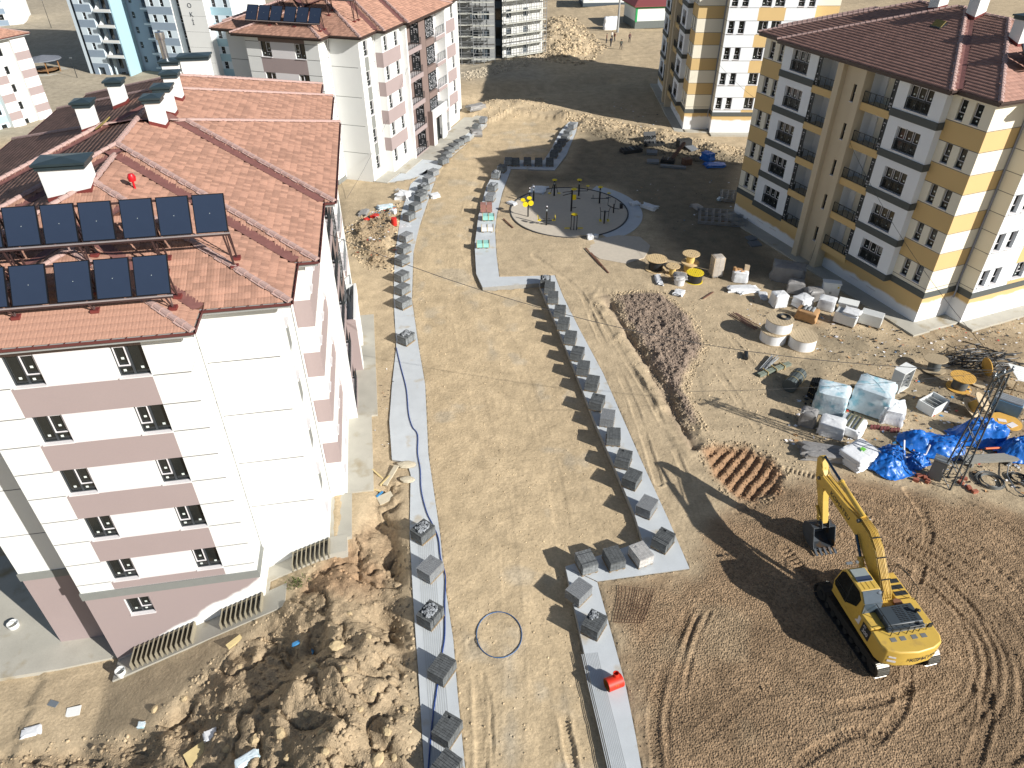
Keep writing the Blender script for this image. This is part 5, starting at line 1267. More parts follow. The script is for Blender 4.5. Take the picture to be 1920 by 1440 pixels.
# ================================================================== PAVING STACKS
PAVE_Z = 0.06
def stack_protos():
    wood = mat("pallet_wood", srgb(140, 122, 96), .9, var=.15, fine=.1); 
    tones = {"dark": srgb(82, 85, 86), "mid": srgb(104, 107, 108), "pale": srgb(168, 164, 158)}
    for k, c in tones.items():
        mat("paver_" + k, c, .9, var=.08, vs=1.5, fine=.07, fs=30, island=.14)
        mat("paver_lit_side_" + k, tuple(min(1, x * 1.5) for x in c), .9, var=.08, fine=.07, island=.16)  # brighter copy of the block colour: sunlight on the stack sides painted in
    film = mat("stretch_film", srgb(205, 208, 212), .25, var=.1, vs=5, fine=0, alpha=.22, spec=.6)
    out = {}
    pm = MB()
    for y in (-.38, 0, .38): pm.box((0, y, .05), (1.02, .1, .09))
    for x in np.linspace(-.48, .48, 6): pm.box((x, 0, .115), (.1, .92, .03))
    pal = pm.mesh("wooden_pallet", [wood])
    out["pallet"] = pal
    for tone in tones:
        for var in range(3):
            rg = random.Random(var * 7 + len(tone)); m = MB(); nx, ny, nz = 10, 5, 7; bx, by, bz = 1.08 / nx, .86 / ny, .082
            def block(i, j, k, l, h=1.0):
                m.box((-.54 + (i + .5) * bx + rg.uniform(-.004, .004), -.43 + (j + .5 * l) * by + rg.uniform(-.004, .004), .14 + k * (bz + .004) + bz * h / 2), (bx - .012, by * l - .01, bz * h), 0 if k == nz - 1 else 1)
            for k in range(nz):
                for i in range(nx):
                    for j in range(ny):
                        if k == nz - 1:
                            if var == 1 and i > 7 and j > 2 and rg.random() < .6: continue
                            block(i, j, k, 1)
                        elif j in (0, ny - 1) or i in (0, nx - 1): block(i, j, k, 1)
            m.box((0, 0, .14 + (nz - 1) * .043), (1.04, .82, (nz - 1) * .086), 0)
            out[(tone, var)] = m.mesh("paving_blocks", [MATS["paver_" + tone], MATS["paver_lit_side_" + tone]])
    for v in range(2):
        rg = random.Random(40 + v); m = MB()
        for q in range(58):
            a, r_ = rg.random() * 6.28, rg.random() ** .6; x, y = .40 * r_ * math.cos(a), .30 * r_ * math.sin(a); s = rg.uniform(.07, .1)
            M = Matrix.Rotation(rg.random() * 6, 3, 'Z') @ Matrix.Rotation(rg.uniform(-.6, .6), 3, 'X')
            m.box((x, y, .775 + (1 - r_) * .10 + rg.random() * .03), (s, s, s), 0, M=M)
        out[("cobbles", v)] = m.mesh("cobbles", [mat("cobble", srgb(142, 146, 150), .85, var=.1, island=.3)])
    f = MB(); f.box((0, 0, .44), (1.11, .89, .62)); out["film"] = f.mesh("wrapping_film", [film])
    s = MB()
    for x in (-.3, .3):
        s.box((x, 0, .75), (.025, .9, .008)); s.box((x, -.446, .44), (.025, .008, .62)); s.box((x, .446, .44), (.025, .008, .62))
    out["strap"] = s.mesh("strap", [mat("strap_plastic", srgb(60, 64, 66), .5, var=0)])
    return out
def stacks():
    P = stack_protos(); ORD = "first second third fourth fifth sixth seventh eighth ninth tenth eleventh twelfth thirteenth fourteenth fifteenth".split()
    # (pixel of the top centre, bearing in degrees, tone, extra)
    near_left = [((836, 1432), -32, "dark", ""), ((838, 1361), -31, "dark", ""), ((828, 1247), -33, "dark", ""), ((806, 1145), -34, "dark", "cobbles"), ((806, 1059), -35, "dark", "film"), ((792, 989), -36, "dark", "cobbles")]
    mid_left = [((761, 626), -36, "mid", "cobbles"), ((756, 560), -38, "mid", ""), ((754, 535), -36, "mid", ""), ((753, 511), -37, "mid", ""), ((754, 481), -36, "mid", ""), ((757, 460), -35, "mid", ""), ((761, 438), -34, "mid", "film")]
    up_left = [((767, 399), -36, "mid", "bin"), ((778, 381), -38, "mid", ""), ((788, 364), -35, "mid", ""), ((790, 357), -38, "mid", ""), ((794, 346), -36, "mid", "cobbles"), ((803, 331), -36, "mid", "film"), ((812, 318), -35, "mid", "film")]
    second = [((831, 296), -40, "mid", ""), ((837, 286), -40, "mid", ""), ((842, 277), -40, "mid", ""), ((851, 270), -40, "mid", ""), ((860, 263), -38, "mid", ""), ((871, 256), -35, "mid", ""), ((893, 233), -20, "mid", ""), ((906, 220), -15, "mid", "film")]
    diag = [((1245, 1005), -40, "dark", ""), ((1214, 942), -34, "dark", "film"), ((1186, 890), -32, "dark", ""), ((1170, 853), -22, "dark", ""), ((1151, 811), -9, "dark", ""), ((1140, 776), -16, "dark", "film"), ((1120, 747), -20, "dark", ""), ((1111, 711), -16, "dark", ""), ((1094, 683), -14, "dark", ""), ((1083, 656), -16, "dark", ""), ((1070, 626), -14, "dark", ""), ((1057, 600), -14, "dark", ""), ((1050, 577), -10, "dark", ""), ((1037, 551), -6, "dark", ""), ((1031, 533), -5, "dark", ""), ((1023, 521), -5, "dark", "cobbles")]
    lower = [((1100, 1046), 18, "mid", ""), ((1152, 1039), 20, "dark", ""), ((1203, 1032), 25, "pale", "film"), ((1086, 1102), -42, "dark", "film"), ((1115, 1163), -34, "dark", "cobbles2")]
    bend = [((920, 363), -14, "mid", "film"), ((924, 345), -18, "mid", "cobbles"), ((930, 322), -16, "mid", "cobbles"), ((941, 310), -20, "mid", ""), ((953, 297), -4, "mid", "")]
    upper = [((967, 298), 2, "dark", ""), ((989, 297), 2, "dark", ""), ((1010, 298), 2, "dark", ""), ((1031, 298), -2, "dark", ""), ((1039, 283), -18, "dark", ""), ((1046, 272), -20, "dark", ""), ((1053, 262), -22, "dark", ""), ((1060, 253), -22, "mid", ""), ((1065, 244), -24, "mid", ""), ((1073, 231), -24, "mid", "film")]
    GR = [("near_left", near_left, "near left pavement from its near end", "paving stacks on the near left pavement"),
          ("mid_left", mid_left, "left pavement beside near pink block", "paving stacks beside the near pink block"),
          ("up_left", up_left, "left pavement past the rubbish heap", "paving stacks past the rubbish heap"),
          ("second", second, "pavement along second pink block", "paving stacks along the second pink block"),
          ("diag", diag, "long slanting pavement, nearest first", "paving stacks along the slanting pavement"),
          ("lower", lower, "bend of lower ribbed pavement", "paving stacks at the lower bend"),
          ("bend", bend, "pavement left of the gym", "paving stacks left of the gym"),
          ("upper", upper, "upper pavement beyond the gym", "paving stacks beyond the gym")]
    desc = {"dark": "dark grey", "mid": "mid grey", "pale": "pale grey"}
    tot = 0
    for gi, (_, lst, where, grp) in enumerate(GR):
        for i, ((px, py), bear, tone, ex) in enumerate(lst):
            x, y = G(px, py, PAVE_Z + .75)[:2]
            if gi in (0, 4): pass
            e = {"cobbles": " under loose cobbles", "cobbles2": " with cobbles on one corner", "film": " in torn film", "bin": " topped with rubbish", "": ""}[ex]
            t = thing("paver_stack", f"{ORD[i] if i < 15 else 'farthest'} {desc[tone]} paver stack{e}, {where}", "paver stack", (x, y, PAVE_Z), R(bear + 90 + RNG.uniform(-3, 3)), grp)
            link("wooden_pallet", P["pallet"], t); b = link("paving_blocks", P[(tone, tot % 3)], t, kind="stuff")
            if ex.startswith("cobbles"):
                c = link("cobbles", P[("cobbles", i % 2)], t, kind="stuff")
                if ex == "cobbles2": c.location = (.18, .16, 0); c.scale = (.62, .75, 1)
            if ex == "film": link("wrapping_film", P["film"], t)
            elif i % 3 == 0: link("strap", P["strap"], t)
            tot += 1

# ================================================================== DIGGER
def digger():
    Y = mat("digger_yellow", srgb(202, 168, 78), .42, var=.06, vs=1.2, fine=.03, dirt=srgb(176, 146, 80), ds=1.6, dt=.60)
    DK = mat("digger_black", srgb(40, 44, 46), .5, var=.1); TR = mat("track_steel", srgb(70, 70, 68), .5, metal=.5, var=.2, fs=20); SH = mat("track_shoe_worn", srgb(116, 114, 108), .35, metal=.7, var=.15)
    GL_ = MATS["glass_dark"]; RD = mat("rod_chrome", srgb(60, 78, 96), .2, metal=.8, var=0); BK = mat("bucket_steel", srgb(92, 98, 104), .45, metal=.5, var=.15, vs=3, dirt=srgb(130, 102, 72), ds=2, dt=.55); HO = mat("hose_tan", srgb(196, 160, 78), .5, var=.05)
    cx, cy = 17.15, 20.75; z0 = gz(cx, cy) + .02
    D = thing("excavator", "yellow crawler excavator with folded boom and grey bucket, parked on the brown gravel", "excavator", (cx, cy, z0), 0)
    # local frames: tracks bearing 103, house bearing 99 (x' = right, y' = forward)
    def fr(b): return Matrix.Rotation(R(b - 90), 4, 'Z')
    MT, MH = fr(103), fr(99)
    def put(mb, name, mats, M, smooth=None, bevel=0.0, parent=D):
        mb.v = [tuple(M @ Vector(p)) for p in mb.v]; o = mb.build(name, mats, parent, smooth)
        if bevel: b = o.modifiers.new("b", 'BEVEL'); b.width = bevel; b.segments = 2; b.limit_method = 'ANGLE'
        return o
    # crawler tracks
    for sx, nm in ((-1.3, "left"), (1.3, "right")):
        hl, r = 2.05, .42; T = bpy.data.objects.new("track", None); COL.objects.link(T); T.parent = D
        fm = MB(); fm.box((sx, 0, .47), (.30, 3.9, .42), 0); fm.box((sx, 0, .72), (.36, 3.2, .1), 0)
        for y in (-hl, hl): fm.lathe([(.36, -.22), (.36, .22)], 18, 0, (sx, y, .45), Matrix.Rotation(R(90), 3, 'Y')); fm.lathe([(.16, -.27), (.16, .27)], 12, 1, (sx, y, .45), Matrix.Rotation(R(90), 3, 'Y'))
        for y in np.linspace(-1.5, 1.5, 7): fm.lathe([(.15, -.2), (.15, .2)], 10, 0, (sx, y, .2), Matrix.Rotation(R(90), 3, 'Y'))
        put(fm, "track_frame", [TR, DK], MT, 40, parent=T)
        per = 2 * (2 * hl) + 2 * math.pi * r; n = 46
        shoe = MB(); shoe.box((0, 0, .02), (.6, per / n * .93, .035)); shoe.box((0, .05, .055), (.58, .03, .045)); shoe.box((0, -.05, .05), (.58, .02, .03))
        sm = {False: shoe.mesh("track_shoe", [TR]), True: shoe.mesh("track_shoe", [SH])}
        for k in range(n):
            s = per * k / n
            if s < 2 * hl: y, z, a = -hl + s, .45 + r, 0
            elif s < 2 * hl + math.pi * r: t = (s - 2 * hl) / r; y, z, a = hl + r * math.sin(t), .45 + r * math.cos(t), -t
            elif s < 4 * hl + math.pi * r: y, z, a = hl - (s - 2 * hl - math.pi * r), .45 - r, math.pi
            else: t = (s - 4 * hl - math.pi * r) / r; y, z, a = -hl - r * math.sin(t), .45 - r * math.cos(t), math.pi - t
            worn = y < -hl
            o = link("track_shoe", sm[worn], T); o.matrix_local = MT @ Matrix.Translation((sx, y, z)) @ Matrix.Rotation(a, 4, 'X')
    c = MB(); c.box((0, 0, .62), (2.1, 1.5, .35)); c.lathe([(.75, .8), (.75, 1.02)], 24, 0); put(c, "undercarriage", [DK], MT)
    # revolving house, pieces in house frame
    h = MB(); h.box((-1.02, .1, 1.16), (.86, 3.0, .24)); h.box((1.02, .1, 1.16), (.86, 3.0, .24)); h.box((0, -.2, 1.16), (1.2, 2.6, .24)); put(h, "turntable_deck", [Y], MH, bevel=.02)
    h = MB(); h.box((1.05, .75, 1.62), (.78, 1.5, .7)); h.box((1.05, 1.6, 1.42), (.74, .3, .3)); put(h, "tool_box", [Y], MH, bevel=.04)
    h = MB()
    for k in range(3): h.box((1.05, .3 + .35 * k, 1.985), (.6, .22, .02))
    put(h, "step_plate", [DK], MH)
    h = MB(); h.box((-1.08, -.75, 1.66), (.72, 1.15, .80)); put(h, "side_door", [Y], MH, bevel=.03)
    h = MB(); h.box((-1.455, -1.12, 1.60), (.02, .62, .62)); o = put(h, "side_panel", [DK], MH)
    h = MB(); h.box((-1.45, -.45, 1.66), (.012, .34, .46)); put(h, "side_decal", [MATS["panel_white"]], MH)
    h = MB(); h.box((1.08, -.75, 1.66), (.72, 1.4, .80)); put(h, "side_door", [Y], MH, bevel=.03)
    h = MB(); h.box((0, -.72, 1.62), (1.5, 1.6, .72)); put(h, "engine_deck", [Y], MH, bevel=.02)
    h = MB(); h.box((.1, -.93, 2.14), (1.75, 1.0, .32)); h.box((.1, -1.48, 2.06), (1.85, .22, .24)); put(h, "engine_hood", [mat("hood_grey", srgb(58, 66, 72), .45, var=.08)], MH, 40, bevel=.06)
    h = MB()
    for i in range(5):
        for j in range(9):
            h.box((-.02 + .16 * i + (.06 if i > 2 else 0), -1.3 + .09 * j, 2.307), (.11, .035, .012))
    put(h, "hood_grille", [mat("grille_black", srgb(12, 14, 16), .6, var=0)], MH)
    h = MB(); h.tube([(.86, -.95, 2.2), (.86, -.95, 2.48), (.9, -1.08, 2.56)], .07, 10); put(h, "exhaust", [DK], MH, 50)
    h = MB(); h.tube([(.55, -.2, 1.98), (.55, -.2, 2.1)], .2, 14); put(h, "tank_cap", [mat("rusty", srgb(120, 82, 60), .8)], MH, 40)
    # counterweight: curved rear
    cw = MB(); pts = [(-1.45, -1.35), (-1.45, -2.05), (-1.3, -2.38), (-.8, -2.6), (0, -2.7), (.8, -2.6), (1.3, -2.38), (1.45, -2.05), (1.45, -1.35)]
    cw.prism(pts, 1.02, 2.02); o = put(cw, "counterweight", [Y], MH, 50, bevel=.07)
    h = MB()
    for x in (-.75, -.3, .25, .7): h.box((x, -1.95, 2.026), (.26, .2, .012))
    put(h, "anti_slip_plate", [mat("plate_grey", srgb(110, 112, 112), .8)], MH)
    h = MB(); h.box((-1.0, -2.53, 1.36), (.36, .012, .12), rz=R(-24)); h.box((-1.02, -2.52, 1.62), (.3, .012, .09), rz=R(-24)); put(h, "decal", [MATS["panel_white"]], MH)
    ink = mat("decal_ink", srgb(34, 38, 52), .5, var=0, fine=0)
    def txt(s, size, x, y, z, rz, parent=D, m=ink, sx=1.0, M0=MH):
        return text_part(parent, s, size, M0 @ Matrix.Translation((x, y, z)) @ Matrix.Rotation(rz, 4, 'Z') @ Matrix.Rotation(R(90), 4, 'X'), m, "lettering", .004, sx=sx)
    # the maker's name bent along the rear
    word = "KOMATSU"
    for i, ch in enumerate(word):
        x = -.2 + .205 * i; 
        if x < .8: y, rz = -2.72 + .14 * (x / 1.0) ** 2, math.atan(.2 * x)
        else: y, rz = -2.61 + .2 * (x - .8) / .45, math.atan(.2 / .45)
        txt(ch, .33, x, y - .012, 1.5, rz, sx=1.0)
    wtx = MATS["panel_white"]
    txt("300", .30, -1.472, -1.12, 1.52, R(-90), m=wtx, sx=.9); txt("PC", .17, -1.472, -1.0, 1.78, R(-90), m=wtx, sx=.9)
    # guard rails
    rl = MB()
    def rail(P): rl.tube(P, .02, 5)
    rail([(-.78, -1.75, 2.0), (-.78, -1.75, 2.5), (.0, -1.75, 2.52), (.0, -1.75, 2.0)]); rail([(.0, -1.75, 2.5), (.85, -1.72, 2.5), (.95, -1.72, 2.05)]); rail([(-.78, -1.75, 2.3), (.0, -1.75, 2.3), (.9, -1.72, 2.28)])
    rail([(-.78, -1.75, 2.5), (-.82, -.3, 2.55), (-.82, -.1, 2.95), (-.42, -.1, 2.95), (-.42, -.35, 2.1)]); rail([(-.8, -1.0, 2.0), (-.8, -1.0, 2.52)]); rail([(.3, -1.74, 2.0), (.3, -1.74, 2.5)]); rail([(.6, -1.72, 2.0), (.62, -1.72, 2.5)]); rail([(-.4, -1.75, 2.0), (-.4, -1.75, 2.5)])
    rail([(1.42, 1.5, 1.6), (1.44, 1.5, 2.5), (1.44, .6, 2.75), (1.44, -.1, 2.7), (1.42, -.2, 2.0)]); rail([(.75, 1.5, 2.0), (.8, 1.4, 2.6), (1.2, 1.2, 2.95), (1.44, .6, 2.75)]); rail([(1.44, .2, 2.0), (1.44, .3, 2.75)])
    put(rl, "guard_rail", [DK], MH)
    mr_ = MB(); mr_.box((1.0, -1.75, 2.42), (.2, .06, .26)); put(mr_, "mirror", [DK], MH); mr_ = MB(); mr_.lathe([(.1, 0), (.12, .06), (.0, .1)], 10, 0, (-.62, -.12, 2.92)); put(mr_, "mirror", [MATS["rail_grey"]], MH)
    # cab
    x0, x1 = -1.47, -.47
    side = [(-.22, 1.28), (1.62, 1.28), (1.70, 1.75), (1.48, 2.75), (1.25, 3.02), (.0, 3.04), (-.42, 2.62), (-.5, 1.6)]
    Ms = MH @ Matrix.Translation(((x0 + x1) / 2, 0, 0)) @ Matrix.Rotation(R(90), 4, 'Z')
    cb = MB(); cb.prismM(side, x1 - x0 - .02, Ms); o = cb.build("cab", [Y], D); b = o.modifiers.new("b", 'BEVEL'); b.width = .05; b.segments = 2
    g = MB(); gl = [(-.12, 2.1), (.62, 1.52), (1.52, 1.62), (1.6, 1.8), (1.4, 2.72), (1.2, 2.92), (.05, 2.94), (-.22, 2.68)]
    g.prismM(gl, x1 - x0 + .02, Ms); g.build("cab_window", [GL_], D)
    g = MB(); g.bar((x0 - .012, .55, 1.55), (x0 - .012, .55, 2.95), .05, .02); g.bar((x0 - .012, .62, 2.0), (x0 - .012, 1.5, 2.0), .03, .02); put(g, "door_pillar", [DK], MH)
    g = MB(); g.box((-.97, .82, 3.055), (.74, .72, .05)); put(g, "roof_hatch", [mat("hatch_grey", srgb(140, 148, 146), .4, var=.05)], MH, bevel=.01)
    g = MB(); g.box((-.97, .62, 3.085), (.76, .22, .01)); g.box((-.97, .50, 3.084), (.70, .08, .012)); put(g, "hatch_shade", [mat("hatch_blue", srgb(56, 66, 86), .4, var=.1)], MH)
    g = MB(); g.box((-.97, .3, 3.052), (.02, .5, .01)); g.box((-1.2, .3, 3.052), (.02, .5, .01)); g.box((-.72, .3, 3.052), (.02, .5, .01)); put(g, "roof_rib", [Y], MH)
    g = MB(); g.poly([(x0 + .06, -.03, 3.035), (x1 - .06, -.03, 3.035), (x1 - .06, -.435, 2.62), (x0 + .06, -.435, 2.62)]); g.poly([(x0 + .06, -.437, 2.61), (x1 - .06, -.437, 2.61), (x1 - .06, -.51, 1.9), (x0 + .06, -.51, 1.9)])
    g.v = [(a, b - .02, c + .02) for a, b, c in g.v]; put(g, "rear_window", [mat("rear_glass", srgb(70, 82, 92), .12, var=.15, fine=0)], MH)
    g = MB(); g.box((-1.15, 1.55, 3.05), (.3, .1, .08)); g.box((-.75, 1.55, 3.05), (.12, .1, .1)); put(g, "work_lamp", [MATS["rail_grey"]], MH)
    # boom, stick and bucket in the vertical plane x' = .12
    MB_ = MH @ Matrix.Translation((.12, 0, 0)) @ Matrix.Rotation(R(90), 4, 'Z')   # outline x -> forward
    boom = [(.05, 1.75), (.45, 1.62), (1.5, 2.55), (2.35, 3.02), (3.1, 3.25), (6.3, 3.38), (6.72, 3.45), (6.78, 3.72), (6.4, 3.88), (4.4, 4.02), (3.0, 4.18), (2.2, 4.12), (1.5, 3.75), (.75, 2.95), (.0, 2.05)]
    b = MB(); b.prismM(boom, .46, MB_); o = b.build("boom", [Y], D); bv = o.modifiers.new("b", 'BEVEL'); bv.width = .03; bv.segments = 2
    for off in (-.242, .242):
        M2 = MH @ Matrix.Translation((.12 + off, 4.55, 3.63)) @ Matrix.Rotation(R(-90 if off < 0 else 90), 4, 'Z') @ Matrix.Rotation(R(90), 4, 'X') @ Matrix.Rotation(R(-2 if off < 0 else 2), 4, 'Z')
        text_part(o, "KOMATSU", .34, M2, ink, "lettering", .004, sx=1.15)
    stick = [(7.2, 4.62), (6.95, 4.66), (6.6, 4.1), (6.32, 3.75), (5.85, 2.6), (5.32, 1.5), (5.45, 1.3), (5.7, 1.35), (6.4, 2.55), (7.0, 3.4), (7.32, 4.35)]
    b = MB(); b.prismM(stick, .34, MB_); o = b.build("stick", [Y], D); bv = o.modifiers.new("b", 'BEVEL'); bv.width = .03; bv.segments = 2
    for pin in ((6.58, 3.62), (.28, 1.9), (5.48, 1.42), (3.05, 4.15)):
        b = MB(); b.lathe([(.10, -.31), (.10, .31)], 12, 0, (0, 0, 0), (Matrix.Rotation(R(90), 3, 'X'))); b.v = [tuple(MB_ @ (Vector(p) + Vector((pin[0], 0, pin[1])))) for p in b.v]; b.build("pivot_pin", [BK], D, 40)
    def ram(p, q, r, f, name, dx=0.0):
        p, q = Vector((p[0], dx, p[1])), Vector((q[0], dx, q[1])); mid = p + (q - p) * f
        a = MB(); a.tube([MB_ @ p, MB_ @ mid], r, 12); a.tube([MB_ @ (mid - (q - p) * .02), MB_ @ (mid + (q - p) * .012)], r * 1.2, 12); o = a.build(name, [Y], D, 40)
        a = MB(); a.tube([MB_ @ mid, MB_ @ q], r * .55, 10); a.build("ram_rod", [RD], o, 40)
    ram((3.1, 4.3), (6.98, 4.72), .13, .56, "stick_ram")
    for dx in (-.36, .36): ram((.75, 1.55), (2.75, 3.55), .13, .62, "boom_ram", dx)
    ram((6.75, 3.95 + .25), (6.1, 2.1), .10, .6, "bucket_ram")
    l = MB(); l.bar(MB_ @ Vector((6.1, .24, 2.1)), MB_ @ Vector((5.6, .24, 1.72)), .08, .12); l.bar(MB_ @ Vector((6.1, -.24, 2.1)), MB_ @ Vector((5.6, -.24, 1.72)), .08, .12); l.bar(MB_ @ Vector((6.1, 0, 2.1)), MB_ @ Vector((5.95, 0, 1.15)), .16, .12); l.build("bucket_link", [Y], D)
    # bucket: open shell facing the cab
    W_ = 1.18; prof = [(5.25, 1.28), (5.75, 1.22), (6.12, .95), (6.18, .55), (5.9, .2), (5.35, .02), (4.75, .1)]
    b = MB()
    for (xa, za), (xb, zb) in zip(prof[:-1], prof[1:]):
        d = Vector((xb - xa, zb - za)).normalized(); n_ = (d.y * .05, -d.x * .05)
        q = [(xa, za), (xb, zb), (xb + n_[0], zb + n_[1]), (xa + n_[0], za + n_[1])]; b.prismM(q, W_, MB_)
    for sy in (-1, 1):
        M3 = MB_ @ Matrix.Translation((0, sy * (W_ / 2 + .012), 0)); b.prismM(prof, .03, M3)
    o = b.build("bucket", [BK], D)
    for k in range(5):
        y = (-.5 + k / 4) * (W_ - .12); t = MB(); t.prismM([(4.8, .06), (4.8, .2), (4.42, .05), (4.45, .0)], .11, MB_ @ Matrix.Translation((0, y, 0))); t.build("tooth", [BK], o)
    ho = MB(); ho.prismM([(5.35, 1.2), (5.6, 1.6), (5.3, 1.62), (5.15, 1.3)], .03, MB_ @ Matrix.Translation((0, .2, 0))); ho.prismM([(5.35, 1.2), (5.6, 1.6), (5.3, 1.62), (5.15, 1.3)], .03, MB_ @ Matrix.Translation((0, -.2, 0))); ho.build("bucket_ear", [BK], o)
    # hoses over the boom back
    for k in range(6):
        y = -.18 + .07 * k; P = [(.0, y * 1.4, 2.0), (.15, y, 2.5), (.8, y, 3.12), (1.55, y, 3.88), (2.25, y, 4.26), (2.9, y * .9, 4.3), (3.3, y * .8, 4.22)]
        if k in (0, 5): P = P[:-1] + [(3.4, y, 4.25), (5.4, y, 4.05), (6.4, y, 3.98), (6.9, y, 4.3)]
        a = MB(); a.tube([MB_ @ Vector(p) for p in P], .026, 6); a.build("hose", [HO if k % 2 else Y], D, 60)
    a = MB()
    for s in ((.5, 2.85), (1.2, 3.55), (1.9, 4.14)): a.bar(MB_ @ Vector((s[0], -.24, s[1] + .06)), MB_ @ Vector((s[0], .24, s[1] + .06)), .05, .03)
    a.build("hose_clamp", [DK], D)

# ================================================================== OUTDOOR GYM
def gym():
    bk = mat("gym_black", srgb(26, 28, 30), .4, var=.05); ye = mat("gym_yellow", srgb(226, 200, 20), .45, var=.05)
    sign = mat("gym_sign", srgb(150, 160, 164), .5, var=0)
    def base(px, py, lab, rz=0.0):
        x, y = G(px, py, .05)[:2]; return thing("gym_machine", lab, "gym machine", (x, y, .05), rz, "outdoor gym machines")
    def P(T, name, fn, m, sm=40):
        b = MB(); fn(b); return b.build(name, [m], T, sm)
    def post(T, h, r=.07): P(T, "post", lambda b: b.lathe([(r, 0), (r, h)], 10), bk)
    def hood(T, h, r=.27): P(T, "hood", lambda b: b.lathe([(r, h), (r, h + .05), (.0, h + .14)], 16), ye)
    def panel(T, z): P(T, "sign_plate", lambda b: b.box((0, -.08, z), (.14, .02, .2)), sign)
    T = base(990, 406, "gym machine with two big yellow turning discs, in sunlight"); post(T, 1.35)
    for x, z in ((-.28, 1.35), (.28, 1.48)): P(T, "disc", lambda b: b.lathe([(.27, -.02), (.27, .02)], 20, 0, (x, -.12, z), Matrix.Rotation(R(78), 3, 'X')), ye)
    for x, z in ((-.5, 1.75), (.12, 1.95)): P(T, "disc", lambda b: b.lathe([(.25, -.02), (.25, .02)], 20, 0, (x, .3, z - .1), Matrix.Rotation(R(20), 3, 'X')), ye)
    P(T, "arm", lambda b: b.bar((-.5, .1, 1.5), (.45, .1, 1.5), .06), bk)
    for px, py, l in ((1000.5, 376, "bare black gym post with white top, right one of the left pair"), (993, 379, "bare black gym post with white top, left one of the left pair")):
        T = base(px, py, l); post(T, 1.5, .08); panel(T, 1.25); P(T, "lamp_cap", lambda b: b.lathe([(.06, 1.5), (.07, 1.55), (0, 1.64)], 10), MATS["sash_white"])
    T = base(1024.6, 422, "gym leg press with black post and yellow seats at the shadow edge"); post(T, 1.9, .08); panel(T, 1.6); P(T, "lamp_cap", lambda b: b.lathe([(.06, 1.9), (.07, 1.95), (0, 2.04)], 10), MATS["sash_white"])
    for sx in (-1, 1):
        P(T, "seat_arm", lambda b: (b.bar((0, 0, .45), (sx * .75, .1, .45), .06), b.bar((sx * .75, .1, .45), (sx * .8, .1, .85), .05)), bk)
        P(T, "seat", lambda b: b.box((sx * .72, .1, .5), (.34, .36, .05)), ye); P(T, "seat_back", lambda b: b.lathe([(.2, -.02), (.2, .02)], 14, 0, (sx * .86, .1, .85), Matrix.Rotation(R(80), 3, 'Y')), ye)
        P(T, "step", lambda b: [b.bar((sx * .1, -.05, .2 + .25 * q), (sx * .35, -.05, .2 + .25 * q), .04) for q in range(3)], bk)
    for px, py, l in ((1039, 367, "hooded gym machine with swing foot plates at the far rim of the gym floor"), (1085, 367, "hooded gym machine with bar seats at the far rim, right of the swing one"), (1123.7, 381, "hooded gym machine with seat arm beside the ring walk")):
        T = base(px, py, l); post(T, 1.75, .09); panel(T, 1.4); hood(T, 1.75)
        if px < 1050:
            for sx in (-1, 1): P(T, "foot_plate", lambda b: b.lathe([(.2, .28), (.2, .31)], 12, 0, (sx * .5, 0, 0)), ye); P(T, "swing_arm", lambda b: b.bar((sx * .12, 0, 1.3), (sx * .4, 0, .3), .05), bk)
        else:
            P(T, "seat_bar", lambda b: (b.bar((-.9, .1, .5), (.95, .1, .5), .06), b.bar((.95, .1, .5), (.95, .1, 1.05), .05), b.bar((-.7, .1, .5), (-.7, .1, .9), .05)), bk); P(T, "seat", lambda b: b.lathe([(.2, 1.05), (.2, 1.09)], 12, 0, (.95, .1, 0)), ye)
    T = base(1071, 396, "pull-down gym machine with yellow boards, middle of the gym floor"); post(T, 2.3, .09); P(T, "arm", lambda b: (b.bar((-.95, .2, 1.95), (0, 0, 2.15), .06), b.bar((-.95, -.15, 1.75), (0, 0, 1.95), .06), b.bar((0, 0, 1.5), (.9, .1, 1.3), .06), b.bar((0, 0, .35), (.5, 0, .4), .06)), bk); P(T, "board", lambda b: b.box((.25, -.1, 1.55), (.36, .05, .55)), ye); P(T, "hood", lambda b: b.lathe([(.3, 2.3), (.3, 2.35), (0, 2.42)], 14, 0, (.2, .15, 0)), ye)
    T = base(1075.6, 431, "double air walker with yellow hood and pedals at the near shaded rim")
    P(T, "frame", lambda b: [b.bar((x, 0, 0), (x, 0, 1.55), .08) for x in (-.28, 0, .28)] + [b.bar((-.3, 0, 1.5), (.3, 0, 1.5), .08)], bk); hood(T, 1.62, .3)
    for sx in (-1, 1): P(T, "pedal", lambda b: b.box((sx * .65, 0, .2), (.5, .2, .05)), ye); P(T, "pedal_arm", lambda b: b.bar((sx * .3, 0, .2), (sx * .85, 0, .2), .05), bk)
    T = base(1132.5, 419, "elliptical gym trainer with black handles, right part of the gym floor"); post(T, 1.35, .08)
    for sx in (-1, 1): P(T, "handle", lambda b: (b.bar((sx * .35, .1, .3), (sx * .42, .1, 1.3), .05), b.bar((sx * .42, .1, 1.3), (sx * .5, .0, 1.7), .045), b.bar((0, 0, 1.2), (sx * .42, .1, 1.25), .05)), bk); P(T, "pedal", lambda b: b.box((sx * .38, .1, .3), (.25, .5, .05)), ye)
    T = base(1150, 399, "black exercise bike with handlebar beside the ring walk"); post(T, .95, .07); P(T, "frame", lambda b: (b.bar((0, 0, .5), (-.6, .2, .75), .07), b.bar((-.6, .2, .75), (-.6, .2, 1.55), .05), b.bar((-.85, .2, 1.55), (-.35, .2, 1.55), .05), b.bar((0, 0, .5), (.6, 0, .4), .06), b.box((.75, 0, .75), (.3, .3, .5)), b.bar((.1, 0, .9), (.1, .0, 1.4), .04)), bk)
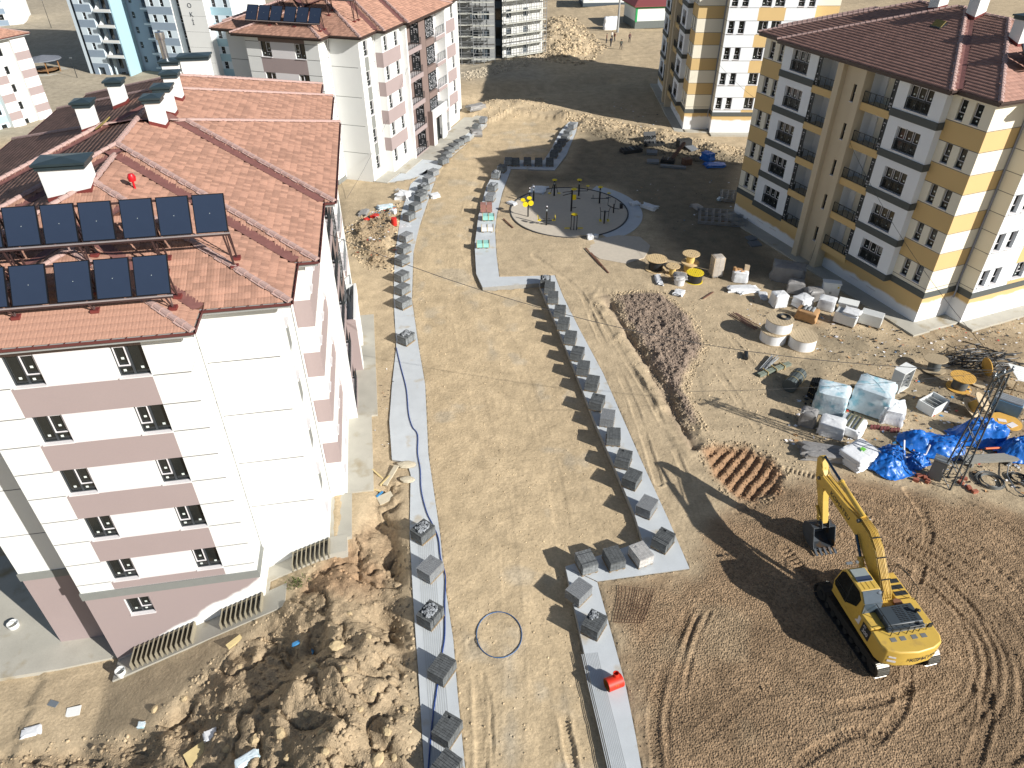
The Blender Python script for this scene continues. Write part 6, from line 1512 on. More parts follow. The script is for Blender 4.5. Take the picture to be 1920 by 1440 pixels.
    x, y = G(1161, 493, .0)[:2]
# ================================================================== SPOOLS, PALLETS, BAGS, CABINETS
def spool(label, px, py, r, h, drum, mats, tilt=0.0, az=0.0, zoff=0.0, flange=0.05, top_extra=None, group="cable drums", wound=None, at=None):
    """wooden cable drum standing on one flange"""
    x, y = at if at else G(px, py, 0)[:2]; z = gz(x, y) if not at else 0
    S = thing("cable_drum", label, "cable drum", (x, y, z + zoff), az, group)
    M = Matrix.Rotation(tilt, 3, 'X'); lift = r * math.sin(abs(tilt)) if tilt else 0
    def part(nm, prof, m, n=26):
        b = MB(); b.lathe(prof, n, 0, (0, 0, lift), M); return b.build(nm, [m], S, 40)
    wood, dr = mats
    part("flange", [(r, 0), (r, flange), (0, flange)], wood); f = part("flange", [(0, h - flange), (r, h - flange), (r, h), (.04, h)], wood)
    part("drum", [(drum, flange), (drum, h - flange)], dr)
    b = MB()
    for k in range(6):
        a = k * 1.05; b.lathe([(.022, h), (.022, h + .012), (0, h + .014)], 6, 0, (r * .55 * math.cos(a), r * .55 * math.sin(a), lift), None)
    if not tilt: b.lathe([(.05, h), (.05, h + .008), (0, h + .009)], 10, 0, (0, 0, lift)); b.build("bolt", [MATS["rail_dark"]], f, kind="stuff")
    # planks of the flange: fine radial joints as thin battens
    b = MB()
    for k in range(-4, 5):
        x0 = k * r / 4.6; L = math.sqrt(max(0, r * r - x0 * x0)) * .97
        P = [M @ Vector((x0, -L, h + .003)) + Vector((0, 0, lift)), M @ Vector((x0, L, h + .003)) + Vector((0, 0, lift))]; b.bar(P[0], P[1], .012, .004)
    b.build("plank_joint", [mat("wood_joint", srgb(120, 100, 72), .9, var=0)], f, kind="stuff")
    return S
def spools():
    wd = mat("drum_wood", srgb(206, 180, 136), .8, var=.08, vs=2, fine=.07, fs=16, stretch=(1, 6, 1)); wdk = mat("drum_wood_grey", srgb(186, 168, 138), .85, var=.1, fine=.08, fs=16, stretch=(1, 6, 1)); oc = mat("drum_wood_ochre", srgb(206, 160, 76), .8, var=.1, fine=.06)
    bl = mat("black_cable", srgb(34, 36, 38), .55, var=.15, fs=60); wh = mat("white_wrap", srgb(228, 230, 232), .5, var=.04, vs=3, bump=.006, bs=6); co = mat("drum_core", srgb(212, 182, 110), .8, var=.08); gy = mat("grey_cable", srgb(88, 92, 92), .5, var=.2, fs=60)
    yl = mat("drum_yellow", srgb(226, 200, 36), .6, var=.06)
    spool("large pale wooden drum with black cable wound low, nearest the concrete slab", 1229, 505, .92, 1.05, .62, (wd, bl))
    spool("small pale wooden drum with bare core, in front of the large black one", 1260, 515, .62, .85, .28, (wd, co))
    s = spool("lower drum of the pale stacked pair, holding brown wound cable", 1292, 508, .80, .85, .5, (wd, co)); x, y = s.location.x, s.location.y
    spool("upper drum of the pale stacked pair, with bare yellow core", 0, 0, .76, .85, .36, (wd, co), at=(x - .03, y + .03), zoff=s.location.z + .85)
    spool("drum of black cable with bright yellow top flange", 1301, 527, .74, .85, .66, (yl, bl), flange=.04)
    x, y = G(1448, 637, 0)[:2]; z = gz(x, y)
    spool("lower white wrapped drum of the stacked pair by the bottle bales", 0, 0, 1.02, .9, .97, (wdk, wh), at=(x, y), zoff=z, group="white wrapped drums")
    t = spool("upper white wrapped drum carrying a black cable coil on its lid", 0, 0, 1.0, .9, .96, (wdk, wh), at=(x + .28, y + .15), zoff=z + .9, group="white wrapped drums")
    b = MB()
    for k in range(5): b.tube([((.26 + .05 * k) * math.cos(a) + .35, (.26 + .05 * k) * math.sin(a) + .2, .035 + .02 * (k % 2)) for a in np.linspace(0, 6.28, 22)[:-1]], .032, 6, closed=True)
    c = b.build("cable_coil", [bl], None, 60); c.location = (x + .28, y + .15, z + 1.8); tag(c, "black cable coil lying on the upper white wrapped drum", "cable coil")
    spool("single white wrapped drum with pale wooden lid, right of the stacked pair", 1502, 648, 1.02, .95, .98, (wdk, wh), group="white wrapped drums")
    spool("grey-brown wooden drum with dark cable, leaning by the black hose tangle", 1750, 694, .78, .9, .42, (wdk, gy), tilt=R(-8), az=R(30))
    spool("wooden drum with ochre top and dark wound cable, right of the leaning grey one", 1797, 727, .80, .95, .5, (oc, gy))
    spool("empty bare wooden drum tipped over beside the steel lattice mast", 1815, 775, .74, .85, .36, (wdk, oc), tilt=R(38), az=R(60))
    for px, py, r, lab, tl, m in ((1844, 703, .66, "wooden drum end standing on edge against the hose tangle", R(80), oc), (1833, 720, .5, "small wooden disc lying flat behind the ochre drum", R(4), wdk), (1886, 792, .92, "large ochre wooden disc lying flat with papers on it", R(3), oc)):
        x, y = G(px, py, 0)[:2]; b = MB(); b.lathe([(r, -.03), (r, .03), (.05, .03)], 26, 0, (0, 0, 0), Matrix.Rotation(tl, 3, 'Y')); o = b.build("drum_disc", [m], None, 40); o.location = (x, y, gz(x, y) + (r * math.sin(tl) + .05)); tag(o, lab, "drum disc")
    x, y = G(1896, 800, 0)[:2]; b = MB(); b.box((0, 0, .1), (.6, .4, .02), rz=.4); b.box((-.4, .45, .12), (.5, .3, .02), rz=-.3); o = b.build("paper_sheets", [MATS["panel_white"]], None, kind="stuff"); o.location = (x, y, gz(x, y) + .05)

def wrapped(name, label, px, py, size, rz, m, cat="pallet", seed=1, rough=.08, group=None, inner=None, pal=True, z=None):
    x, y = G(px, py, 0)[:2]; T = thing(name, label, cat, (x, y, gz(x, y) if z is None else z), rz, group)
    w, d, h = size
    if px > 1500 and py > 700: w, d, h = w * 1.28, d * 1.28, h * 1.3
    if pal:
        b = MB()
        for q in (-.4, 0, .4): b.box((q * w, 0, .06), (.1, d, .12))
        b.box((0, 0, .13), (w, d, .03)); b.build("wooden_pallet", [MATS["pallet_wood"]], T)
    if inner: inner(T, w, d, h)
    if m is not None:
        b = lump(w * 1.0, d * 1.0, h, seed, rough, 20); o = b.build("wrapping", [m], T, 50); o.location = (0, 0, .08 if pal else -.05)
    return T
def site_goods():
    film = mat("milky_film", srgb(216, 218, 220), .35, var=.12, vs=3, fine=.05, bump=.015, bs=7); filmb = mat("milky_film_blue", srgb(206, 220, 226), .35, var=.12, vs=3, bump=.015, bs=7, dirt=srgb(140, 186, 200), ds=1.8, dt=.52)
    clear = mat("clear_film", srgb(200, 202, 204), .25, var=.1, alpha=.38, bump=.01, bs=8); grf = mat("grey_film", srgb(140, 138, 136), .45, var=.15, vs=2, bump=.015, bs=7); card = mat("cardboard", srgb(176, 138, 96), .85, var=.1); cardp = mat("cardboard_pale", srgb(190, 170, 142), .8, var=.08, fs=30)
    gal = mat("galvanised", srgb(176, 180, 182), .4, metal=.5, var=.08); cab = mat("cabinet_white", srgb(222, 224, 222), .5, var=.03); cabd = mat("cabinet_dark", srgb(60, 64, 62), .7, var=.2); blk = mat("black_pipe", srgb(34, 38, 42), .45, var=.15); pvc = mat("pvc_olive", srgb(96, 96, 78), .5, var=.12); bluebox = mat("machine_blue", srgb(96, 136, 168), .5, var=.1); red = mat("red_plastic", srgb(196, 44, 34), .5, var=.08)
    def boxes(col, nx, ny, nz, gap=.03):
        def f(T, w, d, h):
            for i in range(nx):
                for j in range(ny):
                    for k in range(nz):
                        b = MB(); b.box((-w / 2 + (i + .5) * w / nx, -d / 2 + (j + .5) * d / ny, .16 + (k + .5) * (h - .16) / nz), (w / nx - gap, d / ny - gap, (h - .16) / nz - gap * .6)); b.build("carton", [col], T)
        return f
    wrapped("carton_pallet", "tall pallet of brown cartons wrapped in film, right of the yellow topped drum", 1341, 517, (1.0, .9, 1.85), R(10), clear, "carton pallet", 3, .02, inner=boxes(cardp, 2, 2, 4))
    T = wrapped("carton_pallet", "torn white wrapped pallet with open brown cartons sticking out", 1386, 526, (1.25, .9, .95), R(-12), film, "carton pallet", 4, .08)
    for q, (x, y, z, s) in enumerate(((.45, .2, 1.2, (.4, .35, .55)), (-.1, .1, 1.0, (.35, .3, .3)), (-.5, 0, 1.05, (.2, .4, .4)), (.1, -.2, .95, (.35, .12, .3)))): b = MB(); b.box((x, y, z), s, rz=.2 * q); b.build("carton", [card if q else cardp], T)
    o = lump(2.4, .8, .35, 8, .2).build("film_scrap", [film], None, 60); x, y = G(1392, 545, 0)[:2]; o.location = (x, y, gz(x, y)); tag(o, "crumpled white film lying at the foot of the open carton pallet", "plastic film")
    # bottle bale row by the yellow block
    def bottles(T, w, d, h):
        for i in range(2):
            for j in range(2): b = MB(); b.lathe([(.22, h - .25), (.22, h - .02), (.16, h + .05), (0, h + .07)], 14, 0, ((i - .5) * .5, (j - .5) * .5, 0)); b.build("canister", [MATS["sash_white"]], T, 40)
    wrapped("canister_pallet", "white wrapped pallet with four round canister tops showing, behind the stacked white drums", 1458, 572, (1.15, 1.05, 1.1), R(10), film, "canister pallet", 11, .06, inner=bottles)
    wrapped("dark_carton_pallet", "film covered dark carton pallet in the shade by the yellow block", 1489, 548, (1.3, 1.0, 1.0), R(-20), grf, "carton pallet", 12, .1)
    wrapped("shade_bale", "large bale under grey film against the shaded yellow block wall", 1475, 523, (2.6, 1.6, 1.5), R(-22), grf, "bale", 13, .14, pal=False)
    wrapped("open_crate", "open white crate with pinkish rags, centre of the goods by the yellow block", 1503, 573, (1.3, 1.1, .8), R(30), film, "crate", 14, .12)
    wrapped("film_bale", "crumpled clear film bale left of the white double door cabinet", 1524, 560, (1.3, 1.0, 1.0), R(5), filmb if False else grf, "bale", 15, .16, pal=False)
    wrapped("steel_canister_box", "sagging brown box of steel canisters in torn film", 1512, 598, (1.5, 1.1, .85), R(-35), card, "box", 16, .12, inner=lambda T, w, d, h: [(lambda b: b.build("canister", [gal], T, 40))(_cyl(.13, .75, (-.3 + .3 * q, .05, h + .08))) for q in range(3)])
    wrapped("carton_pallet", "white carton pallet wrapped in clear film, in front of the double door cabinet", 1548, 578, (1.3, 1.0, .95), R(-30), film, "carton pallet", 17, .06)
    for px, py, rz, lab in ((1583, 606, R(-38), "left pallet of white radiators under torn film by the yellow block corner"), (1630, 608, R(-35), "right pallet of white radiators with finned grey side exposed")):
        x, y = G(px, py, 0)[:2]; T = thing("radiator_pallet", lab, "radiator pallet", (x, y, gz(x, y)), rz, "radiator pallets")
        b = MB()
        for q in (-.7, 0, .7): b.box((q, 0, .06), (.12, 1.0, .12))
        b.build("wooden_pallet", [MATS["pallet_wood"]], T)
        for k in range(8): b = MB(); b.box((0, -.42 + .12 * k, .58), (1.6, .085, .9)); b.build("radiator", [cab], T)
        for k in range(5): b = MB(); b.box((-.803, -.38 + .19 * k, .55), (.012, .10, .8)); b.build("fin", [cabd], T)
        if px < 1600: o = lump(1.2, 1.1, .35, 5, .2).build("film", [film], T, 50); o.location = (.3, .05, .9)
    x, y = G(1640, 588, 0)[:2]; b = MB(); b.box((0, 0, .9), (1.5, 1.0, .12)); b.box((0, 0, .45), (1.3, .8, .8)); o = b.build("white_box", [cab], None); o.location = (x - 2.2, y + .3, gz(x, y)); o.rotation_euler = (0, 0, R(-30)); tag(o, "flat white panel stack behind the two radiator pallets", "panel stack")
    # double door cabinet
    def cabinet(label, px, py, w, d, h, rz, doors=True):
        x, y = G(px, py, 0)[:2]; T = thing("electrical_cabinet", label, "cabinet", (x, y, gz(x, y)), rz, "electrical cabinets")
        b = MB(); b.box((0, 0, h / 2), (w, d, h)); b.box((0, 0, h + .03), (w + .1, d + .1, .08)); b.build("body", [cab], T)
        for s in (-1, 1):
            b = MB(); b.box((s * w / 4, -d / 2 - .015, h / 2), (w / 2 - .03, .03, h - .1)); q = b.build("door", [cab], T); b = MB(); b.box((s * .05, -d / 2 - .04, h * .4), (.03, .03, .16)); b.build("handle", [cabd], q); b = MB(); b.box((s * w * .38, -d / 2 - .034, h * (.3 if s < 0 else .8)), (.13, .01, .15)); b.build("warning_label", [MATS["gym_yellow"]], q)
        return T
    cabinet("white double door cabinet with yellow warning labels against the yellow block", 1553, 556, 1.35, .6, 1.35, R(-15))
    def opencab(label, px, py, w, d, h, M, shelves):
        x, y = G(px, py, 0)[:2]; T = thing("open_cabinet", label, "cabinet", (x, y, gz(x, y)), 0, "electrical cabinets")
        def bx(nm, c, s, m=cab):
            b = MB(); b.box(c, s); b.v = [tuple(M @ Vector(p)) for p in b.v]; return b.build(nm, [m], T)
        bx("side_panel", (-w / 2, 0, h / 2), (.05, d, h)); bx("side_panel", (w / 2, 0, h / 2), (.05, d, h)); bx("back_panel", (0, d / 2 - .02, h / 2), (w - .06, .04, h - .02), cabd); bx("top_panel", (0, 0, h), (w + .1, d + .06, .06)); bx("base_panel", (0, 0, .04), (w - .06, d - .02, .08))
        for k in range(shelves): bx("shelf", (0, .05, h * (k + 1) / (shelves + 1)), (w - .1, d - .16, .05), gal); bx("switchgear", (0, .12, h * (k + .55) / (shelves + 1)), (w * .7, d * .35, h / (shelves + 1) * .5), MATS["beige"] if k % 2 else cabd)
        return T
    opencab("tall open fronted white cabinet standing right of the white bag pile", 1684, 727, 1.3, .75, 1.7, Matrix.Rotation(R(35), 4, 'Z'), 4)
    opencab("white cabinet lying on its back with open shelves", 1720, 762, 1.1, .7, 1.6, Matrix.Translation((.35, -.5, .36)) @ Matrix.Rotation(R(-58), 4, 'Z') @ Matrix.Rotation(R(-90), 4, 'X') @ Matrix.Translation((0, 0, -.3)), 3)
    x, y = G(1762, 896, 0)[:2]; T = thing("electrical_cabinet", "dark grey upright steel cabinet beside the base of the lattice mast", "cabinet", (x - .35, y, gz(x, y)), R(-38)); gs = mat("cabinet_grey", srgb(116, 120, 122), .5, var=.05)
    b = MB(); b.box((0, 0, .7), (.75, .55, 1.4)); b.build("body", [gs], T); b = MB(); b.box((0, 0, 1.43), (.82, .62, .08)); b.build("lid", [MATS["rail_grey"]], T); b = MB(); b.box((0, -.29, .72), (.66, .03, 1.25)); q = b.build("door", [gs], T); b = MB(); b.box((.25, -.315, .9), (.03, .03, .22)); b.build("handle", [MATS["sash_white"]], q)
    # white bag piles and wrapped goods left of the cabinets
    bag = mat("white_bag", srgb(226, 228, 230), .55, var=.06, vs=4, bump=.02, bs=8)
    wrapped("film_bale", "tall milky wrapped bale with bluish top, back left of the bag piles", 1553, 768, (1.5, 1.3, 1.35), R(-25), filmb, "bale", 21, .07)
    wrapped("film_bale", "large milky wrapped bale with blue tint in the middle of the bag piles", 1629, 765, (1.8, 1.6, 1.45), R(-35), filmb, "bale", 22, .09)
    wrapped("bag_pile", "pleated white sack bale touching the right of the large wrapped bale", 1668, 785, (1.0, 1.2, .95), R(-20), bag, "sack bale", 23, .16, pal=False)
    wrapped("bag_pile", "small white capped grey bundle at the left end of the bag piles", 1512, 795, (.75, .7, .9), R(-30), grf, "bundle", 24, .12, pal=False)
    o = lump(.7, .5, .28, 25, .15).build("white_sack", [bag], None, 60); x, y = G(1512, 780, .6)[:2]; o.location = (x, y, gz(x, y) + .72); tag(o, "white folded sack on top of the small grey bundle", "sack")
    T = wrapped("foil_bale", "crinkled white foil bale with a red brick on it, front of the bag piles", 1556, 812, (1.15, 1.0, .72), R(-28), film, "bale", 26, .07)
    x, y = T.location.x, T.location.y; b = MB(); b.box((0, 0, 0), (.5, .24, .16)); o = b.build("red_box", [red], None); o.location = (x - .18, y + .1, T.location.z + .92); o.rotation_euler = (0, 0, R(30)); tag(o, "small red box lying on the crinkled foil bale", "box")
    T = wrapped("pipe_bundle_pallet", "olive plastic pipes lying across a white sack pallet", 1594, 808, (1.1, 1.2, .5), R(-40), bag, "pipe bundle", 27, .1)
    for k in range(4): b = MB(); b.tube([(-.4 + .24 * k, -.7, .66 + .05 * (k % 2)), (-.4 + .24 * k, .75, .70)], .1, 10); b.build("pipe", [pvc], T, 50)
    T = thing("sack_pallet", "broad stack of folded white sacks with a green printed patch, left of the blue sheet", "sack stack", (*G(1607, 866, 0)[:2], gz(*G(1607, 866, 0)[:2])), R(30))
    for k in range(7):
        for q in range(2): b = lump(1.0, 1.5, .17, 60 + k * 2 + q, .07, 16); o = b.build("sack", [bag], T, 60); o.location = (-.5 + q * 1.0 + .03 * math.sin(k * 3 + q), .03 * math.cos(k * 2), .02 + .115 * k)
    b = MB(); b.poly([(-.1, -.2, .965), (.25, -.15, .97), (.2, .12, .975), (-.05, .1, .97)]); b.build("green_print", [mat("green_ink", srgb(110, 190, 70), .6, var=.1)], T)
    wrapped("film_bale", "low heap of grey film left of the folded white sacks", 1545, 856, (2.2, .9, .42), R(-12), grf, "film heap", 29, .25, pal=False)
    # roof tiles and timber
    x, y = G(1655, 806, 0)[:2]; T = thing("tile_stack", "short row of dark red ridge tiles stacked beside the blue sheeting", "tile stack", (x, y, gz(x, y)), R(-15)); rt = mat("dark_red_tile", srgb(120, 66, 64), .8, var=.1)
    for k in range(9):
        b = MB(); b.prismM([(-.2, 0), (-.16, .16), (0, .26), (.16, .16), (.2, 0), (.15, 0), (.12, .12), (0, .2), (-.12, .12), (-.15, 0)], .15, Matrix.Translation((-.7 + .2 * k, .05 * (k % 3), .0)) @ Matrix.Rotation(R(80), 4, 'Z')); b.build("tile", [rt], T)
    # black pipes
    T = thing("pipe_bundle", "hexagonal upright bundle of black pipes with light strap", "pipe bundle", (*G(1526, 742, 0)[:2], gz(*G(1526, 742, 0)[:2])), 0)
    for q in range(-3, 4):
        for r_ in range(-3, 4):
            if abs(q + r_) > 3: continue
            px_, py_ = .145 * (q + r_ / 2), .125 * r_; b = MB(); b.lathe([(.068, 0), (.068, 1.25), (.052, 1.25), (.052, 1.1), (0, 1.1)], 8, 0, (px_, py_, .02)); b.build("pipe", [blk], T, 50)
    b = MB(); b.lathe([(.49, .9), (.49, .95)], 6); b.lathe([(.49, .35), (.49, .40)], 6); b.build("strap", [mat("strap_tan", srgb(180, 160, 110), .6)], T)
    T = thing("sheet_roll", "thick dark roll of ribbed sheet with pale straps, left of the black pipe bundle", "sheet roll", (*G(1487, 722, 0)[:2], gz(*G(1487, 722, 0)[:2])), R(50))
    b = MB(); b.tube([(-.95, 0, .48), (.95, 0, .48)], .48, 22); b.build("roll", [mat("roll_dark", srgb(78, 86, 86), .5, var=.1, stretch=(1, 8, 8))], T, 40)
    for k in range(12): a = 2 * math.pi * k / 12; b = MB(); b.bar((-.94, .475 * math.cos(a), .48 + .475 * math.sin(a)), (.94, .475 * math.cos(a), .48 + .475 * math.sin(a)), .03); b.build("rib", [MATS["rail_dark"]], T)
    for x in (-.4, .4): b = MB(); b.tube([(x, .5 * math.cos(a), .48 + .5 * math.sin(a)) for a in np.linspace(0, 6.28, 20)[:-1]], .018, 5, closed=True); b.build("strap", [MATS["strap_tan"]], T)
    for n_, (px, py, L, k0, az, lab, m) in enumerate(((1450, 694, 3.0, 7, 28, "bundle of grey-green pipes tied with light bands, left end of the pipe yard", mat("pipe_greygreen", srgb(112, 120, 108), .5, var=.1)), (1440, 684, 2.2, 9, 48, "loose heap of slim steel tubes beside the tied pipes", gal), (1397, 603, 2.6, 6, -62, "few long reddish bars and boards lying left of the white drums", mat("rust_bar", srgb(140, 110, 96), .8, var=.15)))):
        x, y = G(px, py, 0)[:2]; T = thing("pipe_bundle", lab, "pipe bundle", (x, y, gz(x, y)), R(az))
        for k in range(k0):
            a = RNG.uniform(-.12, .12) if n_ else 0; yy = (k % 4 - 1.5) * (.13 if n_ < 2 else .22); zz = .07 + .12 * (k // 4); b = MB(); b.tube([(-L / 2, yy - a, zz), (L / 2, yy + a, zz + .02)], .06 if n_ == 0 else .035, 7); b.build("pipe", [m], T, 50)
        if n_ == 0:
            for xx in (-.8, 0, .8): b = MB(); b.box((xx, 0, .14), (.06, .62, .34)); b.build("band", [MATS["strap_tan"]], T)
    # curved dark mat
    b = MB(); P = []
    for k in range(18):
        a = R(15 + 125 * k / 17); P.append((1.5 * math.cos(a), 1.2 * math.sin(a)))
    for (xa, ya), (xb, yb) in zip(P[:-1], P[1:]):
        b.poly([(xa, ya, .05), (xb, yb, .05), (xb * .62, yb * .62, .42), (xa * .62, ya * .62, .42)]); b.poly([(xa, ya, .02), (xa * .62, ya * .62, .39), (xb * .62, yb * .62, .39), (xb, yb, .02)])
    o = b.build("rubber_mat", [mat("rubber", srgb(52, 56, 58), .7, var=.15)], None); x, y = G(1598, 732, 0)[:2]; o.location = (x, y - .6, gz(x, y)); tag(o, "curved dark rubber sheet propped on the soil behind the wrapped bales", "rubber sheet")
    x, y = G(1398, 670, 0)[:2]; T = thing("gas_bottle", "dark cylinder lying alone on the sand left of the pipe yard", "cylinder", (x, y, gz(x, y)), R(75)); b = MB(); b.tube([(-.42, 0, .16), (.42, 0, .16)], .16, 14); b.build("body", [blk], T, 40); b = MB(); b.tube([(.42, 0, .16), (.56, 0, .16)], .07, 10); b.build("neck", [blk], T, 40)
    # blue machine, white corrugated sheet
    x, y = G(1882, 770, 0)[:2]; T = thing("compressor", "pale blue box machine with ribbed pipes on top, right of the lattice mast", "machine", (x, y, gz(x, y)), R(-38)); b = MB(); b.box((0, 0, .5), (1.7, .9, .9)); b.build("body", [bluebox], T); 
    for k in range(4): b = MB(); b.tube([(-.85, -.3 + .2 * k, 1.02), (.8, -.3 + .2 * k, 1.02)], .09, 8); b.build("pipe", [gal], T, 50)
    b = MB(); b.box((.88, 0, .5), (.06, .8, .75)); b.build("end_plate", [MATS["beige"]], T)
    x, y = G(1903, 700, .8)[:2]; T = thing("roof_sheet", "white corrugated sheet roof of a low store at the right edge", "corrugated sheet", (x + .4, y - .6, gz(x, y)), R(-12)); b = MB()
    for k in range(14): b.prismM([(0, 1.25), (1.9, .95), (1.9, .99), (0, 1.29)], .12, Matrix.Translation((-1.0, -1.0 + .14 * k, (k % 2) * .03)))
    b.build("sheet", [cab], T, kind=None)
    for a_, c_ in ((-.9, -.9), (.8, -.9), (-.9, .9), (.8, .9)): b = MB(); b.bar((a_, c_, 0), (a_, c_, 1.0), .08); b.build("post", [MATS["pallet_wood"]], T)
    # big grey sack and barrel of film near the drums
    T = wrapped("grey_sack", "open grey plastic lined tub with crumpled film, left of the yellow topped drum", 1273, 533, (1.0, .95, .8), 0, None, "tub", 31, pal=False); b = MB(); b.lathe([(.42, 0), (.5, .75), (.52, .85), (.4, .82), (.36, .5), (0, .5)], 16); b.build("tub", [film], T, 40); o = lump(1.0, .9, .35, 32, .25).build("lining", [grf], T, 50); o.location = (0, 0, .62)
    for px, py, w, d, h, sd, m, lab in ((1235, 527, 1.6, .5, .2, 33, film, "strip of white film on the sand left of the grey tub"), (1273, 551, .7, .9, .25, 34, film, "crumpled pale plastic in front of the grey tub"), (1395, 548, 1.2, .6, .18, 35, film, "white film scraps on brown rubble right of the open cartons"), (1431, 556, 1.0, .6, .25, 36, film, "white film bundle in front of the canister pallet"), (1217, 389, 1.6, .9, .35, 37, film, "pale film heap in the shade right of the gym ring"), (1190, 384, .9, .7, .25, 38, film, "clear film lying on the ring walk of the gym"), (1010, 357, 2.0, 1.6, .22, 39, film, "spread plastic sheet in shade at the back left of the gym"), (960, 383, 1.0, .6, .2, 40, film, "white film scrap at the left rim of the gym"), (1106, 449, .5, .5, .45, 41, film, "white sack at the joint of gym floor and slab"), (1117, 446, .45, .4, .3, 42, film, "small white film bundle beside the slab sack"), (1326, 301, 1.3, 1.0, .9, 43, None, "blue tarpaulin lump in the shaded junk row"), (1340, 312, 2.2, 1.2, .3, 44, None, "spread blue tarpaulin in the shaded junk row"), (1350, 374, .8, .5, .2, 45, filmb, "pale blue plastic lying on the scaffold frames in shade"), (1307, 390, 1.2, .8, .3, 46, grf, "grey sheeting lump in the middle of the shaded plot")):
        if m is None: m = tarp_mat()
        x, y = G(px, py, 0)[:2]; o = lump(w, d, h, sd, .28, 18).build("plastic_sheet" if m is not MATS.get("tarp_blue") else "tarpaulin", [m], None, 60); o.location = (x, y, max(gz(x, y), .05 if 360 < py < 400 and px < 1200 else -9)); o.rotation_euler = (0, 0, sd); tag(o, lab, "plastic sheet" if m is not MATS.get("tarp_blue") else "tarpaulin")
def tarp_mat():
    return mat("tarp_blue", srgb(28, 104, 190), .38, var=.14, vs=2.5, fine=.05, bump=.03, bs=5, dirt=srgb(120, 164, 200), ds=2.2, dt=.62)
def _cyl(r, L, c):
    b = MB(); b.tube([(c[0], c[1] - L / 2, c[2]), (c[0], c[1] + L / 2, c[2])], r, 10); return b
def tarps():
    tm = tarp_mat()
    def sheet(label, px, py, w, d, h, seed, rz, peaks):
        """draped sheet: a height field with folds over what it covers, hems hanging to the ground"""
        w, d, h = w * 1.55, d * 1.45, h * 1.25; x, y = G(px, py, 0)[:2]; n = 44; U, V = np.meshgrid(np.linspace(-1, 1, n), np.linspace(-1, 1, n))
        Z = np.zeros_like(U)
        for (u, v, s, a) in peaks: Z = np.maximum(Z, a * np.exp(-(((U - u) ** 2 + (V - v) ** 2) / (s * s)) ** 2))
        rr = np.hypot(U, V * .95); ed = 1 + .16 * fbm(np.arctan2(V, U) * 2.2 + seed, rr * 0 + seed, seed, 3)
        sc = np.minimum(1, ed / np.maximum(rr, 1e-6)) ; 
        Uw, Vw = U * np.where(rr > ed, sc, 1), V * np.where(rr > ed, sc, 1)
        fold = .20 * np.abs(fbm(U * 2.4 + seed, V * 5, seed + 3, 4, .6)) + .14 * (1 - np.abs(fbm(U * 3.5 + V * 2, V * 2 - U + seed, seed + 7, 4, .6)) * 3).clip(0, 1)
        X = x + w / 2 * (Uw * math.cos(rz) - Vw * math.sin(rz) * d / w) ; Y = y + w / 2 * (Uw * math.sin(rz) + Vw * math.cos(rz) * d / w)
        X = X + .06 * fbm(U * 5, V * 5, seed + 11, 2); Y = Y + .06 * fbm(U * 5 + 9, V * 5, seed + 13, 2)
        Zw = ground_z(X, Y) + .03 + h * Z * (1) + fold * (.5 + Z)
        i = np.arange((n - 1) * (n - 1)); a = (i // (n - 1)) * n + i % (n - 1); keep = (rr.ravel()[a] < 1.25) & (rr.ravel()[a + n + 1] < 1.25)
        a = a[keep]; me = fastmesh("tarpaulin", np.stack([X.ravel(), Y.ravel(), Zw.ravel()], 1), np.stack([a, a + 1, a + n + 1, a + n], 1), tm, True)
        o = link("tarpaulin", me); tag(o, label, "tarpaulin", "blue tarpaulins over building goods")
    sheet("blue tarpaulin wrapped round goods beside the folded white sacks", 1662, 872, 1.9, 1.9, .62, 3, .3, [(-.1, 0, .7, 1.0), (.5, .3, .5, .8)])
    sheet("crumpled blue tarpaulin between the white frame and the lattice mast", 1745, 838, 2.6, 1.8, .55, 9, -.25, [(-.4, .1, .5, .9), (.3, -.1, .6, .8), (.7, .5, .4, .5)])
    sheet("large smooth blue tarpaulin draped behind the lattice mast", 1830, 822, 2.3, 1.5, .85, 15, -.1, [(.1, .2, .7, 1.0), (.6, 0, .5, .9)])
    sheet("blue tarpaulin heap cut by the right edge", 1908, 852, 1.9, 1.4, .8, 21, .1, [(0, 0, .8, 1.0)])
    sheet("low blue tarpaulin scraps in front of the grey steel cabinet", 1715, 868, 1.3, .9, .3, 27, .5, [(0, 0, .6, 1.0)])
    # goods round the sheets
    wht = MATS["sash_white"]; 
    x, y = G(1712, 866, 0)[:2]; T = thing("door_frame", "white square metal frame leaning among the blue sheets", "frame", (x, y, gz(x, y) + .35), R(8)); 
    for p, q in (((-.75, 0, 0), (.75, .1, 0)), ((.75, .1, 0), (.75, .1, .75)), ((-.75, 0, 0), (-.65, .6, .9)), ((-.75, 0, 0), (-.75, 0, -.35))): b = MB(); b.bar(p, q, .07); b.build("rail", [wht], T)
    x, y = G(1850, 868, 0)[:2]; T = thing("board_stack", "long weathered grey boards lying by the cable coils", "board stack", (x, y, gz(x, y)), R(4)); bd = mat("weathered_board", srgb(142, 140, 132), .85, var=.15, fine=.1, stretch=(1, 10, 10))
    for k in range(6): b = MB(); b.box((.05 * (k % 2), (k % 3 - 1) * .22, .3 + .09 * (k // 3)), (3.3, .2, .05)); b.build("board", [bd], T)
    for xx in (-1.2, 1.2): b = MB(); b.box((xx, 0, .14), (.12, .8, .26)); b.build("bearer", [bd], T)
    x, y = G(1862, 843, .4)[:2]; b = MB(); b.tube([(-.5, 0, 0), (.45, .05, .02)], .07, 10); o = b.build("orange_pipe", [mat("orange_plastic", srgb(214, 104, 52), .5, var=.05)], None, 50); o.location = (x, y, gz(x, y) + .45); tag(o, "short orange pipe poking out from the blue tarpaulin", "pipe")
